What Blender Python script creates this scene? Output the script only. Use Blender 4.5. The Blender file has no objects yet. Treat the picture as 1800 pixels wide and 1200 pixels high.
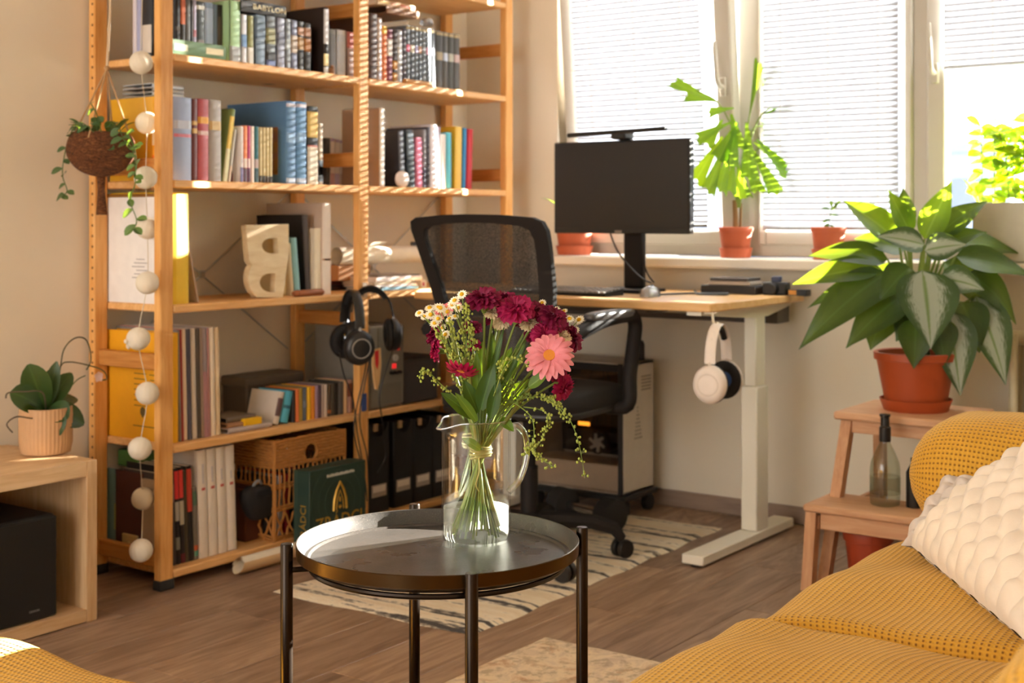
import bpy, math, random
from mathutils import Vector, Matrix, Euler
R = math.radians
rnd = random.Random(7)
sc = bpy.context.scene
C = sc.collection

# ------------------------------------------------------------------ camera
FPX, PCX, YH, CAMH = 2350.0, 900.0, 387.0, 1.076       # focal length, principal column, horizon row (1800x1200 frame), eye height
_d = math.hypot(1696, 2350)
FWX, FWY = 2350/_d, 1696/_d                            # view direction in the room's axes (X along the shelf wall, Y along the window wall)
RTX, RTY = 1696/_d, -2350/_d
cam = bpy.data.cameras.new('camera')
cam.sensor_width = 36.0
cam.lens = FPX/1800*36
cam.shift_y = -(600-YH)/1800
cam.clip_start = 0.05
cam.dof.use_dof = True
cam.dof.focus_distance = 2.2
cam.dof.aperture_fstop = 6.3
cam_o = bpy.data.objects.new('camera', cam)
C.objects.link(cam_o)
cam_o.location = (0, 0, CAMH)
cam_o.rotation_euler = (R(90), 0, -math.atan2(FWX, FWY))
sc.camera = cam_o

# ------------------------------------------------------------------ sky, sun, exposure
world = bpy.data.worlds.new('sky')
sc.world = world
world.use_nodes = True
wb = world.node_tree.nodes['Background']
wb.inputs[0].default_value = (1.0, 0.992, 0.965, 1)
wb.inputs[1].default_value = 3.6
sun = bpy.data.lights.new('sun', 'SUN')
sun.energy = 70.0
sun.angle = R(0.6)
sun.color = (1.0, 0.94, 0.84)
sun_o = bpy.data.objects.new('sun', sun)
C.objects.link(sun_o)
SUN_D = Vector((-1, 0.457, -0.30)).normalized()
sun_o.rotation_euler = SUN_D.to_track_quat('-Z', 'Y').to_euler()
sun_o.location = (8, -2, 5)
sc.view_settings.view_transform = 'Standard'
sc.view_settings.look = 'None'
sc.view_settings.gamma = 1.0
sc.view_settings.use_curve_mapping = False
sc.view_settings.exposure = 0.92

# ------------------------------------------------------------------ helpers
def ray(px, py):
    a = (px-PCX)/FPX; b = -(py-YH)/FPX
    return Vector((FWX+a*RTX, FWY+a*RTY, b))
def atX(px, py, X):
    r = ray(px, py); return Vector((0, 0, CAMH))+r*(X/r.x)
def atY(px, py, Y):
    r = ray(px, py); return Vector((0, 0, CAMH))+r*(Y/r.y)
def atZ(px, py, Z):
    r = ray(px, py); return Vector((0, 0, CAMH))+r*((Z-CAMH)/r.z)
def atD(px, py, D):
    return Vector((0, 0, CAMH))+ray(px, py)*D

def lin(c):
    if isinstance(c, str):
        c = c.lstrip('#'); c = [int(c[i:i+2], 16)/255 for i in (0, 2, 4)]
        return tuple((x/12.92 if x <= 0.04045 else ((x+0.055)/1.055)**2.4) for x in c)
    return tuple(c)

class MB:
    def __init__(s):
        s.v = []; s.f = []; s.mi = []; s.uv = []
    def add(s, vs, fs, m=0, uv=None):
        b = len(s.v)
        s.v += [Vector(v) for v in vs]
        s.f += [tuple(i+b for i in f) for f in fs]
        s.mi += [m]*len(fs)
        s.uv += (uv if uv else [(0, 0)]*len(vs))
        return b
    def xf(s, M, b=0):
        for i in range(b, len(s.v)): s.v[i] = M @ s.v[i]
        return s
    def box(s, x0, x1, y0, y1, z0, z1, c=0.0, m=0):
        if x1 < x0: x0, x1 = x1, x0
        if y1 < y0: y0, y1 = y1, y0
        if z1 < z0: z0, z1 = z1, z0
        if c <= 0:
            vs = [(x, y, z) for z in (z0, z1) for y in (y0, y1) for x in (x0, x1)]
            return s.add(vs, [(0, 2, 3, 1), (4, 5, 7, 6), (0, 1, 5, 4), (2, 6, 7, 3), (0, 4, 6, 2), (1, 3, 7, 5)], m)
        c = min(c, (x1-x0)*.49, (y1-y0)*.49, (z1-z0)*.49)
        X = (x0, x1); Y = (y0, y1); Z = (z0, z1); vs = []; idx = {}
        for i in (0, 1):
            for j in (0, 1):
                for k in (0, 1):
                    si, sj, sk = (1, -1)[i], (1, -1)[j], (1, -1)[k]
                    for a in range(3):
                        p = [X[i]+si*c*(a != 0), Y[j]+sj*c*(a != 1), Z[k]+sk*c*(a != 2)]
                        idx[i, j, k, a] = len(vs); vs.append(p)
        fs = []
        def o(q):
            p = [Vector(vs[t]) for t in q]
            n = (p[1]-p[0]).cross(p[2]-p[0])
            cc = sum(p, Vector())/len(p)-Vector(((x0+x1)/2, (y0+y1)/2, (z0+z1)/2))
            fs.append(tuple(q) if n.dot(cc) > 0 else tuple(reversed(q)))
        for i in (0, 1):
            o([idx[i, 0, 0, 0], idx[i, 1, 0, 0], idx[i, 1, 1, 0], idx[i, 0, 1, 0]])
            o([idx[0, i, 0, 1], idx[1, i, 0, 1], idx[1, i, 1, 1], idx[0, i, 1, 1]])
            o([idx[0, 0, i, 2], idx[1, 0, i, 2], idx[1, 1, i, 2], idx[0, 1, i, 2]])
        for i in (0, 1):
            for j in (0, 1):
                o([idx[i, j, 0, 0], idx[i, j, 1, 0], idx[i, j, 1, 1], idx[i, j, 0, 1]])
                o([idx[i, 0, j, 0], idx[i, 1, j, 0], idx[i, 1, j, 2], idx[i, 0, j, 2]])
                o([idx[0, i, j, 1], idx[1, i, j, 1], idx[1, i, j, 2], idx[0, i, j, 2]])
                for k in (0, 1): o([idx[i, j, k, 0], idx[i, j, k, 1], idx[i, j, k, 2]])
        return s.add(vs, fs, m)
    def grid(s, nu, nv, fn, cu=False, cv=False, m=0, uv=False):
        vs = []; fs = []; uvs = []
        NU = nu if cu else nu+1; NV = nv if cv else nv+1
        for j in range(NV):
            for i in range(NU):
                vs.append(fn(i/nu, j/nv)); uvs.append((i/nu, j/nv))
        for j in range(nv):
            for i in range(nu):
                a = j*NU+i; b = j*NU+(i+1) % NU; c = ((j+1) % NV)*NU+(i+1) % NU; d = ((j+1) % NV)*NU+i
                fs.append((a, b, c, d))
        return s.add(vs, fs, m, uvs if uv else None)
    def lathe(s, prof, n=24, c=(0, 0, 0), m=0, cap0=True, cap1=True):
        c = Vector(c); b = len(s.v)
        vs = [c+Vector((r*math.cos(2*math.pi*i/n), r*math.sin(2*math.pi*i/n), z)) for r, z in prof for i in range(n)]
        fs = [(j*n+i, j*n+(i+1) % n, (j+1)*n+(i+1) % n, (j+1)*n+i) for j in range(len(prof)-1) for i in range(n)]
        if cap0: fs.append(tuple(reversed(range(n))))
        if cap1: fs.append(tuple((len(prof)-1)*n+i for i in range(n)))
        return s.add(vs, fs, m)
    def tube(s, pts, r, n=8, cap=True, m=0, flat=None):
        pts = [Vector(p) for p in pts]; k = len(pts)
        rs = r if isinstance(r, (list, tuple)) else [r]*k
        up = None; vs = []
        for i, p in enumerate(pts):
            t = (pts[min(i+1, k-1)]-pts[max(i-1, 0)])
            t = t.normalized() if t.length > 1e-9 else Vector((0, 0, 1))
            if up is None:
                up = Vector((0, 0, 1)) if abs(t.z) < .9 else Vector((1, 0, 0))
            a = up-t*up.dot(t)
            if a.length < 1e-6: a = t.orthogonal()
            a.normalize(); bb = t.cross(a); up = a
            for q in range(n):
                th = 2*math.pi*q/n
                vs.append(p+(a*math.cos(th)*(flat or 1)+bb*math.sin(th))*rs[i])
        fs = [(j*n+i, j*n+(i+1) % n, (j+1)*n+(i+1) % n, (j+1)*n+i) for j in range(k-1) for i in range(n)]
        if cap:
            fs.append(tuple(reversed(range(n)))); fs.append(tuple((k-1)*n+i for i in range(n)))
        return s.add(vs, fs, m)
    def ball(s, c, r, n=12, k=8, sc=(1, 1, 1), m=0):
        c = Vector(c)
        vs = [c+Vector((0, 0, -r*sc[2]))]
        for j in range(1, k):
            ph = math.pi*j/k-math.pi/2
            for i in range(n):
                th = 2*math.pi*i/n
                vs.append(c+Vector((r*sc[0]*math.cos(ph)*math.cos(th), r*sc[1]*math.cos(ph)*math.sin(th), r*sc[2]*math.sin(ph))))
        vs.append(c+Vector((0, 0, r*sc[2])))
        fs = [(0, 1+(i+1) % n, 1+i) for i in range(n)]
        for j in range(k-2):
            fs += [(1+j*n+i, 1+j*n+(i+1) % n, 1+(j+1)*n+(i+1) % n, 1+(j+1)*n+i) for i in range(n)]
        t = len(vs)-1
        fs += [(1+(k-2)*n+i, 1+(k-2)*n+(i+1) % n, t) for i in range(n)]
        return s.add(vs, fs, m)
    def torus(s, c, Rr, r, n=24, k=8, M=None, m=0):
        b = len(s.v); c = Vector(c)
        def fn(u, v):
            a = 2*math.pi*u; q = 2*math.pi*v
            p = Vector(((Rr+r*math.cos(q))*math.cos(a), (Rr+r*math.cos(q))*math.sin(a), r*math.sin(q)))
            return c+(M @ p if M else p)
        return s.grid(n, k, fn, True, True, m)
    def prism(s, poly, h0, h1, M=None, m=0):
        n = len(poly)
        vs = [Vector((x, y, h0)) for x, y in poly]+[Vector((x, y, h1)) for x, y in poly]
        if M: vs = [M @ v for v in vs]
        fs = [tuple(reversed(range(n))), tuple(range(n, 2*n))]
        fs += [(i, (i+1) % n, n+(i+1) % n, n+i) for i in range(n)]
        return s.add(vs, fs, m)
    def mesh(s, name, mats, smooth=40, uv=False):
        me = bpy.data.meshes.new(name)
        me.from_pydata([tuple(v) for v in s.v], [], s.f)
        mats = mats if isinstance(mats, (list, tuple)) else [mats]
        for mm in mats: me.materials.append(M_(mm))
        if any(s.mi): me.polygons.foreach_set('material_index', s.mi)
        if uv:
            l = me.uv_layers.new(name='uv')
            for lp in me.loops: l.data[lp.index].uv = s.uv[lp.vertex_index]
        if smooth:
            me.shade_smooth()
            if smooth < 180: me.set_sharp_from_angle(angle=R(smooth))
        me.update()
        return me
    def build(s, name, mats, parent=None, world=False, smooth=40, uv=False, org=None):
        if parent is not None and world:
            inv = WM[parent.name].inverted(); s.v = [inv @ v for v in s.v]
        if parent is None and org is not None:
            o_ = Vector(org); s.v = [v-o_ for v in s.v]
        ob = bpy.data.objects.new(name, s.mesh(name, mats, smooth, uv))
        C.objects.link(ob)
        if parent is not None:
            ob.parent = parent; WM[ob.name] = WM[parent.name].copy()
        else:
            if org is not None: ob.location = org
            WM[ob.name] = Matrix.Translation(ob.location)
        return ob
WM = {}
def thing(name, label, cat, loc=(0, 0, 0), rot=(0, 0, 0), group=None):
    o = bpy.data.objects.new(name, None); C.objects.link(o)
    o.empty_display_size = 0.05
    o.location = loc; o.rotation_euler = rot
    WM[o.name] = Matrix.LocRotScale(Vector(loc), Euler(rot), None)
    return tag(o, label, cat, group)
def tag(o, label=None, cat=None, group=None):
    if label: o['label'] = label
    if cat: o['category'] = cat
    if group: o['group'] = group
    return o
def struct(o):
    o['kind'] = 'structure'; return o
def inst(name, mesh, parent, loc=(0, 0, 0), rot=(0, 0, 0), scale=(1, 1, 1)):
    o = bpy.data.objects.new(name, mesh); C.objects.link(o)
    o.parent = parent; o.location = loc; o.rotation_euler = rot; o.scale = scale
    WM[o.name] = (WM[parent.name] if parent else Matrix()) @ Matrix.LocRotScale(Vector(loc), Euler(rot), Vector(scale))
    return o
def bez(p0, p1, p2, n=8, p3=None):
    out = []
    p0, p1, p2 = Vector(p0), Vector(p1), Vector(p2)
    for i in range(n+1):
        t = i/n
        if p3 is None: out.append(p0*(1-t)**2+p1*2*t*(1-t)+p2*t*t)
        else:
            out.append(p0*(1-t)**3+p1*3*t*(1-t)**2+p2*3*t*t*(1-t)+Vector(p3)*t**3)
    return out
def smoothpath(pts, n=6):
    pts = [Vector(p) for p in pts]; out = []
    for i in range(len(pts)-1):
        a = pts[max(i-1, 0)]; b = pts[i]; c = pts[i+1]; d = pts[min(i+2, len(pts)-1)]
        for k in range(n):
            t = k/n
            out.append(0.5*((2*b)+(c-a)*t+(2*a-5*b+4*c-d)*t*t+(3*b-a-3*c+d)*t**3))
    out.append(pts[-1]); return out
def text_mesh(txt, size, ext=0.0004, spacing=1.0):
    cu = bpy.data.curves.new('lettering', 'FONT'); cu.body = txt; cu.size = size; cu.extrude = ext
    cu.align_x = 'CENTER'; cu.align_y = 'CENTER'; cu.space_character = spacing; cu.resolution_u = 3
    ob = bpy.data.objects.new('lettering', cu)
    me = bpy.data.meshes.new_from_object(ob)
    bpy.data.objects.remove(ob); bpy.data.curves.remove(cu)
    return me

# ------------------------------------------------------------------ materials
MATS = {}
def M_(m):
    return MATS[m] if isinstance(m, str) and m in MATS else (plain(m) if isinstance(m, str) else m)
def newmat(name):
    m = bpy.data.materials.new(name); m.use_nodes = True
    nt = m.node_tree; b = nt.nodes['Principled BSDF']
    MATS[name] = m
    return m, nt, b
def mixc(nt, fac, a, b, ty='MIX'):
    n = nt.nodes.new('ShaderNodeMix'); n.data_type = 'RGBA'; n.blend_type = ty
    for sck, val in ((0, fac), (6, a), (7, b)):
        if hasattr(val, 'is_linked') or hasattr(val, 'links'): nt.links.new(val, n.inputs[sck])
        elif isinstance(val, (int, float)): n.inputs[sck].default_value = val
        else: n.inputs[sck].default_value = (*val, 1)
    return n.outputs[2]
def coords(nt, scale=(1, 1, 1), kind='Object', rot=(0, 0, 0)):
    t = nt.nodes.new('ShaderNodeTexCoord'); mp = nt.nodes.new('ShaderNodeMapping')
    mp.inputs['Scale'].default_value = scale; mp.inputs['Rotation'].default_value = rot
    nt.links.new(t.outputs[kind], mp.inputs[0]); return mp.outputs[0]
def noise(nt, vec, scale, det=4, rough=.55, dist=0):
    n = nt.nodes.new('ShaderNodeTexNoise'); n.inputs['Scale'].default_value = scale
    n.inputs['Detail'].default_value = det; n.inputs['Roughness'].default_value = rough
    n.inputs['Distortion'].default_value = dist
    nt.links.new(vec, n.inputs['Vector']); return n.outputs[0]
def ramp(nt, fac, stops):
    r = nt.nodes.new('ShaderNodeValToRGB'); e = r.color_ramp.elements
    while len(e) < len(stops): e.new(.5)
    for q, (p, c) in zip(e, stops):
        q.position = p; q.color = (*lin(c), 1) if not isinstance(c, (int, float)) else (c, c, c, 1)
    nt.links.new(fac, r.inputs[0]); return r.outputs[0]
def bump(nt, b, h, st=.3, dist=.002):
    n = nt.nodes.new('ShaderNodeBump'); n.inputs['Strength'].default_value = st; n.inputs['Distance'].default_value = dist
    nt.links.new(h, n.inputs['Height']); nt.links.new(n.outputs[0], b.inputs['Normal'])
def plain(name, col=None, rough=.55, metal=0., spec=.5, var=.08, nscale=30, bmp=0., coat=0., trans=0.):
    """a material of one colour with a faint mottling; name may be a hex colour"""
    key = name
    if key in MATS: return MATS[key]
    m, nt, b = newmat(key)
    c = lin(col if col is not None else name)
    v = coords(nt)
    n = noise(nt, v, nscale, 3)
    out = mixc(nt, n, tuple(x*(1-var) for x in c), tuple(min(1, x*(1+var)) for x in c))
    nt.links.new(out, b.inputs['Base Color'])
    b.inputs['Roughness'].default_value = rough; b.inputs['Metallic'].default_value = metal
    b.inputs['Specular IOR Level'].default_value = spec
    if coat: b.inputs['Coat Weight'].default_value = coat
    if bmp: bump(nt, b, noise(nt, v, nscale*6, 3), bmp, .001)
    if trans:
        tr = nt.nodes.new('ShaderNodeBsdfTranslucent'); nt.links.new(out, tr.inputs[0])
        mx = nt.nodes.new('ShaderNodeMixShader'); mx.inputs[0].default_value = trans
        nt.links.new(b.outputs[0], mx.inputs[1]); nt.links.new(tr.outputs[0], mx.inputs[2])
        nt.links.new(mx.outputs[0], nt.nodes['Material Output'].inputs[0])
    return m
def wood(name, c0, c1, scale=(3, 40, 40), rough=.5, knots=0., rand=0., dist=.6, axisscale=3.0, coat=0.):
    m, nt, b = newmat(name)
    v = coords(nt, scale)
    if rand:
        oi = nt.nodes.new('ShaderNodeObjectInfo'); ad = nt.nodes.new('ShaderNodeVectorMath'); ad.operation = 'ADD'
        sc_ = nt.nodes.new('ShaderNodeMath'); sc_.operation = 'MULTIPLY'; sc_.inputs[1].default_value = 37.0
        nt.links.new(oi.outputs['Random'], sc_.inputs[0]); nt.links.new(v, ad.inputs[0]); nt.links.new(sc_.outputs[0], ad.inputs[1])
        v = ad.outputs[0]
    n = noise(nt, v, axisscale, 6, .6, dist)
    out = ramp(nt, n, [(.3, c0), (.68, c1)])
    if knots:
        vo = nt.nodes.new('ShaderNodeTexVoronoi'); vo.inputs['Scale'].default_value = knots
        nt.links.new(coords(nt, (1, 1, .55)), vo.inputs['Vector'])
        k = ramp(nt, vo.outputs['Distance'], [(.03, 1.), (.075, 0.)])
        out = mixc(nt, k, out, lin('#7a4520'))
    if rand:
        out = mixc(nt, rand, out, ramp(nt, oi.outputs['Random'], [(0, '#5f5148'), (1, '#c8b8a4')]), 'SOFT_LIGHT')
    nt.links.new(out, b.inputs['Base Color']); b.inputs['Roughness'].default_value = rough
    if coat: b.inputs['Coat Weight'].default_value = coat; b.inputs['Coat Roughness'].default_value = .25
    bump(nt, b, n, .12, .001)
    return m
def thin_glass(name, tint=(1, 1, 1), base=.05, edge=.75, rough=.02, milky=0.):
    m, nt, b = newmat(name); nt.nodes.remove(b)
    tr = nt.nodes.new('ShaderNodeBsdfTransparent'); tr.inputs[0].default_value = (*tint, 1)
    gl = nt.nodes.new('ShaderNodeBsdfGlossy'); gl.inputs['Roughness'].default_value = rough
    lw = nt.nodes.new('ShaderNodeLayerWeight'); lw.inputs[0].default_value = .35
    rp = ramp(nt, lw.outputs['Facing'], [(.0, base), (.6, base*1.5), (.86, edge*.45), (1., edge)])
    mx = nt.nodes.new('ShaderNodeMixShader'); nt.links.new(rp, mx.inputs[0])
    nt.links.new(tr.outputs[0], mx.inputs[1]); nt.links.new(gl.outputs[0], mx.inputs[2])
    o = mx.outputs[0]
    if milky:
        t2 = nt.nodes.new('ShaderNodeBsdfTranslucent'); t2.inputs[0].default_value = (1, .99, .94, 1)
        m2 = nt.nodes.new('ShaderNodeMixShader'); m2.inputs[0].default_value = milky
        nt.links.new(o, m2.inputs[1]); nt.links.new(t2.outputs[0], m2.inputs[2]); o = m2.outputs[0]
    nt.links.new(o, nt.nodes['Material Output'].inputs[0])
    return m
def leafmat(name, c_edge, c_mid=None, var=None, trans=.35, rough=.35, pat=0.0):
    """u across the blade, v along it; c_mid on the midrib, var = patch colour"""
    m, nt, b = newmat(name)
    t = nt.nodes.new('ShaderNodeTexCoord'); sp = nt.nodes.new('ShaderNodeSeparateXYZ'); nt.links.new(t.outputs['UV'], sp.inputs[0])
    a = nt.nodes.new('ShaderNodeMath'); a.operation = 'SUBTRACT'; a.inputs[1].default_value = .5; nt.links.new(sp.outputs[0], a.inputs[0])
    ab = nt.nodes.new('ShaderNodeMath'); ab.operation = 'ABSOLUTE'; nt.links.new(a.outputs[0], ab.inputs[0])
    ng = noise(nt, coords(nt), 26, 4, .6)
    base = mixc(nt, ng, tuple(x*.75 for x in lin(c_edge)), tuple(min(1, x*1.25) for x in lin(c_edge)))
    out = base
    if var:
        nz = nt.nodes.new('ShaderNodeMath'); nz.operation = 'MULTIPLY_ADD'
        nz.inputs[1].default_value = .5; nt.links.new(noise(nt, coords(nt, (14, 3, 1), 'UV'), 3.5, 3, .6), nz.inputs[0]); nt.links.new(ab.outputs[0], nz.inputs[2])
        k = ramp(nt, nz.outputs[0], [(.46, 1.), (.58, 0.)])
        mm = nt.nodes.new('ShaderNodeMath'); mm.operation = 'MULTIPLY'; mm.inputs[1].default_value = pat; nt.links.new(k, mm.inputs[0])
        out = mixc(nt, mm.outputs[0], out, lin(var))
    if c_mid:
        k2 = ramp(nt, ab.outputs[0], [(.01, 1.), (.05, 0.)])
        out = mixc(nt, k2, out, lin(c_mid))
    nt.links.new(out, b.inputs['Base Color']); b.inputs['Roughness'].default_value = rough
    tr = nt.nodes.new('ShaderNodeBsdfTranslucent')
    nt.links.new(mixc(nt, .5, out, lin('#b8d020'), 'MIX'), tr.inputs[0])
    mx = nt.nodes.new('ShaderNodeMixShader'); mx.inputs[0].default_value = trans
    nt.links.new(b.outputs[0], mx.inputs[1]); nt.links.new(tr.outputs[0], mx.inputs[2])
    nt.links.new(mx.outputs[0], nt.nodes['Material Output'].inputs[0])
    bump(nt, b, noise(nt, coords(nt, (6, 1, 1), 'UV'), 14, 2), .15, .002)
    return m

plain('wall_paint', '#ece0cb', .85, var=.03, nscale=6, bmp=.05)
plain('ceiling_paint', '#f1e6d8', .9, var=.02, nscale=6)
plain('pvc_backlit_grey', '#c2bbac', .35, var=.02)  # white PVC greyed in its base colour to stand in for backlit shade
plain('sill_white', '#f3e8d8', .4, var=.02)
wood('laminate', '#846b58', '#b89f8a', (1.0, 9, 9), .42, rand=.55, axisscale=3.2, dist=1.2)
wood('skirting', '#8a7262', '#a68f7c', (9, 1.2, 9), .5)
wood('pine', '#dc9648', '#f0b870', (26, 26, 2.2), .5, knots=3.4)
wood('pine_shelf', '#dea058', '#f4c284', (2.2, 26, 26), .5, knots=2.6)
wood('pine_rung', '#b8722c', '#d0904a', (26, 2.2, 26), .5)
wood('desk_top', '#dca866', '#ecc084', (14, 1.6, 14), .38)
wood('oak', '#c49a6c', '#dab88c', (1.6, 22, 22), .5)
wood('oak_side', '#c49a6c', '#dab88c', (22, 22, 1.6), .5)
wood('birch', '#c9936a', '#dcb088', (20, 2.2, 20), .55)
wood('birch_leg', '#c08a60', '#d8a87e', (22, 22, 2), .55)
wood('plywood', '#dcc092', '#ecd8b2', (3, 14, 14), .6)
wood('thin_wood', '#d9a868', '#ecc48c', (22, 22, 2.5), .5)
plain('desk_steel', '#efe9d8', .4, var=.02)
plain('black_plastic', '#1b1a1a', .42)
plain('dark_plastic', '#1d1918', .68, spec=.3)
plain('black_fabric', '#191717', .85, bmp=.3)
plain('screen_black', '#2a2725', .42, spec=.35, var=.03)
plain('rubber', '#232120', .8)
plain('chrome', '#c9c9cc', .2, 1.0)
plain('grey_metal', '#8b8e90', .4, .8)
plain('brace_steel', '#c2c4c0', .4, .6)
plain('terracotta', '#c2603c', .6, var=.1, nscale=14)
plain('terracotta_deep', '#a8481f', .45, var=.1, nscale=14)
plain('soil', '#2a1c12', .95, bmp=.5)
plain('kraft', '#d8b284', .8)
plain('paper', '#f0e4cf', .8)
plain('paper_white', '#f6f1ea', .75)
plain('twine', '#b08a60', .9, bmp=.3)
m, nt, bs = newmat('coir')
fb_ = noise(nt, coords(nt, (60, 60, 190)), 1.0, 5, .7, 1.5)
nt.links.new(ramp(nt, fb_, [(.32, '#33190a'), (.52, '#7c4620'), (.72, '#b47a42')]), bs.inputs['Base Color'])
bs.inputs['Roughness'].default_value = .95; bump(nt, bs, fb_, 1.0, .012)
plain('ball_cotton', '#f3e9d6', .9, bmp=.3, trans=.25)
plain('stem_green', '#7f9440', .5, trans=.15)
plain('stem_olive', '#8a8a3e', .5, trans=.15)
plain('stem_dark', '#4c6428', .5)
plain('bark', '#8a6a42', .9, bmp=.5)
thin_glass('pane', (.99, 1, 1), .04, .5, .01)
thin_glass('jug_glass', (.985, .99, .985), .06, .9, .03)
thin_glass('bottle_glass', (.78, .82, .76), .08, .85, .05)
thin_glass('water', (.97, .98, .94), .05, .4, .03, .22)

# ================================================================== the room
WX, LY, CEIL = 4.44, 3.44, 2.62          # window wall, shelf wall, ceiling
b = MB(); b.box(-3.4, WX, -1.2, LY, -.05, -.004)
floor = struct(b.build('floor', 'laminate'))
plank = MB(); plank.box(0, 1.285, 0, .192, -.004, 0, .0012)
plank_me = plank.mesh('plank', 'laminate', 0)
row = 0; y = .30
while y < LY-.01:
    x = .35+[0, .46, .9, .22, .7][row % 5]-1.285
    while x < WX:
        x0, x1 = max(x, .35), min(x+1.283, WX); w = min(.190, LY-y)
        if x1-x0 > .02:
            inst('plank', plank_me, floor, (x0, y, 0), (0, 0, 0), ((x1-x0)/1.285, w/.192, 1))
        x += 1.285
    y += .192; row += 1
b = MB(); b.box(-3.4, WX+.3, LY, LY+.12, -.05, CEIL); struct(b.build('wall_left', 'wall_paint'))
b = MB(); b.box(-3.4, WX+.3, -1.2, LY+.12, CEIL, CEIL+.1); struct(b.build('ceiling', 'ceiling_paint'))
b = MB(); b.box(-3.4, WX+.3, -1.32, -1.2, -.05, CEIL); struct(b.build('wall_right', 'wall_paint'))
b = MB(); b.box(-3.52, -3.4, -1.32, 0.2, -.05, CEIL); struct(b.build('wall_back', 'wall_paint'))  # partial wall out of view, shaped to steer the sky fill
OY0, OY1, OZ0, OZ1 = .0, 2.98, .901, 2.36      # window opening
b = MB()
b.box(WX, WX+.3, OY1, LY, -.05, CEIL); b.box(WX, WX+.3, -1.2, OY0, -.05, CEIL)
b.box(WX, WX+.3, OY0, OY1, -.05, OZ0); b.box(WX, WX+.3, OY0, OY1, OZ1, CEIL)
struct(b.build('wall_window', 'wall_paint'))
b = MB(); b.box(WX-.014, WX, -1.2, LY-.014, 0, .062, .003); struct(b.build('baseboard_window', 'skirting'))
b = MB(); b.box(-3.4, WX, LY-.014, LY, 0, .062, .003); struct(b.build('baseboard_left', 'skirting'))
b = MB(); b.box(4.33, 4.535, OY0+.003, OY1-.003, .902, .94, .006)
struct(b.build('trim_1', 'sill_white'))['label'] = 'deep white window sill'

# ------------------------------------------------------------------ windows
FX0, FX1 = 4.50, 4.585
FZ0, FZ1 = .942, 2.352
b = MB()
for (y0, y1) in ((2.93, 2.978), (2.12, 2.215), (1.50, 1.565), (.45, .74), (.002, .06)):  # the wide unseen pier is added to keep sun off the ottoman
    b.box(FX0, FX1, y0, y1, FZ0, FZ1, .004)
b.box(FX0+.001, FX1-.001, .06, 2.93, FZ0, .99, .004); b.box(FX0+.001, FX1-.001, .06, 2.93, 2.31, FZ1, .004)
struct(b.build('trim_2', 'pvc_backlit_grey'))['label'] = 'fixed white window frame with mullions'
def window(n, y0, y1, tilt, st, handle_side=None, cover=None, lab=None, gap=(0, 0)):
    """sash from y0 to y1, hinged at its bottom edge; st = stile width"""
    z0, z1 = .985, 2.318
    org = (4.515, (y0+y1)/2, z0); h = z1-z0; w = (y1-y0)/2
    root = bpy.data.objects.new('window_%d' % n, None); C.objects.link(root)
    root.location = org; root.rotation_euler = (0, -tilt, 0); root['kind'] = 'structure'; root.empty_display_size = .05
    WM[root.name] = Matrix.LocRotScale(Vector(org), Euler((0, -tilt, 0)), None)
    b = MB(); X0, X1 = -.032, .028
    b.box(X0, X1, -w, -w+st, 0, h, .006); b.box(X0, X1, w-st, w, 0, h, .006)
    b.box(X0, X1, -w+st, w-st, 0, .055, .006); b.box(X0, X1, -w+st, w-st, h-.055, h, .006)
    sash = b.build('sash', 'pvc_backlit_grey', root)
    b = MB(); b.box(0, .006, -w+st-.005, w-st+.005, .05, h-.05); b.build('pane', 'pane', root)
    if handle_side is not None:
        hy = (-w+st*.5) if handle_side < 0 else (w-st*.5)
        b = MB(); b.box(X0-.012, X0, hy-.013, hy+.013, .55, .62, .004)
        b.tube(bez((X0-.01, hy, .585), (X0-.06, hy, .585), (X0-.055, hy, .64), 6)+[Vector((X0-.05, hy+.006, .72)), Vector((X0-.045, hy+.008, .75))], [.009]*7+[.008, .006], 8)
        b.build('handle', 'pvc_backlit_grey', sash)
    if cover is not None:
        bl = thing('venetian_blind', lab, 'blind', org, (0, -tilt, 0), 'white slatted window blinds')
        by0, by1 = -w+st+gap[0]-.004, w-st-gap[1]+.004
        s = MB()
        n_ = 4; wd = .0235
        def prof(u):
            a = (u-.5)*wd
            return Vector((a*math.cos(R(68))+.0022*math.cos(math.pi*(u-.5))*-1*math.sin(R(68)), 0, a*math.sin(R(68))+.0022*math.cos(math.pi*(u-.5))*math.cos(R(68))))
        s.grid(n_, 1, lambda u, v: prof(u)+Vector((0, by0+(by1-by0)*v, 0)))
        me = s.mesh('slat', 'blind_slat', 180)
        z = h-.09
        zb = cover
        while z > zb+.012:
            inst('slat', me, bl, (-.046, 0, z)); z -= .0205
        b = MB(); b.box(-.056, -.038, by0, by1, zb-.006, zb+.008, .003); b.build('bottom_rail', 'blind_rail', bl)
        b = MB(); b.box(-.058, -.034, by0-.004, by1+.004, h-.085, h-.058, .003); b.build('head_rail', 'blind_rail', bl)
        for q in (.14, .5, .86) if zb < .3 else (.3, .75):
            yy = by0+(by1-by0)*q
            b = MB(); b.tube([(-.058, yy, zb), (-.058, yy, h-.07)], .0011, 5); b.build('cord', 'pvc_backlit_grey', bl)
    return root
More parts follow.
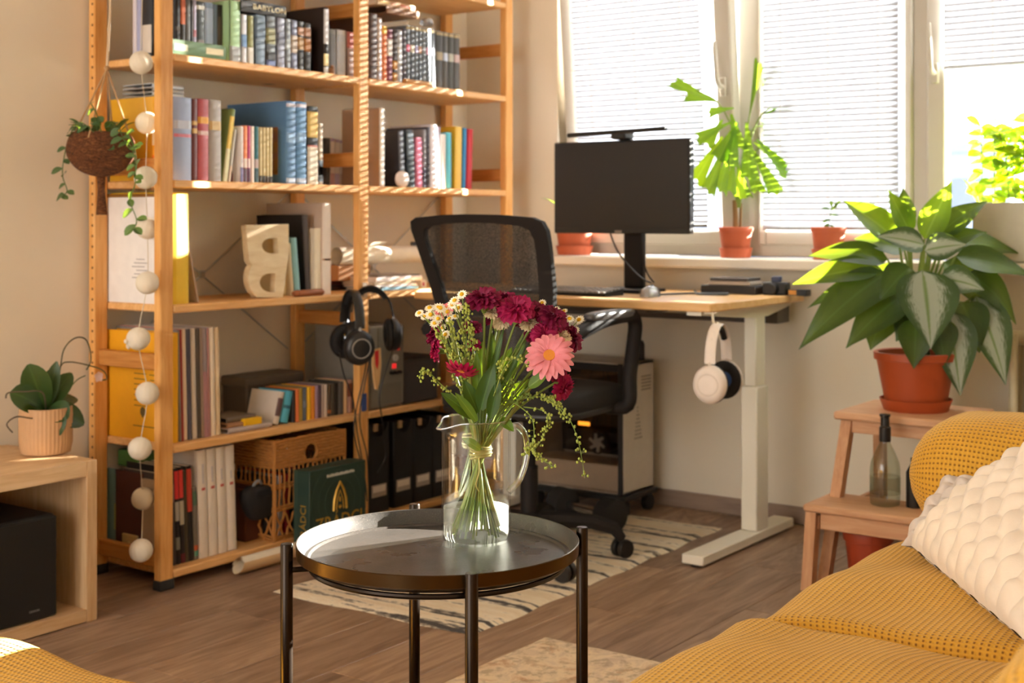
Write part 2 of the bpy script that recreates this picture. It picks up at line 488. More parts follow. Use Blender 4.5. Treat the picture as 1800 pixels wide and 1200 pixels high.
# translucent white slats
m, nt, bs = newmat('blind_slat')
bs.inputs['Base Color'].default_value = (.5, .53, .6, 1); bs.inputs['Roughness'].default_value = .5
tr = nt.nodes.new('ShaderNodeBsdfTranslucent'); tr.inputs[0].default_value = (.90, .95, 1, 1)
mx = nt.nodes.new('ShaderNodeMixShader')
nt.links.new(ramp(nt, noise(nt, coords(nt), 3, 2), [(0, .0030), (1, .0038)]), mx.inputs[0])
nt.links.new(bs.outputs[0], mx.inputs[1]); nt.links.new(tr.outputs[0], mx.inputs[2])
nt.links.new(mx.outputs[0], nt.nodes['Material Output'].inputs[0])
plain('blind_rail', '#a9adb4', .4, .3)
window(1, 2.205, 2.945, R(5.2), .068, -1, .075, 'closed white slatted blind on the tilted-open window behind the monitor', (.048, .004))
window(2, 1.558, 2.128, 0, .030, None, .062, 'closed white slatted blind in the fixed pane behind the seedling pot', (.014, .002))
window(3, .732, 1.508, 0, .062, +1, .60, 'half-raised white slatted blind above the long planter of yellow-green foliage', (.004, .006))
window(4, .052, .458, 0, .06, -1, .60, 'half-raised white slatted blind added out of view to trim the sun patch', (.004, .004))  # out of view; sash narrowed and blind added to limit the sun

# ------------------------------------------------------------------ outside: far apartment block
ab = thing('apartment_building', 'pale blue-grey apartment block far outside the right-hand window', 'building', (62, 22, -9))
b = MB(); b.box(0, 10, -5, 12, 0, 13.2); b.build('wall', '#6c7a90', ab)
b = MB(); b.box(-.3, 10.3, -5.3, 12.3, 13.2, 13.6); b.build('roof', '#5c6678', ab)
wm = MB(); wm.box(-.06, .02, -.7, .7, 0, 1.5, .03); wme = wm.mesh('window', '#4c586c', 0)
for i in range(5):
    for k in range(4): inst('window', wme, ab, (0, -3+3.2*i, 1.2+3.1*k))

# ------------------------------------------------------------------ radiator under the right-hand windows
rd = thing('radiator', 'cream column radiator under the window sill behind the step stool', 'radiator', (4.36, .72, .12))
col = MB(); col.tube([(-.035, 0, 0), (-.035, 0, .6)], .014, 10); col.tube([(.035, 0, 0), (.035, 0, .6)], .014, 10)
cme = col.mesh('column', '#d8cba8', 40)
for i in range(19): inst('column', cme, rd, (0, -.44+.05*i, 0))
for z in (.015, .585):
    b = MB(); b.tube([(0, -.47, z), (0, .49, z)], .024, 12); b.build('header_pipe', '#d8cba8', rd)
b = MB(); b.tube([(0, .48, .03), (.02, .50, .03), (.03, .50, -.12)], .010, 8); b.build('feed_pipe', '#d8cba8', rd)

# ------------------------------------------------------------------ rugs
m, nt, bs = newmat('striped_weave')
v = coords(nt, (1, 1, 1)); 
wv = noise(nt, coords(nt, (34, 1.6, 1)), 1.0, 2, .5); br = noise(nt, coords(nt, (60, 26, 1)), 1.0, 3, .6)
ad = nt.nodes.new('ShaderNodeMath'); ad.operation = 'MULTIPLY_ADD'; ad.inputs[1].default_value = .45
nt.links.new(br, ad.inputs[0]); nt.links.new(wv, ad.inputs[2])
nt.links.new(ramp(nt, ad.outputs[0], [(.56, '#4a4644'), (.63, '#9c9284'), (.69, '#efe2ca'), (.9, '#e6d4b6')]), bs.inputs['Base Color'])
bs.inputs['Roughness'].default_value = .95
bump(nt, bs, noise(nt, coords(nt, (160, 60, 1)), 1.0, 2), .6, .004)
def rug(name, x0, x1, y0, y1, th, mat, lab, rz=0, wob=.006):
    cx, cy = (x0+x1)/2, (y0+y1)/2; w, h = (x1-x0)/2, (y1-y0)/2
    r = random.Random(3); nx, ny = 60, 30
    ph = [r.random()*6 for _ in range(8)]
    def fn(u, v):
        x = (u*2-1)*w; yy = (v*2-1)*h
        x += wob*math.sin(yy*17+ph[0])*abs(u*2-1); yy += wob*math.sin(x*21+ph[1])*abs(v*2-1)
        edge = 0 if (u in (0, 1) or v in (0, 1)) else 1
        return Vector((x, yy, th*edge+.0006+.0012*edge*math.sin(x*40+ph[2])*math.sin(yy*13)))
    g = MB(); g.grid(nx, ny, fn)
    o = g.build(name, mat, None, smooth=60)
    o.location = (cx, cy, 0); o.rotation_euler.z = rz
    return tag(o, lab, 'rug')
rug('woven_rug', 2.735, 4.205, 2.12, 2.84, .007, 'striped_weave', 'cream woven rag rug with broken charcoal stripes under the office chair', R(1.2))
m, nt, bs = newmat('faded_carpet')
n1 = noise(nt, coords(nt), 9, 6, .65, 1.2); n2 = noise(nt, coords(nt), 34, 4, .6)
c = ramp(nt, n1, [(.35, '#c49a76'), (.5, '#e6d0ae'), (.66, '#cdb59c')])
c = mixc(nt, ramp(nt, n2, [(.5, 0.), (.62, .55)]), c, lin('#9c8468'))
nt.links.new(c, bs.inputs['Base Color']); bs.inputs['Roughness'].default_value = .95
bump(nt, bs, noise(nt, coords(nt), 260, 2), .4, .003)
rug('carpet', .75, 2.85, .75, 1.95, .009, 'faded_carpet', 'faded beige patterned carpet under the round tray table', 0, .002)

# ================================================================== shelving unit
SX = [2.568, 3.418, 4.268]                 # post centre lines
PWX, PWY = .024, .015                      # half post
FYC, BYC = 3.107, 3.410                    # front, back post centre
SH = {'A': 1.564, 'C': 1.194, 'D': .827, 'E': .417, 'F': .053, 'T': 1.93}
shelf = thing('bookshelf', 'tall open pine shelving unit with two bays full of books', 'shelf', (3.418, 3.26, 0))
hole = MB(); hole.lathe([(.0042, 0), (.0042, .0006)], 8)
hole.xf(Matrix.Rotation(R(-90), 4, 'Y')); 
for xi, X in enumerate(SX):
    for yc, fr in ((FYC, 1), (BYC, 0)):
        b = MB(); b.box(X-PWX, X+PWX, yc-PWY, yc+PWY, .022, 2.26, .003)
        post = b.build('post', 'pine', shelf, world=True)
        if xi == 0 and not fr:
            hb = MB()
            for k in range(66):
                bb = len(hb.v)
                hb.add(hole.v, hole.f); hb.xf(Matrix.Translation((X-PWX+.0002, yc+(.006 if fr else -.004), .1+k*.032)), bb)
            ho = hb.build('peg_holes', '#6b3c18', post, world=True, smooth=0); ho['kind'] = 'stuff'
        b = MB(); b.box(X-PWX-.003, X+PWX+.003, yc-PWY-.003, yc+PWY+.003, 0, .03, .003); b.build('foot_cap', 'rubber', post, world=True)
    for z in (.10, .70, 1.20, 1.795):
        zz = z if xi else {.10: .085, .70: .66, 1.20: 1.235, 1.795: 1.79}[z]
        if xi == 1: zz = {.10: .10, .70: .735, 1.20: 1.285, 1.795: 1.80}[z]
        if xi == 2: zz = {.10: .10, .70: .66, 1.20: 1.255, 1.795: 1.75}[z]
        b = MB(); b.box(X-.011, X+.011, FYC+PWY, BYC-PWY, zz-.024, zz+.024, .003); b.build('rung', 'pine_rung', shelf, world=True)
for bay in (0, 1):
    for k, z in SH.items():
        x0, x1 = SX[bay]+PWX+.001, SX[bay+1]-PWX-.001
        b = MB(); b.box(x0, x1, FYC-PWY-.002, BYC+PWY-.001, z-.023, z, .003); b.build('shelf_board', 'pine_shelf', shelf, world=True)
    xa, xb = SX[bay]+.03, SX[bay+1]-.03
    yb = BYC+.018
    br = MB(); br.tube([(xa, yb, .62), (xb, yb, 1.17)], .0028, 6); br.tube([(xa, yb, 1.17), (xb, yb, .62)], .0028, 6)
    br.box((xa+xb)/2-.012, (xa+xb)/2+.012, yb-.004, yb+.004, .885, .91, .002)
    br.build('cross_brace', 'brace_steel', shelf, world=True)

# ------------------------------------------------------------------ books
def book(lab, p0, p1, yt, shelfz, col, ys=3.135, dep=.17, bands=(), lean=0., group=None, cat='book', name='book', pages='#e9dcc3', soft=False, z0=None, h=None, gap=.0006, rough=.55, bottom=None, x=None):
    """spine seen between pixel columns p0 and p1 with its top at row yt; it stands on shelfz with its spine on the plane Y=ys"""
    if x is None:
        zmid = bottom if bottom else yt
        xa = atY(p0, yt, ys).x; xb = atY(p1, yt, ys).x
    else: xa, xb = x
    if h is None: h = atY((p0+p1)/2, yt, ys).z-shelfz
    t = xb-xa-gap; h = max(h, .03)
    key = col if col in MATS else plain(col, None, rough).name
    b = MB(); c = .0022 if not soft else .0010
    hw = t/2; rs = min(.004, t*.18)
    dep = min(dep, 3.425-ys)
    out = [(-hw, dep), (-hw, rs), (-hw*.6, 0), (hw*.6, 0), (hw, rs), (hw, dep), (hw-c, dep), (hw-c, c*2.2), (-hw+c, c*2.2), (-hw+c, dep)]
    b.add([(x_, y_, 0) for x_, y_ in out]+[(x_, y_, h) for x_, y_ in out],
          [(0, 1, 8, 9), (1, 2, 8), (2, 3, 7, 8), (3, 4, 7), (4, 5, 6, 7)]+
          [tuple(reversed([i+10 for i in f])) for f in ((0, 1, 8, 9), (1, 2, 8), (2, 3, 7, 8), (3, 4, 7), (4, 5, 6, 7))]+
          [(i+10, (i+1) % 10+10, (i+1) % 10, i) for i in range(10)])
    ob = b.build(name, key, None, smooth=50)
    base = Vector(((xa+xb)/2, ys, shelfz+.0005))
    if lean:
        # keep the lower edge on the shelf while the book leans
        base.x += 0
        lift = hw*abs(math.sin(lean))
        base.z += lift
    ob.location = base; ob.rotation_euler = (0, lean, 0)
    WM[ob.name] = Matrix.LocRotScale(base, Euler((0, lean, 0)), None)
    tag(ob, lab, cat, group)
    if pages:
        ins = .0035 if not soft else .0008
        q = MB(); q.box(-hw+c, hw-c, c*2.2, dep-ins, ins, h-ins); q.build('pages', pages, ob, smooth=0)
    for f0, f1, bc in bands:
        q = MB(); k = .82
        q.add([(-hw*.98, rs*.9-.0008, h*f0), (-hw*.6, -.0008, h*f0), (hw*.6, -.0008, h*f0), (hw*.98, rs*.9-.0008, h*f0),
               (-hw*.98, rs*.9-.0008, h*f1), (-hw*.6, -.0008, h*f1), (hw*.6, -.0008, h*f1), (hw*.98, rs*.9-.0008, h*f1)],
              [(0, 1, 5, 4), (1, 2, 6, 5), (2, 3, 7, 6)])
        q.build('spine_label', bc, ob, smooth=0)
    return ob
def flatbook(lab, x0, x1, y0, y1, z0, z1, col, pages='#e9dcc3', name='book', cat='book', rz=0, group=None, bands=()):
    """lying flat, spine to the room (-Y)"""
    o = Vector(((x0+x1)/2, (y0+y1)/2, z0)); hx, hy, h = (x1-x0)/2, (y1-y0)/2, z1-z0
    b = MB(); c = .0022
    out = [(-hy, h*.2), (-hy, h*.8), (-hy+.003, h), (hy, h), (hy, h-c), (-hy+c*2, h-c), (-hy+c*2, c), (hy, c), (hy, 0), (-hy+.003, 0)]
    n = len(out)
    b.add([(-hx, y_, z_) for y_, z_ in out]+[(hx, y_, z_) for y_, z_ in out],
          [tuple(range(n-1, -1, -1)), tuple(range(n, 2*n))]+[(i, (i+1) % n, n+(i+1) % n, n+i) for i in range(n)])
    ob = b.build(name, col, None, smooth=50); ob.location = o; ob.rotation_euler.z = rz
    WM[ob.name] = Matrix.LocRotScale(o, Euler((0, 0, rz)), None)
    if pages:
        q = MB(); q.box(-hx+.003, hx-.003, -hy+c*2, hy-.004, c, h-c); q.build('pages', pages, ob, smooth=0)
    for f0, f1, bc in bands:
        q = MB(); q.box(-hx+2*hx*f0, -hx+2*hx*f1, -hy-.0008, -hy+.001, h*.3, h*.72); q.build('spine_label', bc, ob, smooth=0)
    return tag(ob, lab, cat, group)

A, Cz, Dz, Ez, Fz = SH['A'], SH['C'], SH['D'], SH['E'], SH['F']
# --- shelf A, left bay: standing row behind the green book
gA = 'books on the upper shelf of the left bay'
yb = 3.167
for lab, p0, p1, yt, col, bands in (
    ('thick black hardback at the post end of the upper shelf', 308, 318, -18, '#1d1715', ((.40, .46, '#4a4038'),)),
    ('black paperback with an orange block on its spine', 318, 327, -6, '#33302f', ((.55, .98, '#c9683c'),)),
    ('mid-grey worn paperback beside the orange-blocked spine', 327, 336, -2, '#6e6f70', ((.15, .3, '#8f8f8c'),)),
    ('slim charcoal paperback left of the lilac spine', 336, 340, 0, '#3c4048', ()),
    ('slim lilac and white paperback with a pink mark', 340, 346, 0, '#b9b4cf', ((.38, .5, '#c98a96'), (.05, .3, '#8fa0b8'))),
    ('dark slate paperback with pale title near its top', 346, 361, 3, '#4a5256', ((.86, .93, '#c8c8c0'), (.2, .35, '#7a6f70'))),
    ('pale blue paperback with white streak standing over the green book', 361, 376, 5, '#8fa6c8', ((.3, .9, '#b4c8e6'),)),
    ('steel-blue slim paperback beside the pale blue one', 376, 383, 8, '#6c8099', ()),
    ('black slim paperback at the end of the row over the green book', 383, 392, 9, '#221d1a', ((.3, .8, '#4c4236'),)),
    ('brown leaning hardback between the green book and the light green spine', 392.5, 397, 20, '#6b4a38', ())):
    book(lab, p0, p1, yt, A, col, yb, .15, bands, group=gA)
p = atY(303, 100, 3.11); q = atY(397, 100, 3.11)
flatbook('green hardback with gilt title lying flat below the dark paperbacks', p.x, q.x, 3.11, 3.163, A+.0005, A+.046, '#5f7f58', group=gA, bands=((.03, .28, '#c4c9ac'), (.62, .95, '#d8caa0')))
for lab, p0, p1, yt, col, bands in (
    ('tall light green book with a grey foot', 404, 424, 2, '#a9cf9c', ((.0, .27, '#a5a8aa'),)),
    ('white and blue paperback beside the light green book', 425, 435, 26, '#dfe4f0', ((.35, .6, '#6f93c0'),)),
    ('olive and white paperback next to the white and blue one', 436, 447, 28, '#8f9058', ((.0, .36, '#d9d6cc'),)),
    ('slate-blue novel with dark side under the lying black book', 448, 468, 27, '#71859a', ((.55, .95, '#5c7084'),)),
    ('black novel with grey collage spine under the lying black book', 468, 486, 27, '#6d757c', ((.0, .14, '#6a78a8'), (.45, .75, '#8c8a62'), (.15, .3, '#3a3a3c'))),
    ('lilac-grey novel with dark speckles right of the collage spine', 487, 502, 32, '#9a9fb4', ((.5, .7, '#6a6c80'),)),
    ('pale slate paperback between two lilac-grey spines', 502, 512, 34, '#8b939c', ((.4, .6, '#b5bcc0'),)),
    ('blue-grey paperback with a beige middle stripe', 512, 524, 36, '#868ca6', ((.35, .7, '#b3a394'),)),
    ('black paperback with a small portrait at the top of its spine', 524, 535, 38, '#33302c', ((.72, .88, '#b98f78'), (.44, .68, '#b08a5a'))),
    ('black paperback with a portrait above an orange title', 535, 548, 41, '#2c2723', ((.72, .9, '#a87858'), (.42, .68, '#a66a24')))):
    book(lab, p0, p1, yt, A, col, 3.135, .14, bands, group=gA, soft=True)
lb = flatbook('black hardback with cream capitals lying across the tops of the novels', atY(424, 18, 3.13).x, atY(503, 18, 3.13).x, 3.13, 3.27, A+.166, A+.205, '#2b2724', group=gA)
tm = text_mesh('BABYLON', .030, .0004, 1.05); tm.materials.append(M_('#e6d6a8'))
ph = atY(474, 18, 3.13)
o_ = inst('lettering', tm, lb, (ph.x-lb.location.x, -.0708, .0195), (R(90), 0, 0), (1.05, .8, 1))
bb = book('oversized dark maroon album with a pale spine and cream label', 570, 579, 13, A, '#241714', 3.115, .30, ((.0, .1, '#d8d4d0'), (.12, .3, '#ecd69c'), (.45, .97, '#c9c4c4')), group=gA)
book('grey patterned comic volume beside the maroon album', 579, 592, 52, A, '#a0a3a8', 3.14, .15, ((.2, .9, '#8f949a'),), group=gA, soft=True)
book('white comic volume with bluish print beside the shelf post', 592, 609, 53, A, '#e3e6ee', 3.14, .15, ((.1, .9, '#cfd6e4'),), group=gA, soft=True)
book('salmon and grey comic volume half behind the middle post', 610, 628, 57, A, '#c9b6b2', 3.14, .15, ((.65, 1., '#d9877e'),), group=gA, soft=True)
b = MB(); pc = atY(583, 126, 3.115); b.ball((0, 0, .012), .0135, 12, 8, (1, .9, .9)); b.ball((.002, -.002, .026), .007, 8, 6)
tag(b.build('wooden_figurine', '#8a5a34', None, org=None), 'tiny brown wooden figurine at the foot of the grey comic', 'figurine').location = (pc.x, 3.118, A)
b = MB(); b.box(0, .10, -.07, .07, 0, .10, .006); b.box(-.002, .102, -.072, .072, .1, .118, .004)
tag(b.build('storage_box', '#4a4038'), 'dark brown lidded box at the back behind the middle post on the upper shelf', 'box').location = (3.27, 3.355, A+.11)
b = MB(); b.box(0, .1, -.07, .07, 0, .11, .002)
o2 = tag(b.build('storage_box', '#6b5a48'), 'plain tan carton under the dark lidded box on the upper shelf', 'box'); o2.location = (3.27, 3.355, A)
# three books turned with their spines to the end frame
for i, (lab, p0, p1, col, bands) in enumerate((('white slim book standing sideways inside the end frame on the upper shelf', 233, 240, '#d9d2d8', ()), ('lilac slim book standing sideways inside the end frame', 240, 248, '#a9add0', ()), ('black book with a white spine label standing sideways inside the end frame', 249, 266, '#24262a', ((.05, .45, '#d4c9bc'),)))):
    ya = atX(p0, 30, 2.60).y; y2 = atX(p1, 30, 2.60).y
    o = book(lab, 0, 0, 0, A+.0, col, 0, .10 if i < 2 else .08, bands, x=(0, abs(ya-y2)), h=.21, group=gA)
    o.location = (2.598, (ya+y2)/2, A+.0005); o.rotation_euler = (0, 0, R(-90))

# --- shelf A, right bay
gA2 = 'books on the upper shelf of the right bay'
for lab, p0, p1, yt, col, bands, dp in (
    ('dark brown tall hardback beside the middle post', 651, 664, 24, '#5a4640', (), .2),
    ('tall white book with a bluish foot', 665, 672, 32, '#e6dcdc', ((.0, .15, '#cfd0e0'),), .2),
    ('orange book with a rounded yellow head', 673, 681, 46, '#e0804a', ((.86, 1., '#e8b42c'),), .17),
    ('maroon book with a white label near its head', 681, 691, 52, '#7a3344', ((.5, .82, '#cfc2b8'),), .17),
    ('black book with a golden lower half', 691, 700, 52, '#35241c', ((.05, .2, '#c08a3c'), (.26, .42, '#b8802c')), .16),
    ('silver-grey narrow book beside the black and gold one', 700, 708, 53, '#b9bac0', ((.4, .7, '#d9dade'),), .16),
    ('dark aubergine book before the matching grey volumes', 708, 715, 50, '#4b424a', (), .16)):
    book(lab, p0, p1, yt, A, col, 3.135, dp, bands, group=gA2)
cols = ['#e0708c', '#d9cdb8', '#b8b4d8', '#b98f78', '#8a8f96', '#e0a4b8', '#8b8f98']
edges = [715, 722, 730, 736, 743, 750, 759, 767]
for i in range(7):
    book('slate-grey gilt-headed volume %s' % ('with a strong pink middle label', 'with a cream middle label', 'with a lilac middle label', 'with a tan middle label', 'with a plain grey middle', 'with a pale rose middle label', 'beside the thicker charcoal volumes')[i], edges[i], edges[i+1]-.4, 45+i*1.2, A, '#585f68' if i % 2 else '#6b737c', 3.135, .16,
         ((.94, .985, '#c8b486'), (.56, .68, cols[i])), group='matching grey volumes on the upper shelf')
for i, (p0, p1, cc, bc) in enumerate(((768, 780, '#4f504e', '#a89a80'), (780, 789, '#5c5d5c', '#c0cbe0'), (789, 799, '#4c4e4a', '#b9b7a8'), (799, 810, '#5a5854', '#cbb0ac'))):
    book('thicker charcoal volume with %s' % ('a tan middle label', 'a pale blue middle label', 'an ivory middle label', 'a rosy middle label at the end of the row')[i], p0, p1-.4, 55+i*1.8, A, cc, 3.135, .16, ((.93, .985, '#b8a47c'), (.5, .64, bc)), group='thicker charcoal volumes on the upper shelf')
x0 = atY(680, 40, 3.15).x; x1 = atY(727, 40, 3.15).x
flatbook('brown wooden-looking box file lying on the upright books', x0, x1+.03, 3.15, 3.33, A+.252, A+.278, '#8a5f38', None, 'box_file', 'box')
flatbook('colourful card deck box with striped edges on the very top of the books', atY(664, 28, 3.16).x, x1+.02, 3.16, 3.30, A+.279, A+.298, '#d9b890', '#e8d8c0', 'card_box', 'box', bands=((.05, .3, '#d8b45a'), (.35, .55, '#c98a5a'), (.6, .9, '#c9643c')))
for i, (lab, px) in enumerate((('left clear glass paperweight resting on the grey volumes', 723), ('right clear glass paperweight resting on the grey volumes', 757))):
    pc = atY(px, 40, 3.17)
    b = MB(); b.lathe([(.004, 0), (.020, .001), (.027, .010), (.024, .024), (.012, .031), (.002, .032)], 18)
    o = tag(b.build('glass_paperweight', 'bottle_clear' if 'bottle_clear' in MATS else thin_glass('bottle_clear', (.72, .78, .9), .3, .9, .1)), lab.replace('left', 'smaller').replace('right', 'larger'), 'paperweight')
    o.location = (pc.x, 3.19, A+(.2515 if not i else .237)); o.scale = (1, 1, .8 + .25*i)
x0 = atY(714, 145, 3.10).x; x1 = atY(760, 145, 3.10).x
b = MB(); b.tube([(0, 0, .009), (x1-x0-.012, 0, .009)], .009, 12); w_ = tag(b.build('wooden_flute', '#c08a48', None), 'short golden-brown wooden whistle lying before the grey volumes', 'whistle'); w_.location = (x0, 3.108, A)
WM[w_.name] = Matrix.Translation(w_.location)
b = MB(); b.tube([(x1-x0-.012, 0, .009), (x1-x0, 0, .009)], .0096, 12); b.build('end_cap', '#ecdcb8', w_)

# --- shelf C, left bay
gC = 'books on the middle shelf of the left bay'
yl = 3.20
o = book('thick mustard-yellow box file inside the end frame on the middle shelf', 0, 0, 0, Cz, '#dda41c', 3.19, .20, ((.42, .72, '#e6dcc4'), (.18, .3, '#dd7a1c')), x=(2.596, 2.617), h=.2495, cat='box file', name='box_file', pages='#cfc4b0')
for k, (c, zz) in enumerate((('#a8a8a4', .2515), ('#8f8880', .2645), ('#b4b9c0', .2775))):
    flatbook(('bottom', 'middle', 'top')[k]+' slim grey disc case in the pile on the yellow box file', 2.597, 2.597+.118, 3.19, 3.33, Cz+zz, Cz+zz+.0125, c, None, 'disc_case', 'case')
for lab, p0, p1, yt, col, bands in (
    ('thick blue-grey hardback with black side at the post end of the middle shelf', 306, 338, 171, '#7d86a0', ((.62, .72, '#9a9aa4'), (.52, .56, '#b05a68'))),
    ('narrow dark red hardback with gilt marks', 338.5, 348, 174, '#5e2a2a', ((.58, .64, '#c09a5c'), (.68, .73, '#c09a5c'))),
    ('red hardback with a gold square label', 348.5, 368, 174, '#a5444a', ((.70, .78, '#d99a3c'), (.56, .61, '#caa8a0'))),
    ('grey-beige hardback with faded gold label', 368.5, 390, 176, '#9a9088', ((.63, .74, '#b99a64'),))):
    book(lab, p0, p1, yt, Cz, col, 3.135, .19, bands, group=gC)
book('green and yellow book leaning against the grey-beige hardback', 391.5, 400, 190, Cz, '#6d7a3c', 3.14, .17, ((.45, .9, '#d8b64c'), (.0, .45, '#cfc89c')), lean=R(9), group=gC)
book('pale grey comic leaning beside the green and yellow book', 401, 405.6, 226, Cz, '#b9b4ac', 3.14, .13, ((.0, .3, '#d8c0a8'),), lean=R(9), group=gC, soft=True)
book('black and dark red comic wedged between the leaning books', 406.6, 410.6, 250, Cz, '#33202a', 3.17, .11, ((.0, .4, '#7a2420'),), lean=R(9), group=gC, soft=True)
for lab, p0, p1, yt, col, bands in (
    ('white manga volume with violet foot', 422.5, 429, 222, '#e0d8d8', ((.0, .27, '#7c78a4'),)),
    ('orange manga volume with white middle', 429, 436, 221, '#f09060', ((.0, .25, '#6a5868'), (.26, .42, '#ecdcd0'))),
    ('magenta manga volume beside the orange one', 436, 441, 221, '#c0487c', ((.0, .25, '#5c3c58'), (.26, .42, '#ecd8d4'))),
    ('cream manga volume beside the magenta one', 441, 448, 222, '#ead9d0', ()),
    ('teal manga volume with a pale patch', 448, 456, 223, '#2c6c72', ((.0, .24, '#39565c'), (.26, .42, '#b8a4a0')))):
    book(lab, p0, p1-.3, yt, Cz, col, 3.135, .115, bands, group=gC, soft=True)
for i in range(4):
    book('straw-coloured manga volume, %s after the teal one' % ('first', 'second', 'third', 'fourth')[i], 456+6*i, 461.7+6*i, 224, Cz, '#cbb783', 3.135, .115, ((.0, .13, '#3a342c'), (.0, .02, '#8c8070')), group='straw-coloured manga volumes', soft=True)
al = book('large blue art album with a brown printed cover', 504, 521, 178, Cz, '#5a82ac', 3.125, .28, ((.93, .97, '#d0c8d4'), (.02, .07, '#c8d4e8'), (.5, .62, '#86a8cc')), group=gC)
q = MB(); q.box(-.0012, 0, .04, .25, .03, .185); q.xf(Matrix.Translation((-(atY(521, 178, 3.125).x-atY(504, 178, 3.125).x)/2, 0, 0)))
m_, nt_, bs_ = newmat('brown_print'); nt_.links.new(ramp(nt_, noise(nt_, coords(nt_), 22, 5, .6), [(.35, '#5c4020'), (.5, '#9a6a34'), (.65, '#8a5c50')]), bs_.inputs['Base Color'])
q.build('cover_picture', 'brown_print', al)
book('second large blue art album beside the one with the printed cover', 522, 539.5, 179, Cz, '#5f8cb8', 3.125, .28, ((.93, .97, '#d0c8d4'), (.02, .07, '#c8d4e8'), (.5, .62, '#86a8cc')), group=gC)
book('black and cream volume with golden script on its spine', 541, 560, 187, Cz, '#1d1a17', 3.135, .17, ((.0, .48, '#e6dcc8'), (.48, .5, '#c06a60'), (.6, .93, '#dcb860')), group=gC)
book('cream slim volume with a dark blue foot beside the golden script', 560, 569, 217, Cz, '#d9cbb8', 3.14, .15, ((.05, .4, '#6a7684'), (.15, .3, '#3a3436')), group=gC, soft=True)

# --- shelf C, right bay: back row seen through the middle frame
gC2 = 'books on the middle shelf of the right bay'
xs = 3.452
book('dark grey manga volume seen through the middle frame', 0, 0, 0, Cz, '#4f5052', 3.30, .11, (), x=(xs, xs+.020), h=.172, group=gC2, soft=True)
for i in range(5):
    book('white manga volume, %s after the dark grey one behind the middle frame' % ('first', 'second', 'third', 'fourth', 'fifth')[i], 0, 0, 0, Cz, '#f0e6e0', 3.30, .11, ((.0, .28, ('#d0a8b0', '#c8b8d8', '#d8c4b8', '#c8a8a0', '#dcc8a8')[i]), (.94, 1., '#b8a0c0' if i < 3 else '#d8603c')), x=(xs+.021+.0245*i, xs+.021+.0245*i+.0235), h=.172-.002*i, group='white manga volumes in the back row', soft=True)
book('tall white folder with its shaded cover coloured beige standing before the white manga', 668, 677, 190, Cz, '#c4a48a', 3.115, .18, ((.0, 1., '#f2ece6'),), group=gC2)  # white binder; the shade on its side is put into the cover colour
book('square black photo album with a grey spine leaning slightly', 704, 713, 231, Cz, '#2e2e36', 3.125, .20, ((.0, 1., '#6a6f7c'),), lean=R(-3), group=gC2)
book('dark slate volume beside the black album', 718, 731, 229, Cz, '#3c4650', 3.13, .19, ((.55, .95, '#6c7a88'),), lean=R(-3), group=gC2)
book('bright pink slim book on the middle shelf', 732.5, 743, 242, Cz, '#e880a8', 3.13, .15, ((.0, 1., '#f090b4'),), lean=R(-1), group=gC2)
book('grey notebook with a dark foot beside the pink book', 744, 750, 228, Cz, '#8c8a90', 3.135, .17, ((.0, .35, '#48465c'),), group=gC2)
book('dark violet-grey tall book left of the white one', 751, 757, 223, Cz, '#46424e', 3.135, .2, (), group=gC2)
book('tall white book with the highest head on the middle shelf', 757.5, 768, 219, Cz, '#eeeaf2', 3.13, .2, (), group=gC2)
book('mauve-grey book with a pinkish foot', 768.5, 775, 223, Cz, '#a89ca8', 3.135, .2, ((.0, .25, '#c87878'),), group=gC2)
book('short white book left of the cyan one', 776, 785, 236, Cz, '#f2ece4', 3.13, .16, (), group=gC2)
book('cyan slim book beside the short white one', 785.5, 794.5, 233, Cz, '#6cd0e4', 3.13, .17, (), group=gC2)
book('wide yellow book with an orange side', 800, 812, 223, Cz, '#f0b82c', 3.13, .2, ((.0, 1., '#f4cc60'),), lean=R(1), group=gC2)
book('blue slim book beside the yellow one', 812.5, 819, 225, Cz, '#1f78b8', 3.13, .2, ((.0, 1., '#3488c4'),), lean=R(2), group=gC2)
book('red book at the end of the row', 820, 830, 227, Cz, '#b01c2c', 3.13, .2, ((.0, 1., '#c8202c'),), lean=R(2.2), group=gC2)
pc = atY(708, 314, 3.108)
b = MB()
def shell(u, v):
    a = 2*math.pi*u; ph_ = math.pi*v
    r_ = .029*math.sin(ph_)**.8*(1+.05*math.sin(9*a))
    return Vector((r_*math.cos(a), .7*r_*math.sin(a), .029-.029*math.cos(ph_)))
b.grid(24, 12, shell, True); tag(b.build('seashell', '#f0e4e0', None, smooth=180), 'white rounded seashell in front of the black album', 'seashell').location = (pc.x, 3.112, Cz)

# --- shelf D, left bay
gD = 'books on the desk-height shelf'
wf = book('white presentation folder with a brown top edge inside the end frame', 0, 0, 0, Dz, '#efe8e2', 3.125, .285, ((.0, 1., '#f6f0e8'),), x=(2.596, 2.609), h=.318, cat='folder', name='folder', pages=None)
q = MB(); q.box(-.008, .008, .02, .285, .318, .328); q.build('top_edge', '#8a5a1c', wf)
q = MB()
for k in range(6): q.box(-.0074, -.0066, .09+.012*(k % 2), .16-.01*(k % 3), .075+.011*k, .078+.011*k)
q.build('printed_lines', '#b0a8a4', wf, smooth=0)['kind'] = 'stuff'
book('bright yellow lever-arch binder on the desk-height shelf', 304, 333, 338, Dz, '#f2c01c', 3.12, .29, ((.0, 1., '#f6cf3c'),), cat='binder', name='binder', pages='#efe6d0')
t = MB(); t.box(-.003, .003, 0, .24, 0, .225, .001)
o = tag(t.build('clipboard', '#cbb39c', None, smooth=0), 'thin beige board leaning on the yellow binder', 'board'); xx = atY(349, 528, 3.14).x
o.location = (xx, 3.14, Dz+.001); o.rotation_euler = (0, R(-12), 0)
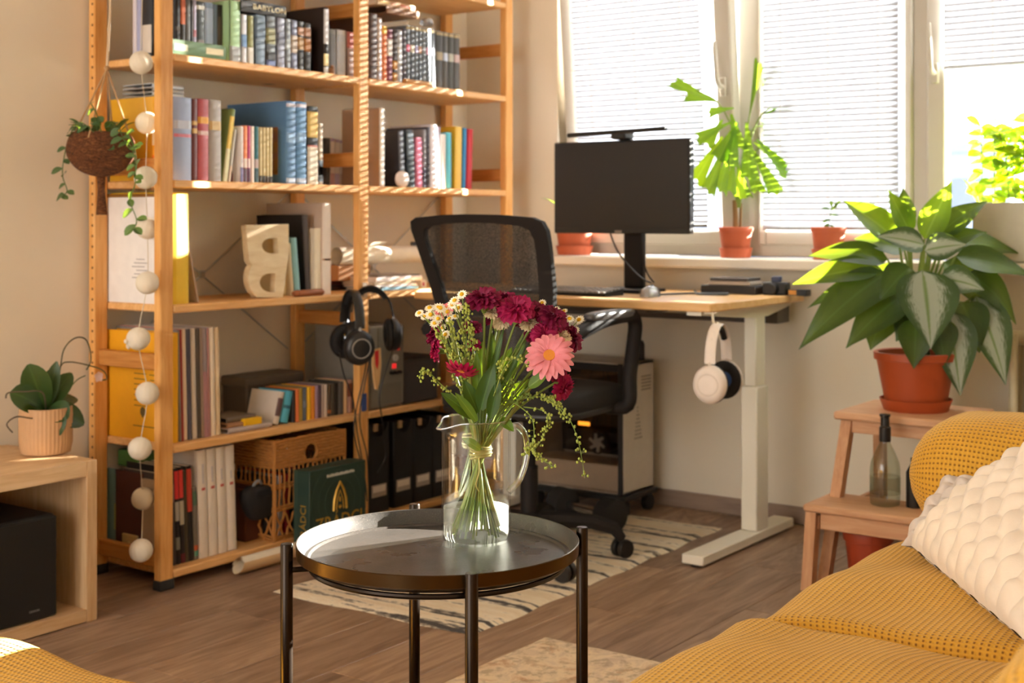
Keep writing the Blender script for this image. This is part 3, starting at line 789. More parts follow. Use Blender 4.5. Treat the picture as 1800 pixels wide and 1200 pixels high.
# wooden letter with two rounded holes
cu = bpy.data.curves.new('wooden_letter', 'CURVE'); cu.dimensions = '2D'; cu.fill_mode = 'BOTH'; cu.extrude = .011; cu.bevel_depth = .001
p0 = atY(470, 519, 3.15)
def spl(pts):
    s_ = cu.splines.new('POLY'); s_.points.add(len(pts)-1); s_.use_cyclic_u = True
    for q_, (px, py) in zip(s_.points, pts):
        w_ = atY(px, py, 3.15)-p0; q_.co = (w_.x, w_.z, 0, 1)
def arc(cx, cy, rx, ry, a0, a1, n=10): return [(cx+rx*math.cos(R(a0+(a1-a0)*i/n)), cy+ry*math.sin(R(a0+(a1-a0)*i/n))) for i in range(n+1)]
spl([(434, 393), (509, 391), (507, 440), (493, 519), (446, 519)]+arc(452, 487, 18, 30, 120, 235, 8)+[(437, 455)])
spl([(489, 415), (489, 443)]+arc(477, 429, 17, 14, 90, 270, 8)[0:])
spl([(482, 477), (480, 511)]+arc(472, 494, 19, 17, 90, 270, 8))
ob = bpy.data.objects.new('wooden_letter', cu); me = bpy.data.meshes.new_from_object(ob); bpy.data.objects.remove(ob)
me.name = 'wooden_letter'; me.materials.clear(); me.materials.append(M_('plywood'))
ob = bpy.data.objects.new('wooden_letter', me); C.objects.link(ob); ob.location = (p0.x, 3.15, Dz+.002); ob.rotation_euler = (R(86), 0, 0)
tag(ob, 'pale plywood letter B bookend with two rounded cutouts', 'letter')
book('small straw-coloured notebook behind the wooden letter', 499, 507, 415, Dz, '#d8bc84', 3.17, .13, (), lean=R(-6), group=gD)
book('cream paperback leaning beside the light blue book', 510, 519, 428, Dz, '#d6c09a', 3.16, .13, (), lean=R(-6), group=gD)
book('light blue slim book leaning on the desk-height shelf', 520, 530, 418, Dz, '#8fc0c4', 3.16, .13, (), lean=R(-6), group=gD)
book('large black portfolio with grey spine leaning behind the light blue book', 539, 548.5, 378, Dz, '#25201f', 3.17, .22, ((.0, 1., '#544c4c'),), lean=R(-4), group=gD)
book('cream hardback beside the black portfolio', 554, 565.5, 401, Dz, '#ecdcc2', 3.15, .17, ((.0, 1., '#f4e6cc'),), group=gD)
book('tall ivory archive box with a tan band on its spine', 567.5, 583, 357, Dz, '#d8c0ac', 3.14, .27, ((.0, 1., '#f0e2d6'), (.37, .39, '#c89058')), cat='archive box', name='archive_box', pages=None)
xa, xb = atY(516, 512, 3.11).x, atY(569, 512, 3.11).x
gc = thing('glasses_case', 'brown leather roll case lying at the shelf edge', 'case', (xa, 3.112, Dz))
b = MB(); b.tube([(.0, 0, .011), (.008, 0, .011), (xb-xa-.008, 0, .011), (xb-xa, 0, .011)], [.006, .0108, .0108, .006], 12); b.build('body', '#9a5a34', gc)
b = MB(); b.torus((.02, 0, .011), .0105, .0012, 16, 6, Matrix.Rotation(R(90), 4, 'Y')); b.build('strap', '#6a3a20', gc)

# --- shelf D, right bay: rolls and papers
zc = atY(660, 448, 3.25).z
rl = thing('paper_roll', 'long cream roll of drawing paper across the papers beside the chair', 'paper roll', (3.45, 3.25, zc))
b = MB(); L = atY(742, 448, 3.25).x-3.45
n = 24
def rollf(u, v):
    a = 2*math.pi*1.0*u; r_ = .031+.004*math.sin(3*a)*.15
    return Vector((L*v, r_*math.cos(a), r_*math.sin(a)))
b.grid(n, 6, rollf, True); b.grid(n, 6, lambda u, v: Vector((L*(1-v), .027*math.cos(2*math.pi*u), .027*math.sin(2*math.pi*u))), True)
b.grid(n, 1, lambda u, v: Vector((L, (.031-.004*v)*math.cos(2*math.pi*u), (.031-.004*v)*math.sin(2*math.pi*u))), True)
b.build('sheet', 'paper', rl, smooth=60)
b = MB(); b.tube([(L-.05, 0, 0), (L-.003, 0, 0)], .017, 14, cap=False); b.build('core', '#e0c070', rl)
b = MB(); b.grid(8, 1, lambda u, v: Vector((L*.40+.16*v*L, .031*math.cos(1+.9*u), .031*math.sin(1+.9*u)+.006+.012*u))); b.build('loose_edge', 'paper_white', rl)
zt = zc-.032
pile = [('red-brown folder at the bottom of the pile by the chair', 3.46, 3.66, .000, .018, '#3c2420', 3.14), ('black and maroon book in the pile under the brown box', 3.45, 3.62, .0185, .034, '#5c2a2c', 3.20)]
for lab, x0, x1, a_, c_, col, y0 in pile:
    flatbook(lab, x0, x1, 3.285, 3.405, Dz+a_, Dz+c_, col)
b = MB(); b.box(0, .17, 0, .15, 0, zt-Dz-.036, .002); o = tag(b.build('cardboard_box', '#b5793e', None), 'flat brown cardboard box under the paper roll', 'box'); o.location = (3.452, 3.245, Dz+.035)
st = [('light blue magazine with a white back at the bottom of the paper stack', 664, 736, .0005, .012, '#86b4cc', 3.115, 2), ('white brochure lying on the light blue magazine', 660, 733, .0125, .021, '#efe6e6', 3.118, -1),
      ('cream booklet in the middle of the paper stack', 657, 724, .0215, .032, '#cdbfa6', 3.122, 1), ('thick white catalogue on top of the paper stack', 662, 742, .0325, .049, '#f2e8e8', 3.118, -1.5),
      ('dark-edged thin folder lying on the white catalogue', 664, 738, .0495, .0535, '#6c5a4c', 3.125, .5)]
for lab, a0, a1, za, zb, col, y0, rz in st:
    x0, x1 = atY(a0, 490, y0).x, atY(a1, 490, y0).x
    flatbook(lab, x0, x1, y0, y0+.155, Dz+za, Dz+zb, col, '#efe6dc', 'magazine' if 'magazine' in lab else 'booklet', 'booklet', R(rz)*.4)
px = atY(725, 433, 3.26)
b = MB(); b.box(-.016, .016, -.008, .008, 0, .014, .002); b.box(.016, .026, -.006, .006, .003, .011, .001)
o = tag(b.build('usb_stick', '#45464a', None), 'small dark gadget lying on the paper roll', 'gadget'); o.location = (px.x, 3.25, zc+.0312)
for lab, px_, py_, col, w_ in (('small white carton with red print at the end of the paper stack', 744, 500, '#f0e0cc', .03),):
    pc = atY(px_, py_, 3.13)
    b = MB(); b.box(-w_/2, w_/2, -.015, .015, 0, .03, .002); o = tag(b.build('carton', col, None), lab, 'carton'); o.location = (pc.x+.01, 3.15, Dz)
    WM[o.name] = Matrix.Translation(o.location); b = MB(); b.box(-w_*.3, w_*.1, -.0158, -.015, .008, .022); b.build('print', '#c8505c', o)

# --- shelf E, left bay
gE = 'records and files on the lower shelf'
yf = book('yellow archive file with printed side inside the end frame', 0, 0, 0, Ez, '#eda613', 3.125, .285, ((.0, 1., '#f4b416'),), x=(2.600, 2.640), h=.325, cat='archive file', name='archive_file', pages='#d8cbb4')
q = MB()
for k in range(10):
    q.box(-.0206, -.020, .10+.006*(k % 3), .155, .245-.016*k, .248-.016*k); q.box(-.0206, -.020, .05, .085-.004*(k % 2), .26-.016*k, .263-.016*k)
q.box(-.0206, -.020, .06, .16, .04, .043)
q.build('printed_lines', '#8a6414', yf, smooth=0)['kind'] = 'stuff'
q = MB(); q.prism([(.115+.012*math.cos(R(a)), .088+.012*math.sin(R(a))) for a in range(0, 181, 30)]+[(.103, .08), (.115, .066), (.127, .08)], 0, .0006, Matrix(((0, 0, -1, -.020), (1, 0, 0, 0), (0, 1, 0, 0), (0, 0, 0, 1))))
q.build('emblem', '#5a4a20', yf, smooth=0)
for lab, p0, p1, yt, col, bands in (
    ('slim grey record sleeve beside the yellow archive file', 316.5, 320, 580, '#8c8078', ()),
    ('red record sleeve right of the slim grey one', 320, 324, 579, '#a4312c', ()),
    ('ivory record sleeve right of the red one', 324, 331, 578, '#ead2b8', ()),
    ('dark grey-blue record sleeve right of the ivory one', 331.5, 339, 578, '#565260', ()),
    ('pale stone record sleeve left of the dark brown one', 339, 348, 577, '#d8c8b4', ()),
    ('dark brown record sleeve in the middle of the records', 348.5, 355, 577, '#54483e', ()),
    ('taupe record sleeve right of the dark brown one', 355, 360, 576, '#a08876', ()),
    ('mauve-grey record sleeve with a reddish edge', 360, 368, 576, '#9c8c8c', ((.0, .6, '#b08084'),)),
    ('narrow rose record sleeve before the wide cream one', 368, 371, 576, '#c08a84', ()),
    ('wide cream record sleeve near the row end', 371, 381, 575, '#f0dcc0', ()),
    ('last tan-edged record sleeve of the row', 381.5, 389, 575, '#dfc49c', ())):
    book(lab, p0, p1, yt, Ez, col, 3.13, .285, bands, lean=R(-1.5), group=gE, name='record_sleeve', cat='record', soft=True, pages='#efe6dc')
x0, x1 = atY(428, 700, 3.30).x, atY(528, 700, 3.30).x
sb = thing('storage_box', 'dark grey fabric storage box with a lid at the back of the lower shelf', 'box', ((x0+x1)/2, 3.345, Ez))
b = MB(); b.box(-(x1-x0)/2, (x1-x0)/2, -.06, .06, 0, .115, .006); b.build('body', '#564a40', sb)
b = MB(); b.box(-(x1-x0)/2-.004, (x1-x0)/2+.004, -.064, .064, .105, .14, .006); b.build('lid', '#5f5348', sb)
for lab, a0, a1, za, zb, col, y0 in (('wide silver disc box at the bottom of the small stack beside the records', 402, 478, 0.0005, .016, '#b8a8a0', 3.115), ('brown and orange disc box on the silver one', 400, 440, .0165, .030, '#a87850', 3.125), ('dark flat case under the small yellow box', 399, 450, .0305, .046, '#6a5844', 3.135)):
    xa, xb = atY(a0, 745, y0).x, atY(a1, 745, y0).x
    flatbook(lab, xa, xb, y0, y0+.12, Ez+za, Ez+zb, col, None, 'disc_box', 'box')
xa, xb = atY(430, 735, 3.12).x, atY(460, 735, 3.12).x
b = MB(); b.box(0, xb-xa, 0, .05, 0, .021, .001); o = tag(b.build('card_box', '#f2bc12', None), 'small bright yellow box on the disc boxes', 'box'); o.location = (xa, 3.118, Ez+.0165)
gd = 'disc cases on the lower shelf'
book('white disc case leaning left of the cyan one', 481, 491, 690, Ez, '#d8ccc0', 3.125, .13, ((.25, .8, '#6a5050'),), lean=R(15), group=gd, pages=None, name='disc_case', cat='disc case')
book('cyan disc case leaning on the black cases', 494, 507, 689, Ez, '#58b4d0', 3.125, .13, ((.45, .55, '#2c6880'),), lean=R(14), group=gd, pages=None, name='disc_case', cat='disc case')
for lab, p0, p1, yt, col, bands in (
    ('black disc case at the head of the upright cases', 515, 520, 686, '#241e1c', ()),
    ('orange disc case first after the black one', 520, 527, 684, '#e88048', ()),
    ('olive disc case right of the orange one', 527, 533, 682, '#a88a34', ()),
    ('slate-blue disc case right of the olive one', 533, 540, 681, '#5c6672', ((.4, .6, '#7c8490'),)),
    ('sunny yellow disc case right of the slate-blue one', 540.5, 548, 680, '#f2be2c', ()),
    ('tangerine disc case beside the sunny yellow one', 548, 555, 679, '#e6902c', ()),
    ('lilac disc case right of the tangerine one', 555, 560, 678, '#b08fa8', ()),
    ('plum disc case beside the lilac one', 560, 566, 677, '#5c4450', ()),
    ('beige disc case with torn white label', 566, 571, 676, '#b8a498', ()),
    ('bone-white disc case in the upright row', 571, 576, 676, '#e0d0c4', ()),
    ('umber disc case with small orange mark', 576, 583, 675, '#5a4838', ((.1, .2, '#b87040'),)),
    ('dark khaki disc case right of the umber one', 583, 588, 674, '#544c40', ()),
    ('jet black disc case before the last greys', 588, 595, 673, '#26221e', ()),
    ('wide charcoal disc case before the cream one', 595, 605, 671, '#4c4844', ((.0, 1., '#565250'),)),
    ('cream disc case near the middle post', 605, 611, 669, '#e0b98c', ()),
    ('brown and pink mottled disc case at the middle post', 611, 621, 668, '#b08c80', ((.5, .9, '#7a4434'),))):
    book(lab, p0, p1-.2, yt, Ez, col, 3.125, .14, bands, group=gd, pages=None, name='disc_case', cat='disc case')

# --- shelf E, right bay: grey device and dark box
m_, nt_, bs_ = newmat('led_red'); bs_.inputs['Base Color'].default_value = (.8, .02, .02, 1); bs_.inputs['Emission Color'].default_value = (1, .03, .03, 1); bs_.inputs['Emission Strength'].default_value = .35
xa, xb = 3.462, atY(711, 640, 3.10).x
zt = atY(680, 572, 3.10).z-Ez
dv = thing('lab_power_supply', 'grey boxy lab device with red display and knobs on the lower shelf', 'device', (xa, 3.10, Ez))
w = xb-xa
b = MB(); b.box(0, w, .004, .27, .006, zt, .004); b.box(.004, w-.004, .02, .26, 0, .006); b.build('case', '#8b857a', dv)
b = MB(); b.box(w*.22, w-.004, 0, .006, .012, zt-.006, .002); fp = b.build('front_panel', '#7e7a70', dv)
b = MB(); b.box(w*.62, w*.84, -.002, .0, zt*.69, zt*.76, .0005); b.build('display', 'led_red', fp)
b = MB(); b.box(w*.62, w*.74, -.002, .0, zt*.47, zt*.53, .0005); b.build('button', 'led_red', fp)
b = MB(); b.tube([(w*.70, .0, zt*.60), (w*.70, -.008, zt*.60)], .012, 14); b.build('dial', '#c8c8c4', fp)
for k in range(3):
    b = MB(); b.tube([(w*(.58+.12*k), .0, zt*.42), (w*(.58+.12*k), -.014, zt*.42)], [.006, .005], 12); b.build('knob', '#1d1b1a', fp)
b = MB(); b.box(w*.3, w*.9, -.001, .0, zt*.06, zt*.30); b.build('lower_plate', '#746e64', fp)
x2 = atY(770, 650, 3.11).x
b = MB(); b.box(0, x2-xb-.012, 0, .24, 0, .165, .008); o = tag(b.build('speaker_cube', '#3a3636', None), 'dark grey plastic box right of the lab device', 'box'); o.location = (xb+.008, 3.11, Ez)
WM[o.name] = Matrix.Translation(o.location)
b = MB(); b.box(.008, .02, -.001, .001, .10, .13); b.build('marking', '#7a1c20', o)
b = MB(); b.box(.002, x2-xb-.014, -.002, .0, .005, .15, .001); b.build('front_grille', '#454040', o)

# --- shelf F: files, binders, box
gF = 'files on the bottom shelf'
book('dark red-brown folio inside the end frame on the bottom shelf', 0, 0, 0, Fz, '#4a2420', 3.247, .125, (), x=(2.6035, 2.6095), h=.262, group=gF)
book('blue-green folder at the back of the bottom shelf end', 0, 0, 0, Fz, '#5c7a78', 3.375, .04, ((.3, .6, '#8a8c50'),), x=(2.600, 2.611), h=.262, group=gF, pages=None)
b = MB(); b.box(0, .0115, 0, .11, 0, .225, .003); b.box(-.003, .0125, -.004, .114, .225, .250, .002)
o = tag(b.build('carton', '#b9a188', None), 'upright beige carton with a wooden lid inside the end frame', 'carton'); o.location = (2.5965, 3.130, Fz)
b = MB(); b.box(0, .0085, 0, .07, 0, .075, .002); b.ball((-.002, .035, .05), .006, 8, 6)
o = tag(b.build('wooden_box', '#c8a870', None), 'small pale wooden box at the end frame bottom', 'box'); o.location = (2.5945, 3.262, Fz)
for lab, p0, p1, yt, col, bands, ln in (
    ('grey-black comic album at the post end of the bottom shelf', 305, 310.5, 835, '#4c4444', ((.7, .9, '#8a6a6a'),), 2),
    ('black comic album with a red head, left of two', 311, 318.5, 822, '#1e1c20', ((.68, .97, '#e0383c'), (.45, .65, '#b4aea4'), (.15, .28, '#8a8c84')), 2),
    ('black comic album with a red head and maroon foot', 319, 327, 820, '#211c1e', ((.68, .97, '#e0403c'), (.4, .65, '#c0b8a4'), (.0, .1, '#6a2230')), 2),
    ('dark olive slim album', 327.5, 332, 826, '#4c4430', (), 1),
    ('black album with a long red-orange title', 332.5, 342, 818, '#221e1c', ((.52, .97, '#c4402c'),), 1),
    ('grey comic album with a coloured foot beside the white binders', 342.5, 350, 856, '#7c7266', ((.05, .12, '#5c9c84'), (.13, .2, '#d0643c'), (.75, .95, '#4c6a54')), 2)):
    book(lab, p0, p1, yt, Fz, col, 3.13, .22, bands, lean=R(-2.2), group=gF, soft=True)
for i in range(4):
    o = book('white ring binder with a red spine stamp, %s after the comic albums' % ('first', 'second', 'third', 'fourth')[i], 353+16.4*i, 368.6+16.4*i, 790-2.6*i, Fz, '#e9dccd', 3.125, .25, (), lean=R(-2.2), group='white ring binders on the bottom shelf', cat='binder', name='binder', pages='#e0d4c4')
    q = MB(); q.box(-.006, .007, -.0012, .0, .205, .213); q.build('red_stamp', '#c85a50', o, smooth=0)
    q = MB(); q.box(-.0035, .0035, -.0010, .0, .225, .285-.012*i); q.build('spine_title', '#cfc6c4', o, smooth=0)
b = MB(); b.box(0, .105, 0, .10, 0, .05, .004); o = tag(b.build('game_carton', '#4f7a3c', None), 'green carton lying on top of the comic albums at the back', 'carton'); o.location = (2.63, 3.30, Fz+.268)
b = MB(); b.box(0, .14, 0, .20, 0, .17, .004); o = tag(b.build('leather_box', '#5a3020', None), 'dark red-brown leather box between the white binders and the basket', 'box')
xbk = atY(420, 930, 3.20).x
o.location = (xbk, 3.17, Fz)
pb = thing('camera_pouch', 'black padded camera pouch lying before the wicker basket', 'pouch', (xbk+.018, 3.135, Fz+.13))
b = MB()
def pouch(u, v):
    a = 2*math.pi*u; ph_ = math.pi*v; k = abs(math.sin(ph_))**.55
    x_ = .058*k*math.copysign(abs(math.cos(a))**.6, math.cos(a)); y_ = .032*k*math.copysign(abs(math.sin(a))**.6, math.sin(a))
    return Vector((x_+.01*math.sin(ph_*2), y_, -.055*math.cos(ph_)))
b.grid(20, 12, pouch, True); b.build('bag', 'black_fabric', pb, smooth=180)
b = MB(); b.box(-.04, .035, -.034, .03, .012, .052, .01); b.build('flap', 'black_fabric', pb)
b = MB(); b.tube(bez((-.02, .0, .05), (-.015, -.02, .09), (.02, 0, .05), 8), .005, 6); b.build('strap', '#8a8684', pb)

# wicker basket
BX0, BX1 = atY(482, 860, 3.10).x, atY(605, 860, 3.10).x
BY0, BY1, BZ0, BZ1 = 3.10, 3.385, Fz+.002, atY(482, 776, 3.10).z
bk = thing('wicker_basket', 'golden woven wicker basket with an oval handle hole on the bottom shelf', 'basket', ((BX0+BX1)/2, (BY0+BY1)/2, Fz))
plain('wicker', '#b5793a', .75, var=.3, nscale=60, bmp=.4)
r2 = random.Random(5)
def strand(b, p, q, r=.0035, wob=.0025, n=7):
    pts = []
    for i in range(n+1):
        t_ = i/n; pts.append(p.lerp(q, t_)+Vector((r2.uniform(-wob, wob), r2.uniform(-wob, wob), r2.uniform(-wob, wob))))
    b.tube(pts, r, 5)
def face(P, U, V, w, h, hole):
    b = MB()
    def at(u, v): return P+U*u+V*v
    for v in (.0, .012, h*.30, h*.33, h*.52, h*.55): strand(b, at(0, v), at(w, v), .0048)
    k = 0
    while k*.0100 < h*.27:                                   # dense rim band
        v = h-.004-k*.0100; k += 1
        if hole and abs(v-h*.83) < .030:
            e = math.sqrt(max(0, 1-((v-h*.83)/.032)**2))*.030
            strand(b, at(0, v), at(w/2-e, v), .0062, .0022, 12); strand(b, at(w/2+e, v), at(w, v), .0062, .0022, 12)
        else: strand(b, at(0, v), at(w, v), .0062, .0024, 20)
    n_ = int(w/.021)
    for i in range(n_+1):
        u = w*i/n_; strand(b, at(u, h*.32), at(u, h*.74), .0036)
    for i in range(n_//2+1):
        u = w*i/(n_//2); strand(b, at(u, 0), at(min(w, u+.055), h*.32), .0042); strand(b, at(u, 0), at(max(0, u-.055), h*.32), .0042)
    for u in (0, w): strand(b, at(u, 0), at(u, h), .0065, .001)
    if hole:
        M = Matrix((tuple(U)+(0,), tuple(V)+(0,), tuple(U.cross(V))+(0,), (0, 0, 0, 1))).transposed()
        bb = len(b.v); b.torus((0, 0, 0), .031, .0055, 22, 6); b.xf(Matrix.Translation(at(w/2, h*.83)) @ M.to_4x4(), bb)
    return b
H_ = BZ1-BZ0
face(Vector((BX0, BY0, BZ0)), Vector((1, 0, 0)), Vector((0, 0, 1)), BX1-BX0, H_, True).build('woven_front', 'wicker', bk, world=True, smooth=60)
face(Vector((BX0, BY1, BZ0)), Vector((0, -1, 0)), Vector((0, 0, 1)), BY1-BY0, H_, False).build('woven_side', 'wicker', bk, world=True, smooth=60)
face(Vector((BX1, BY0, BZ0)), Vector((0, 1, 0)), Vector((0, 0, 1)), BY1-BY0, H_, False).build('woven_side', 'wicker', bk, world=True, smooth=60)
face(Vector((BX1, BY1, BZ0)), Vector((-1, 0, 0)), Vector((0, 0, 1)), BX1-BX0, H_, False).build('woven_back', 'wicker', bk, world=True, smooth=60)
b = MB(); b.box(BX0, BX1, BY0, BY1, BZ0, BZ0+.006); b.build('base', 'wicker', bk, world=True)
for i in range(9):
    cc = ('#1f1c1c', '#d8d0cc', '#a01c24', '#2a2c34', '#c8c0b8', '#a01c24', '#26201e', '#3f5a38', '#2a2626')[i]
    x_ = BX0+.016+i*(BX1-BX0-.03)/9
    b = MB(); b.box(0, .016, 0, .21, 0, .19, .001); o = tag(b.build('dvd_case', cc, None, smooth=0), ('black', 'white', 'red', 'navy', 'pale grey', 'crimson', 'brown-black', 'dark green', 'charcoal')[i]+' film case standing inside the wicker basket', 'film case', 'film cases in the wicker basket'); o.location = (x_, BY0+.03, BZ0+.007)

# black magazine files in the right bay
for i, (p0, p1) in enumerate(((648, 684), (692, 725.5), (727, 759.5), (761, 794))):
    xa, xb = atY(p0, 800, 3.12).x, atY(p1, 800, 3.12).x; w = xb-xa
    fl = thing('magazine_file', 'black magazine file with white label, %s from the middle shelf post' % ('first', 'second', 'third', 'fourth')[i], 'magazine file', (xa, 3.12, Fz), group='black magazine files on the bottom shelf')
    h = .312-.004*i
    b = MB(); b.box(0, .004, 0, .25, 0, h, .001); b.box(w-.004, w, 0, .25, 0, h, .001); b.box(.004, w-.004, .0, .25, 0, .004); b.box(.004, w-.004, .246, .25, 0, h)
    hole_c = h-.012
    b.prism([(.004, .004), (w-.004, .004), (w-.004, h)]+[(w/2+(w/2-.008)*math.cos(R(a)), h-(w/2-.008)*math.sin(R(a))) for a in range(0, 181, 20)]+[(.004, h)], 0, .004, Matrix(((1, 0, 0, 0), (0, 0, 1, 0), (0, 1, 0, 0), (0, 0, 0, 1))))
    b.build('case', 'black_plastic', fl)
    b = MB(); b.box(.008, w-.008, .02, .22, .006, h-.012); b.build('papers', '#2b2724', fl, smooth=0)
    b = MB(); b.box(w*.42, w*.58, .012, .02, h-.03, h-.004); b.build('tab', '#c8a884', fl, smooth=0)
    b = MB(); b.box(w*.14, w*.86, -.0015, 0, .055, .098, .0005); lh = b.build('label_holder', '#b9aa9c', fl, smooth=0)
    b = MB(); b.box(w*.2, w*.8, -.002, -.0015, .072, .094); b.build('label_card', '#efe6da', lh, smooth=0)

# board game box on the floor before the middle post
gy = 2.985
xa, xb = atY(544, 870, gy).x, atY(643, 870, gy).x; hz = atY(544, 829, gy).z
gb = thing('board_game_box', 'dark green board game box with gold lettering standing before the shelf', 'game box', (xa, gy, 0))
w = xb-xa
b = MB(); b.box(0, w, 0, .055, 0, hz, .002); b.build('lid', '#22382e', gb)
b = MB(); b.box(.002, w-.002, .055, .072, .002, hz-.002, .001); b.build('tray', '#2c4236', gb)
plain('gold_print', '#c89a3c', .4, .5)
tm = text_mesh('ZRÁDCI', .066, .0003, 1.0); tm.materials.append(M_('gold_print')); tw = max(v.co.x for v in tm.vertices)-min(v.co.x for v in tm.vertices)
inst('lettering', tm, gb, (w*.52, -.0006, hz*.36), (R(90), 0, 0), (w*.82/tw, 1, 1))
tm = text_mesh('ZRÁDCI', .034, .0003, 1.0); tm.materials.append(M_('gold_print'))
inst('side_lettering', tm, gb, (-.0006, .026, hz*.40), Matrix(((0, 0, -1), (0, 1, 0), (1, 0, 0))).to_euler())
b = MB(); cx_, cz_ = w*.53, hz*.60
outer = [(cx_-.030, cz_-.03), (cx_-.027, cz_+.005), (cx_-.016, cz_+.035), (cx_, cz_+.06), (cx_+.016, cz_+.035), (cx_+.027, cz_+.005), (cx_+.030, cz_-.03)]
b.tube([(x_, -.0005, z_) for x_, z_ in outer], .0045, 6, flat=None)
b.tube([(cx_-.017, -.0005, cz_-.028), (cx_-.013, -.0005, cz_+.005), (cx_, -.0005, cz_+.034), (cx_+.013, -.0005, cz_+.005), (cx_+.017, -.0005, cz_-.028)], .0022, 6)
b.ball((cx_, -.0005, cz_+.004), .0065, 8, 6, (.7, .3, 1.4)); b.ball((cx_, -.0005, cz_-.020), .008, 8, 6, (1, .3, .8)); b.build('emblem', 'gold_print', gb)
b = MB()
for k in range(17): b.box(w*.30+k*w*.029, w*.30+k*w*.029+w*.021, -.0006, .0, hz*.89, hz*.89+.0095-.002*(k % 3 == 1))
b.build('strapline', '#d8d4c4', gb, smooth=0)
b = MB()
for k in (.02, .05, .08): b.torus((cx_, -.0002, cz_), .05+k, .0006, 40, 4, Matrix.Rotation(R(90), 4, 'X'))
b.build('ring_print', '#2f4a3c', gb)
# rolled paper on the floor
p0, p1 = atZ(398, 996, .026), Vector((3.30, 3.035, .026)); p0 = Vector((2.80, 3.045, .026))
rp = thing('floor_paper_roll', 'rolled brown paper lying on the floor under the shelf edge', 'paper roll', (p0.x, p0.y, 0))
b = MB(); L = .50
def spiral(u, v):
    a = 2*math.pi*1.35*u; r_ = .026-.008*u
    return Vector((L*v+.012*math.sin(a), r_*math.cos(a), .027+r_*math.sin(a)))
b.grid(36, 4, spiral); b.build('sheet', 'kraft', rp, smooth=180)
b = MB(); b.grid(36, 4, lambda u, v: spiral(u, v)+Vector((0, -.0006*math.cos(2*math.pi*1.35*u), .0012*math.sin(1)))); b.build('inner_sheet', 'paper', rp, smooth=180)

# ================================================================== left: low cabinet, loudspeaker, orchid
CX1, CY0, CH = 2.268, 3.015, .432
cb = thing('low_cabinet', 'low oak cabinet with an open compartment beside the bookshelf', 'cabinet', (1.6, 3.22, 0))
b = MB(); b.box(.9, CX1-.034, CY0, LY-.016, CH-.042, CH, .002); b.build('top_panel', 'oak', cb, world=True)
b = MB(); b.box(CX1-.034, CX1, CY0, LY-.016, 0, CH, .002); b.build('side_panel', 'oak_side', cb, world=True)
b = MB(); b.box(.9, .934, CY0, LY-.016, 0, CH-.042, .002); b.build('side_panel', 'oak_side', cb, world=True)
b = MB(); b.box(.934, CX1-.034, CY0, LY-.016, .002, .036, .002); b.build('bottom_panel', 'oak', cb, world=True)
b = MB(); b.box(.934, CX1-.034, LY-.024, LY-.017, .036, CH-.042); b.build('back_panel', 'oak', cb, world=True)
b = MB(); b.box(1.58, 1.60, CY0+.01, LY-.025, .036, CH-.042, .002); b.build('divider', 'oak_side', cb, world=True)
sx1 = atY(100, 1075, 3.035).x
sp = thing('loudspeaker', 'black box loudspeaker standing inside the oak cabinet', 'speaker', (sx1-.10, 3.035, .036))
b = MB(); b.box(-.10, .10, .006, .28, 0, .268, .006); b.build('cabinet_body', '#0e0c0b', sp)
b = MB(); b.box(-.097, .097, -.006, .006, .003, .265, .004); gr = b.build('front_grille', '#0b0a0a', sp)
tm = text_mesh('DENON', .0085, .0003); tm.materials.append(M_('#8c8682')); inst('maker_badge', tm, gr, (.028, -.0065, .028), (R(90), 0, 0))

def leaf(P0, P1, width, droop=.0, up=(0, 0, 1), n=10, k=6, fold=.12, shape='oval', wave=0., bend=None, twist=0.):
    """a blade from P0 to P1; droop lifts the middle of its arc; returns MB with uv"""
    P0, P1 = Vector(P0), Vector(P1); d = P1-P0; L = d.length; up = Vector(up)
    mid = (P0+P1)/2+up*droop*L if bend is None else Vector(bend)
    pts = bez(P0, mid, P1, n)
    b = MB()
    def frame(i):
        t = (pts[min(i+1, n)]-pts[max(i-1, 0)]).normalized()
        s = t.cross(up)
        if s.length < 1e-4: s = t.orthogonal()
        s.normalize(); nn = s.cross(t)
        if twist:
            q = Matrix.Rotation(twist*i/n, 3, t); s = q @ s; nn = q @ nn
        return t, s, nn
    fr = [frame(i) for i in range(n+1)]
    def wd(v):
        if shape == 'oval': return max(.02, math.sin(math.pi*min(1, v*.97+.03)**.8))**.75
        if shape == 'lance': return max(.02, math.sin(math.pi*v**.62))**1.0
        if shape == 'strap': return min(1, v*4+.35)*min(1, (1-v)*5+.03)
        if shape == 'fish': return .14+.86*min(1, v*1.1)**1.2
        if shape == 'round': return max(.03, math.sin(math.pi*(v**1.15)))**.6
    def fn(u, v):
        i = min(n, int(round(v*n))); t, s, nn = fr[i]; a = (u-.5)*2; w_ = wd(v)*width*.5
        off = s*(a*w_)+nn*(abs(a)**1.4*w_*fold*2)+nn*(wave*L*math.sin(v*9+a*2)*abs(a))
        if shape == 'fish' and v > .80: off -= t*(L*(v-.80)/.2*(.08*abs(math.sin(a*3.1+P0.z*40))+.14*(a*.5+.5)))
        return pts[i]+off
    b.grid(k, n, fn, uv=True)
    return b
leafmat('orchid_leaf', '#2c4a20', '#3c5c2c', trans=.12, rough=.35)
leafmat('vine_leaf', '#43603a', '#6a8458', trans=.2, rough=.45)
op = atZ(80, 800, CH); op = Vector((op.x+.022, op.y+.03, CH))
orc = thing('potted_orchid', 'moth orchid with drooping bare stems in a ribbed beige pot on the cabinet', 'potted plant', op)
b = MB(); n = 64; prof = [(.058, .0), (.066, .004), (.070, .03), (.0705, .105), (.070, .128), (.066, .128), (.066, .108)]
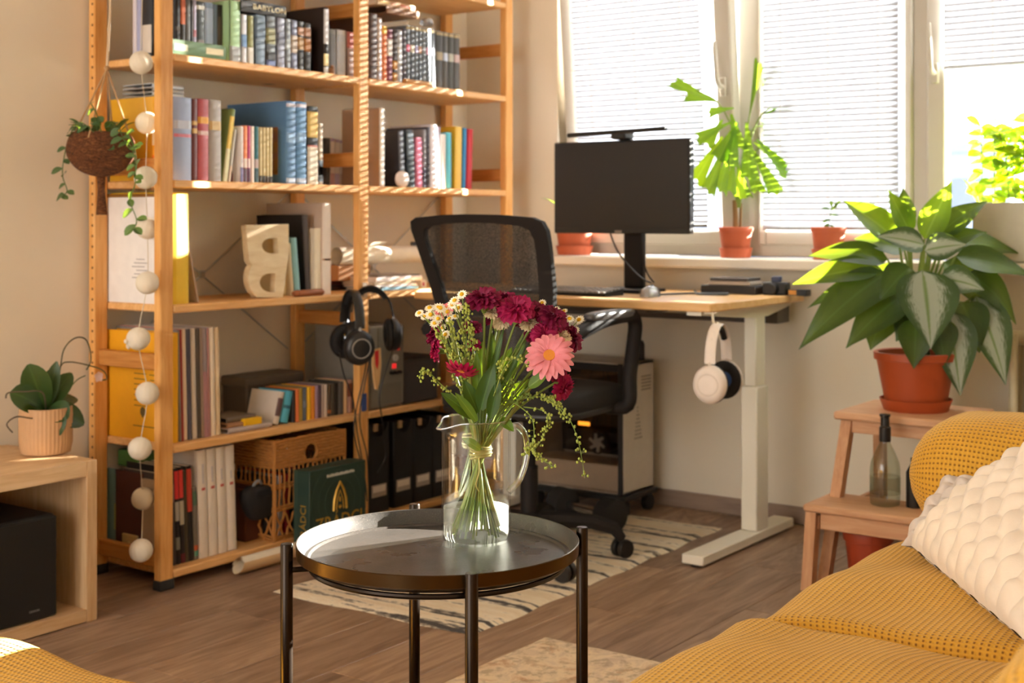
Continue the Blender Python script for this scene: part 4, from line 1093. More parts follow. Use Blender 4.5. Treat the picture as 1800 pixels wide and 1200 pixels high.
def potf(u, v):
    i = min(len(prof)-1, int(round(v*(len(prof)-1)))); r_, z_ = prof[i]; a = 2*math.pi*u
    r_ += .0012*math.cos(40*a) if 1 < i < 4 else 0
    return Vector((r_*math.cos(a), r_*math.sin(a), z_))
b.grid(160, len(prof)-1, potf, True); b.lathe([(.001, 0), (.058, 0)], 32, cap0=False, cap1=False)
b.build('pot', 'rib_pot' if 'rib_pot' in MATS else plain('rib_pot', '#c89c70', .6), orc, smooth=30)
b = MB(); b.lathe([(.066, .108), (.03, .114), (.001, .112)], 24, cap0=False); b.build('bark_mix', 'soil', orc)
def fromP(px, py, off=0.): # a point in the plane of the orchid facing the room
    p = atY(px, py, op.y+off); return p-op
base = Vector((0, 0, .115))
for px, py, w_, dr, off, lift in ((18, 690, .062, .30, .02, 1), (50, 640, .060, .12, .01, 1), (65, 720, .05, .2, -.05, 1), (125, 655, .045, .1, .02, 1), (100, 635, .032, .0, 0, 1),
                                  (148, 745, .055, .32, -.05, 1), (135, 700, .042, .3, .02, 1), (105, 765, .055, .45, -.07, 1), (120, 735, .055, .4, -.075, 1), (86, 650, .03, .0, .03, 1)):
    tip = fromP(px, py, off)
    leaf(base+Vector((0, 0, .0)), tip, w_*1.35, dr, up=(-.55, -.6, .6), n=10, k=6, fold=.10, shape='round').build('leaf', 'orchid_leaf', orc, smooth=180, uv=True)
b = MB(); b.tube(smoothpath([base, fromP(103, 660), fromP(112, 615), fromP(132, 594), fromP(152, 598), fromP(160, 630), fromP(152, 650)], 6), .0022, 6); b.build('flower_stem', '#4c4a2c', orc)
b = MB(); b.tube(smoothpath([base, fromP(104, 650), fromP(120, 636), fromP(160, 643), fromP(182, 652), fromP(188, 665), fromP(180, 668)], 6), .0019, 6); b.build('flower_stem', '#5a5a38', orc)
b = MB(); b.tube(smoothpath([base, fromP(115, 690), fromP(135, 668), fromP(150, 660)], 6), .0018, 6); b.build('flower_stem', '#5a6a3c', orc)
for pts in (((75, 690), (45, 688), (15, 690), (10, 700)), ((60, 735), (30, 732), (12, 745), (22, 760))):
    b = MB(); b.tube(smoothpath([base]+[fromP(*p_, -.03) for p_ in pts], 5), .0022, 6); b.build('air_root', '#6a5c48', orc)
fc = fromP(172, 660, 0)
for k in range(5):
    a = R(72*k+20); tip = fc+Vector((math.cos(a)*.016, -.004, math.sin(a)*.016-.004))
    leaf(fc, tip, .015, .1, up=(0, -1, 0), n=4, k=4, shape='round').build('petal', 'orchid_petal' if 'orchid_petal' in MATS else plain('orchid_petal', '#f0d4d0', .5, trans=.3), orc, smooth=180, uv=True)

# ------------------------------------------------------------------ cotton ball light garland down the end frame
gl = thing('light_garland', 'string of white cotton ball lights hanging down the end of the bookshelf', 'string lights', (2.46, 3.08, 1.9))
pos = []
for px, py, Y in ((250, -5, 3.09), (248, 110, 3.07), (258, 216, 3.16), (256, 312, 3.07), (259, 401, 3.16), (259, 497, 3.07), (243, 595, 3.06), (259, 691, 3.07), (246, 788, 3.06), (251, 876, 3.16), (248, 967, 3.06)):
    pos.append(atY(px, py, Y))
b = MB(); b.tube(smoothpath([pos[0]+Vector((0, 0, .2))]+[p_+Vector((.0, 0, 0)) for p_ in pos], 5), .0013, 5); b.build('cord', '#d8ccb4', gl, world=True)
bm_ = MB(); 
def cot(u, v):
    a = 2*math.pi*u; ph_ = math.pi*v; r_ = .0325*(1+.025*math.cos(14*a)*math.sin(ph_))
    return Vector((r_*math.sin(ph_)*math.cos(a), r_*math.sin(ph_)*math.sin(a), -r_*math.cos(ph_)))
bm_.grid(42, 14, cot, True)
cme = bm_.mesh('cotton_ball', 'ball_cotton', 180)
for i, p_ in enumerate(pos[1:]):
    inst('cotton_ball', cme, gl, p_-Vector((2.46, 3.08, 1.9)), (R(10*(i % 3)), R(15*((i*2) % 5)-30), i))
pp = atY(222, 600, 3.07)
b = MB(); b.ball((0, 0, 0), .007, 8, 6); b.ball((.008, 0, -.012), .009, 8, 6, (.8, .8, 1.2)); b.xf(Matrix.Translation(pp-Vector((2.46, 3.08, 1.9)))); b.build('tassel', 'ball_cotton', gl)

# ------------------------------------------------------------------ hanging coconut planter
hp = atX(178, 262, 2.445)
hc = thing('hanging_planter', 'coconut shell planter with trailing vine hanging from twine at the shelf end', 'hanging plant', hp)
b = MB()
def coco(u, v):
    a = 2*math.pi*u; ph_ = .95+(math.pi-.95)*v; r_ = .096*(1+.02*math.sin(5*a+3*v)+.012*math.sin(23*a+40*v)*math.sin(17*v+9*a))
    return Vector((r_*math.sin(ph_)*math.cos(a), r_*math.sin(ph_)*math.sin(a), .082*math.cos(ph_)*(1 if ph_ < 1.5 else .98)-.0))
b.grid(90, 40, coco, True); b.build('coconut_shell', 'coir', hc, smooth=180)
b = MB(); b.lathe([(.078, .044), (.001, .05)], 24, cap0=False, cap1=False); b.build('soil', 'soil', hc)
b = MB(); b.tube([(0, 0, -.075), (0, 0, -.12), (.002, 0, -.19)], [.012, .010, .016], 10); b.build('bottom_tassel', 'coir', hc)
top = Vector((.02, .0, .235))
for k in range(4):
    a = R(90*k+30); e = Vector((.088*math.cos(a), .088*math.sin(a), .03))
    b = MB(); b.tube([top, e, Vector((.075*math.cos(a), .075*math.sin(a), -.045)), Vector((0, 0, -.082))], .0026, 6); b.build('twine', 'twine', hc)
b = MB(); b.tube([top, top+Vector((.01, .0, .15)), top+Vector((.04, .02, .5)), top+Vector((.045, .04, .72))], .004, 8); b.build('hanging_rope', '#cdb594', hc)
b = MB(); b.ball(top, .009, 8, 6); b.build('knot', 'twine', hc)
r3 = random.Random(11)
def hl(px, py, off=0.): return atX(px, py, 2.445+off)-hp
vines = [[(178, 232), (172, 205), (160, 182)], [(190, 232), (205, 215), (215, 240), (228, 262)], [(200, 232), (222, 235), (236, 260), (240, 290), (236, 310)], [(165, 232), (140, 215), (122, 240), (112, 280), (110, 310), (118, 335), (108, 345)], [(200, 235), (232, 260), (238, 320), (228, 350), (240, 385), (236, 400)], [(175, 228), (150, 225), (138, 232)], [(182, 235), (188, 260), (176, 270)]]
for vi, vv in enumerate(vines):
    off = -.03 if vi in (1, 6, 5) else -.07 if vi == 3 else -.05
    pts = smoothpath([hl(px, py, off) for px, py in vv], 4)
    b = MB(); b.tube(pts, .0016, 5); st_ = b.build('vine', 'stem_dark', hc)
    for j in range(2, len(pts), 2):
        sgn = 1 if (j//2) % 2 else -1
        d = Vector((r3.uniform(-.5, .2), sgn*r3.uniform(.4, 1.0), r3.uniform(-.6, .25))).normalized()
        ln = r3.uniform(.026, .044)
        leaf(pts[j], pts[j]+d*ln, ln*.62, .15, up=(-.6, -.5, .6), n=6, k=4, shape='round').build('leaf', 'vine_leaf', hc, smooth=180, uv=True)
for k in range(14):
    a = r3.uniform(0, 6.28); p_ = Vector((.05*math.cos(a), .05*math.sin(a), .048)); d = Vector((math.cos(a), math.sin(a), r3.uniform(.1, 1))).normalized()
    leaf(p_, p_+d*.055, .03, .2, n=6, k=4, shape='round').build('leaf', 'vine_leaf', hc, smooth=180, uv=True)

# ------------------------------------------------------------------ headphones
def headphones(name, lab, loc, yaw, mats, w=.15, h=.19, tilt=0., padblue=None, cs=1.12):
    """hangs by its band from loc; cups at local +-x"""
    shell_m, pad_m, band_m, metal_m = mats
    t = thing(name, lab, 'headphones', loc, (0, tilt, yaw))
    b = MB(); pts = [(w/2*math.cos(R(a)), 0, -h*.52+h*.52*math.sin(R(a))) for a in range(180, -1, -12)]
    sec = []
    # flat curved band
    for k_, (dy, th) in enumerate(((.017, .0035),)):
        def bf(u, v):
            i = u*(len(pts)-1); i0 = min(len(pts)-2, int(i)); f = i-i0
            p_ = Vector(pts[i0]).lerp(Vector(pts[i0+1]), f); rr = Vector((p_.x, 0, p_.z+h*.52)).normalized()
            a = 2*math.pi*v
            return p_+Vector((0, dy*math.cos(a), 0))+rr*(th*math.sin(a))
        b.grid(30, 8, bf, False, True)
    b.build('headband', band_m, t, smooth=60)
    b = MB()
    pts2 = [(w/2*.93*math.cos(R(a)), 0, -h*.52+(h*.52-.010)*math.sin(R(a))) for a in range(140, 39, -10)]
    b.tube(pts2, .010, 8, flat=None); b.build('band_pad', pad_m, t)
    for s in (-1, 1):
        b = MB(); b.tube([(s*w/2, 0, -h*.5), (s*(w/2+.004), 0, -h*.60), (s*(w/2+.006), 0, -h*.70)], [.005, .006, .005], 8)
        b.tube([(s*(w/2+.008), .034*math.cos(R(a)), -h*.80+.034*math.sin(R(a))) for a in range(0, 181, 20)], .004, 6)
        yk = b.build('yoke', metal_m, t)
        cz = -h*.80
        b = MB(); Mx = Matrix.Rotation(R(90)*s, 4, 'Y')
        prof = [(.012, .030), (.030, .028), (.040, .020), (.043, .008), (.043, .0)]
        bb = len(b.v); b.lathe(list(reversed(prof)), 24); b.xf(Matrix.Translation((s*(w/2-.008), 0, cz)) @ Mx @ Matrix.Diagonal((1.12*cs, cs, 1, 1)), bb)
        cup = b.build('ear_cup', shell_m, t, smooth=50)
        b = MB(); bb = 0; b.torus((0, 0, 0), .026*cs, .0028, 24, 6); b.xf(Matrix.Translation((s*(w/2+.0195), 0, cz)) @ Mx)
        b.build('trim_ring', metal_m, cup)
        b = MB(); b.torus((0, 0, 0), .031, .0125, 24, 10); b.xf(Matrix.Translation((s*(w/2-.018), 0, cz)) @ Mx @ Matrix.Diagonal((1.12*cs, cs, 1, 1))); pd = b.build('ear_pad', pad_m, t, smooth=180)
        if padblue:
            b = MB(); b.lathe([(.026, 0), (.026, .004)], 20); b.xf(Matrix.Translation((s*(w/2-.016), 0, cz)) @ Mx); b.build('speaker_cloth', padblue, pd)
    return t
hk = atY(648, 503, 3.045)
hook = thing('double_hook', 'small chrome double hook on the middle shelf post', 'hook', (3.418, 3.09, hk.z-.02))
b = MB(); b.box(-.012, .012, -.004, .0, -.02, .03, .002); b.build('plate', 'chrome', hook)
for s in (-1, 1):
    b = MB(); b.tube(bez((s*.006, -.004, .0), (s*.012, -.05, -.012), (s*.02, -.062, .018), 8), .003, 6); b.build('prong', 'chrome', hook)
hA = headphones('headphones', 'black over-ear headphones with a silver ring hanging in front on the shelf post', (3.262, 3.0, hk.z-.008), R(-118), ('black_plastic', 'black_fabric', 'black_plastic', '#8f8a84'), .155, .222, R(4), None, 1.2)
hB = headphones('headphones', 'black over-ear headphones with glossy yokes hanging on the far side of the post hook', (3.365, 3.02, hk.z+.002), R(-38), ('black_plastic', 'black_fabric', 'dark_plastic', 'chrome'), .15, .21, R(-3), None, 1.15)
def cable(name, pts, par, r=.0022, mat='black_plastic'):
    b = MB(); b.tube(smoothpath(pts, 6), r, 6); return b.build(name, mat, par, world=True)
cable('cable', [atY(596, 620, 3.0), atY(605, 660, 3.04), atY(620, 700, 3.06), atY(628, 760, 3.05), atY(640, 830, 3.06), atY(645, 880, 3.06)], hA)
cable('cable', [atY(646, 620, 3.02), atY(640, 660, 3.05), atY(628, 710, 3.06), atY(622, 760, 3.05), atY(634, 810, 3.06)], hA)
cable('cable', [atY(655, 612, 3.02), atY(640, 680, 3.05), atY(632, 740, 3.06), atY(645, 800, 3.06), atY(648, 850, 3.06)], hB)
cable('cable', [atY(690, 615, 3.04), atY(668, 690, 3.05), atY(672, 740, 3.06), atY(678, 800, 3.08), atY(664, 830, 3.08)], hB)
b = MB(); pc = atY(640, 707, 3.06); b.box(-.012, .012, -.003, .003, -.03, .03, .002); b.xf(Matrix.Translation(pc)); b.build('cable_tag', '#2f4a8a', hA, world=True)
# wooden shoehorn with red inlay
sh = atY(661, 640, 3.07)
so = thing('wooden_shoehorn', 'pale wooden shoehorn with a red panel hanging beside the headphones', 'shoehorn', (sh.x, sh.y, sh.z))
b = MB(); outl = [(-.016, .05), (.020, .055), (.024, .0), (.015, -.06), (.004, -.088), (-.004, -.085), (-.012, -.05), (-.019, .0)]
b.prism(outl, -.004, .004, Matrix.Rotation(R(90), 4, 'X')); b.build('blade', 'thin_wood', so, smooth=0)
b = MB(); b.prism([(-.012, .045), (.008, .048), (.008, .0), (.002, -.018), (-.008, .0)], .0042, .0052, Matrix.Rotation(R(90), 4, 'X')); b.build('red_panel', '#d8242c', so, smooth=0)

# ================================================================== desk
DX0, DX1, DY0, DY1, DZ = 3.668, 4.372, 1.90, 3.08, .82
dk = thing('standing_desk', 'light wood standing desk on a white steel frame by the window', 'desk', (4.02, 2.49, 0))
b = MB(); b.box(DX0, DX1, DY0, DY1, DZ-.026, DZ, .003); b.build('desk_top', 'desk_top', dk, world=True)
for y0 in (DY0+.035, DY1-.155):
    b = MB(); b.box(DX0+.02, DX1-.01, y0, y0+.075, .008, .038, .003); ft = b.build('foot', 'desk_steel', dk, world=True)
    for xx in (DX0+.05, DX1-.05):
        b = MB(); b.lathe([(.018, 0), (.018, .009)], 14, (xx, y0+.037, 0)); b.build('levelling_pad', 'rubber', ft, world=True)
    b = MB(); b.box(4.085, 4.175, y0+.008, y0+.067, .038, .52, .004); b.build('leg_outer', 'desk_steel', dk, world=True)
    b = MB(); b.box(4.094, 4.166, y0+.015, y0+.060, .52, DZ-.055, .004); b.build('leg_inner', 'desk_steel', dk, world=True)
    b = MB(); b.prism([(DX0+.03, DZ-.040), (DX0+.03, DZ-.027), (DX1-.005, DZ-.027), (DX1-.005, DZ-.040), (4.18, DZ-.068), (4.06, DZ-.068)], 0, .05, Matrix(((1, 0, 0, 0), (0, 0, -1, y0+.062), (0, 1, 0, 0), (0, 0, 0, 1)))); b.build('bracket', 'desk_steel', dk, world=True)
b = MB(); b.box(4.10, 4.16, DY0+.10, DY1-.09, DZ-.066, DZ-.028, .003); b.build('cross_beam', '#b9b0a0', dk, world=True)
b = MB(); b.box(4.26, 4.36, DY0+.05, DY1-.1, DZ-.10, DZ-.030, .003); b.build('cable_tray', '#5a5048', dk, world=True)
b = MB(); b.box(3.80, 3.95, 2.20, 2.75, DZ-.05, DZ-.028, .004); b.build('control_box', '#6a6058', dk, world=True)
b = MB(); hkp = Vector((3.70, DY0+.01, DZ-.027)); b.tube([hkp, hkp+Vector((0, -.004, -.03)), hkp+Vector((-.012, -.02, -.045)), hkp+Vector((-.02, -.03, -.03))], .004, 8); b.box(3.688, 3.712, DY0-.0, DY0+.03, DZ-.032, DZ-.026); b.build('headset_hook', '#efe4cc', dk, world=True)
wh = headphones('headset', 'white over-ear headset with blue inner cloth hanging from the desk edge', (3.686, DY0-.018, DZ-.062), R(188), ('#efe2d6', 'black_fabric', '#efe2d6', '#e0d2c4'), .155, .22, 0., '#1a4a8c', 1.22)

# monitor with light bar
mx, my = 4.10, 2.485
mo = thing('monitor', 'black monitor seen from the front with a light bar on top', 'monitor', (mx+.02, my-.02, DZ))
b = MB(); b.box(mx, mx+.035, 2.203, 2.768, 1.028, 1.362, .004); hs = b.build('housing', 'black_plastic', mo, world=True)
b = MB(); b.box(mx-.0015, mx+.001, 2.209, 2.762, 1.046, 1.356, .0006); b.build('screen', 'screen_black', mo, world=True)
b = MB(); b.box(mx-.002, mx, 2.476, 2.505, 1.030, 1.040, .0006); b.build('badge', '#8a8078', hs, world=True)
b = MB(); b.box(mx+.05, mx+.08, my-.045-.02, my+.035-.02, DZ+.012, 1.15, .006); b.box(mx+.03, mx+.06, my-.08, my+.04, 1.12, 1.26, .006); b.build('stand', 'dark_plastic', mo, world=True)
b = MB(); b.prism([(mx-.10, my+.10-.02), (mx-.085, my-.11-.02), (mx+.12, my-.10-.02), (mx+.12, my+.09-.02)], DZ+.0005, DZ+.012); b.build('stand_base', 'dark_plastic', mo, world=True)
b = MB(); y0_, y1_ = atX(1000, 240, 4.07).y, atX(1172, 235, 4.07).y
b.tube([(4.065, y0_, 1.384), (4.065, y1_, 1.394)], .0085, 12); lbar = b.build('light_bar', 'black_plastic', mo, world=True)
b = MB(); b.box(4.06, 4.13, 2.44, 2.50, 1.363, 1.395, .006); b.build('clamp', 'black_plastic', lbar, world=True)
cable('cable', [Vector((mx-.006, 2.52, 1.03)), atX(1085, 440, 4.05), atX(1108, 470, 4.04), atX(1130, 490, 4.06), atX(1145, 497, 4.08)], mo, .003)
cable('cable', [Vector((mx+.04, 2.42, 1.06)), atX(1130, 450, 4.15), atX(1138, 480, 4.15), atX(1150, 497, 4.16)], mo, .003, 'dark_plastic')

# keyboard, mouse, cables, mouse pad
ky = atZ(1070, 513, DZ)
kb = thing('keyboard', 'dark flat keyboard on the desk in front of the monitor', 'keyboard', (3.86, 2.56, DZ+.0005))
b = MB(); b.prism([(-.06, 0), (-.06, .008), (.06, .02), (.06, .0)], -.20, .20, Matrix(((1, 0, 0, 0), (0, 0, -1, 0), (0, 1, 0, 0), (0, 0, 0, 1)))); b.build('base', 'dark_plastic', kb, smooth=0)
km = MB(); km.box(-.008, .008, -.0082, .0082, 0, .006, .0015); kme = km.mesh('key', '#8f8a86', 0)
for i in range(5):
    for j in range(18):
        x_ = -.046+.0225*i
        inst('key', kme, kb, (x_, -.184+.0216*j, .0085+(x_+.06)*.1), (0, R(-5.7), 0))
ms = thing('mouse', 'black and silver computer mouse beside the keyboard', 'mouse', (3.90, 2.245, DZ), (0, 0, R(195)))
def mousef(u, v):
    a = 2*math.pi*u; ph_ = math.pi/2*v; r_ = math.cos(ph_)
    return Vector((.058*r_*math.cos(a), .032*r_*math.sin(a)*(1-.12*math.cos(a)), .036*math.sin(ph_)**.8+.001))
b = MB(); b.grid(28, 8, mousef, True); b.build('body', plain('silver_plastic', '#a8a8ac', .25, .3), ms, smooth=180)
b = MB(); b.grid(14, 6, lambda u, v: mousef(.25+u*.5, v*.9)*1.01+Vector((0, 0, .0005))); b.build('buttons', 'black_plastic', ms, smooth=180)
b = MB(); b.torus((-.03, 0, .03), .008, .003, 14, 6, Matrix.Rotation(R(90), 4, 'X')); b.build('wheel', 'rubber', ms)
cb_ = thing('desk_cable', 'black cable coiled loosely on the desk right of the mouse', 'cable', (4.05, 2.2, DZ))
b = MB(); b.tube(smoothpath([Vector((3.96, 2.26, DZ+.004)), Vector((4.1, 2.20, DZ+.004)), Vector((4.16, 2.10, DZ+.004)), Vector((4.10, 2.07, DZ+.004)), Vector((4.08, 2.16, DZ+.004)), Vector((4.18, 2.22, DZ+.004)), Vector((4.28, 2.28, DZ+.004))], 8), .0035, 6); b.build('wire', 'black_plastic', cb_, world=True)
# small electronics at the right rear of the desk
y0_, y1_ = atX(1236, 495, 4.22).y, atX(1332, 495, 4.22).y
b = MB(); b.box(4.20, 4.33, y1_, y0_, DZ, DZ+.03, .003); tag(b.build('laptop_dock', '#2a2627', None, org=(4.26, (y0_+y1_)/2, DZ)), 'flat black docking unit at the rear corner of the desk', 'dock')
y2, y3 = atX(1248, 480, 4.22).y, atX(1322, 480, 4.22).y
b = MB(); b.box(4.205, 4.31, y3, y2, DZ+.0305, DZ+.044, .002); tag(b.build('hard_drive', '#b0a49a', None, org=(4.26, (y2+y3)/2, DZ+.0305)), 'silver slim box lying on the black docking unit', 'drive')
b = MB(); b.box(4.205, 4.31, y3+.01, y2-.006, DZ+.0445, DZ+.056, .002); tag(b.build('hard_drive', '#4a4442', None, org=(4.26, (y2+y3)/2, DZ+.0445)), 'dark slim box on top of the silver one', 'drive')
yc = atX(1358, 490, 4.22).y
cm = thing('camera', 'black compact camera with a blue-grey dial on the desk rear', 'camera', (4.25, yc, DZ))
b = MB(); b.box(-.02, .02, -.045, .045, 0, .045, .005); b.build('body', 'black_plastic', cm)
b = MB(); b.tube([(-.02, 0, .022), (-.045, 0, .022)], [.019, .017], 16); b.build('lens', 'black_plastic', cm)
b = MB(); b.box(-.014, .014, -.016, .014, .045, .064, .003); b.build('viewfinder', '#3c4460', cm)
yc = atX(1400, 498, 4.22).y
cr = thing('charger', 'small black charger with an orange face at the desk corner', 'charger', (4.25, yc+.002, DZ))
b = MB(); b.box(-.018, .018, -.034, .034, 0, .022, .002); b.build('body', 'black_plastic', cr)
b = MB(); b.box(-.0188, -.018, .004, .032, .003, .019); b.build('orange_face', '#d8923c', cr)
b = MB(); b.box(4.05, 4.16, 2.66, 2.78, DZ, DZ+.012, .002); tag(b.build('notebook', '#7c6c5c', None, org=(4.1, 2.72, DZ)), 'thin taupe notebook lying left of the monitor foot', 'notebook')

# ================================================================== office chair
CHX, CHY = 3.46, 2.43
ch = thing('office_chair', 'black office chair with a mesh back standing at the desk', 'chair', (CHX, CHY, 0), (0, 0, R(4)))
SZ = .55
# base and casters
for k in range(5):
    a = R(-52-4+72*k)
    d = Vector((math.cos(a), math.sin(a), 0)); s_ = Vector((-d.y, d.x, 0))
    b = MB(); pts = [d*.02+Vector((0, 0, .125)), d*.10+Vector((0, 0, .128)), d*.20+Vector((0, 0, .122)), d*.27+Vector((0, 0, .10)), d*.295+Vector((0, 0, .066))]
    b.tube(pts, [.032, .028, .024, .021, .015], 8); b.build('base_leg', 'dark_plastic', ch)
    b = MB(); c_ = d*.295
    for sg in (-1, 1):
        bb = len(b.v); b.lathe([(.008, -.010), (.027, -.010), (.0295, -.004), (.0295, .006), (.022, .011), (.004, .011)], 18)
        yaw = math.atan2(s_.y, s_.x)+R(35)
        b.xf(Matrix.Translation(c_+Vector((math.cos(yaw)*sg*.016, math.sin(yaw)*sg*.016, .038))) @ Matrix.Rotation(yaw, 4, 'Z') @ Matrix.Rotation(R(90), 4, 'Y'), bb)
    b.tube([c_+Vector((0, 0, .038)), c_+Vector((0, 0, .07))], .009, 8); b.build('caster', 'black_plastic', ch)
b = MB(); b.lathe([(.038, .09), (.04, .15), (.028, .155), (.028, .30), (.020, .30), (.020, .47)], 18); b.build('gas_lift', 'dark_plastic', ch)
b = MB(); b.box(-.12, .12, -.09, .09, SZ-.095, SZ-.055, .012); b.build('tilt_mechanism', 'dark_plastic', ch)
def cushion(b, c, s, e=.35, n=28, k=14, puff=0.):
    """rounded box"""
    def sg(x, p): return math.copysign(abs(x)**p, x)
    def fn(u, v):
        a = 2*math.pi*u; ph_ = math.pi*(v-.5)
        x_ = sg(math.cos(ph_), e)*sg(math.cos(a), e); y_ = sg(math.cos(ph_), e)*sg(math.sin(a), e); z_ = sg(math.sin(ph_), e)
        return Vector((c[0]+s[0]*x_, c[1]+s[1]*y_, c[2]+s[2]*z_*(1+puff*(1-x_*x_)*(1-y_*y_))))
    b.grid(n, k, fn, True)
b = MB(); cushion(b, (.03, 0, SZ-.03), (.24, .245, .040), .42); b.build('seat', 'black_fabric', ch, smooth=180)
b = MB(); cushion(b, (.03, 0, SZ-.062), (.235, .24, .018), .4); b.build('seat_pan', 'black_plastic', ch, smooth=180)
# backrest frame: local plane leaning back, x = back, built from outline in (y,z)
def backpt(y, z):  # curved in plan and leaning
    t_ = (z-.50)/.58
    return Vector((-.155-.04*t_-.135*t_*t_+.35*y*y, y, z))
def ring(y):  # half width at height
    return y
outl = []
zt, zb_ = 1.085, .56
for (y, z) in [(-.165, zb_), (-.195, .70), (-.222, .88), (-.236, 1.0), (-.240, 1.045), (-.232, 1.072), (-.205, 1.084), (-.1, 1.092), (0, 1.094), (.1, 1.092), (.205, 1.084), (.232, 1.072), (.240, 1.045), (.236, 1.0), (.222, .88), (.195, .70), (.165, zb_), (.1, zb_-.01), (0, zb_-.012), (-.1, zb_-.01)]:
    outl.append((y, z))
def frame_ring(outl, inset, th):
    b = MB(); n = len(outl); cy = 0; cz = .82; vs = []
    for (y, z) in outl:
        k = inset
        yi = y-math.copysign(min(abs(y), k), y) if abs(y) > .15 else y*(1-k/.24)
        zi = z-k*.55 if z > .95 else (z+k*.8 if z < .62 else z)
        for (yy, zz) in ((y, z), (yi, zi)):
            p_ = backpt(yy, zz); vs.append(p_+Vector((-th/2, 0, 0))); vs.append(p_+Vector((th/2, 0, 0)))
    fs = []
    for i in range(n):
        j = (i+1) % n; o0, o1, i0, i1 = 4*i, 4*i+1, 4*i+2, 4*i+3; p0_, p1_, q0, q1 = 4*j, 4*j+1, 4*j+2, 4*j+3
        fs += [(o0, i0, q0, p0_), (o1, p1_, q1, i1), (o0, p0_, p1_, o1), (i0, i1, q1, q0)]
    b.add(vs, fs); return b
frame_ring(outl, .045, .022).build('back_frame', 'dark_plastic', ch, smooth=60)
m_, nt_, bs_ = newmat('chair_mesh')
bs_.inputs['Base Color'].default_value = (.012, .011, .011, 1); bs_.inputs['Roughness'].default_value = .7
tr_ = nt_.nodes.new('ShaderNodeBsdfTransparent'); mx_ = nt_.nodes.new('ShaderNodeMixShader')
vo_ = nt_.nodes.new('ShaderNodeTexVoronoi'); vo_.inputs['Scale'].default_value = 520; nt_.links.new(coords(nt_), vo_.inputs['Vector'])
nt_.links.new(ramp(nt_, vo_.outputs['Distance'], [(.0, .58), (.6, .95)]), mx_.inputs[0])
nt_.links.new(tr_.outputs[0], mx_.inputs[1]); nt_.links.new(bs_.outputs[0], mx_.inputs[2]); nt_.links.new(mx_.outputs[0], nt_.nodes['Material Output'].inputs[0])
b = MB()
def meshf(u, v):
    z = zb_+(1.075-zb_)*v; hw = .165+(.238-.165)*min(1, (z-zb_)/.46)
    p_ = backpt((u*2-1)*(hw-.006), z); return p_
b.grid(12, 12, meshf); b.build('mesh_panel', 'chair_mesh', ch, smooth=180)
b = MB(); b.tube([(-.09, 0, SZ-.075), (-.20, 0, SZ-.07), (-.205, 0, SZ+.02), (-.172, 0, .62)], [.03, .03, .028, .02], 10); b.build('back_support', 'dark_plastic', ch)
for s in (-1, 1):
    yy = s*.272
    b = MB(); path = smoothpath([(.14, s*.20, SZ-.065), (.15, yy, SZ-.055), (.165, yy, SZ+.04), (.195, yy, SZ+.15), (.20, yy, SZ+.20), (.165, yy, SZ+.226), (.02, yy, SZ+.224), (-.10, yy, SZ+.206), (-.19, yy*.95, SZ+.18)], 5)
    b.tube(path, [.023]*len(path), 8, flat=None); b.build('armrest', 'dark_plastic', ch, smooth=60)
    b = MB(); cushion(b, (.03, yy, SZ+.236), (.145, .026, .014), .5); b.build('arm_pad', plain('arm_pad', '#4a4748', .35), ch, smooth=180)

# ================================================================== under the desk
pcx = 4.135
pcy0 = atX(1095, 880, pcx).y; pcy1 = atX(932, 850, pcx).y
pzt = atX(1095, 640, pcx).z; pzb = atX(1095, 872, pcx).z
pc_ = thing('computer_tower', 'white computer tower with a dark glass side and orange lights under the desk', 'computer', (pcx+.11, (pcy0+pcy1)/2, 0))
D_ = .225
b = MB()
b.box(pcx+.006, pcx+D_, pcy0, pcy0+.012, pzb, pzt, .003); b.box(pcx+.006, pcx+D_, pcy1-.012, pcy1, pzb, pzt, .003)
b.box(pcx+.006, pcx+D_, pcy0, pcy1, pzt-.014, pzt, .003); b.box(pcx+.006, pcx+D_, pcy0, pcy1, pzb, pzb+.012, .003); b.box(pcx+D_-.01, pcx+D_, pcy0, pcy1, pzb, pzt, .002)
b.build('case', '#dcd2c4', pc_, world=True)
b = MB(); b.box(pcx+.004, pcx+.15, pcy0+.02, pcy1-.013, pzb+.012, pzb+.105, .002); b.build('psu_cover', '#dccbb6', pc_, world=True)
b = MB(); b.box(pcx, pcx+.006, pcy0+.002, pcy0+.022, pzb, pzt, .001); b.box(pcx, pcx+.006, pcy1-.022, pcy1-.002, pzb, pzt, .001); b.box(pcx, pcx+.006, pcy0+.022, pcy1-.022, pzt-.03, pzt-.004, .001); b.build('glass_edging', 'black_plastic', pc_, world=True)
b = MB(); b.box(pcx+.001, pcx+.004, pcy0+.022, pcy1-.022, pzb+.003, pzt-.03); b.build('side_glass', thin_glass('smoked_glass', (.80, .76, .72), .05, .5, .02), pc_, world=True)
b = MB(); b.box(pcx+.17, pcx+.2, pcy0+.03, pcy1-.03, pzb+.11, pzt-.03, .002); mbo = b.build('motherboard', '#171412', pc_, world=True)
b = MB(); b.box(pcx+.07, pcx+.17, pcy0+.06, pcy1-.12, pzb+.17, pzb+.215, .004); gpu = b.build('graphics_card', '#1c1a1a', pc_, world=True)
m_, nt_, bs_ = newmat('led_orange'); bs_.inputs['Base Color'].default_value = (.9, .3, .02, 1); bs_.inputs['Emission Color'].default_value = (1, .34, .03, 1); bs_.inputs['Emission Strength'].default_value = 1.6
def onpc(px, py, w_, h_, name, mat, par, X):
    p_ = atX(px, py, X); b = MB(); b.box(X-.004, X, p_.y-w_/2, p_.y+w_/2, p_.z-h_/2, p_.z+h_/2, .001); return b.build(name, mat, par, world=True)
onpc(1027, 744, .05, .014, 'light_strip', 'led_orange', gpu, pcx+.068); onpc(1045, 711, .022, .014, 'light_strip', 'led_orange', gpu, pcx+.068)
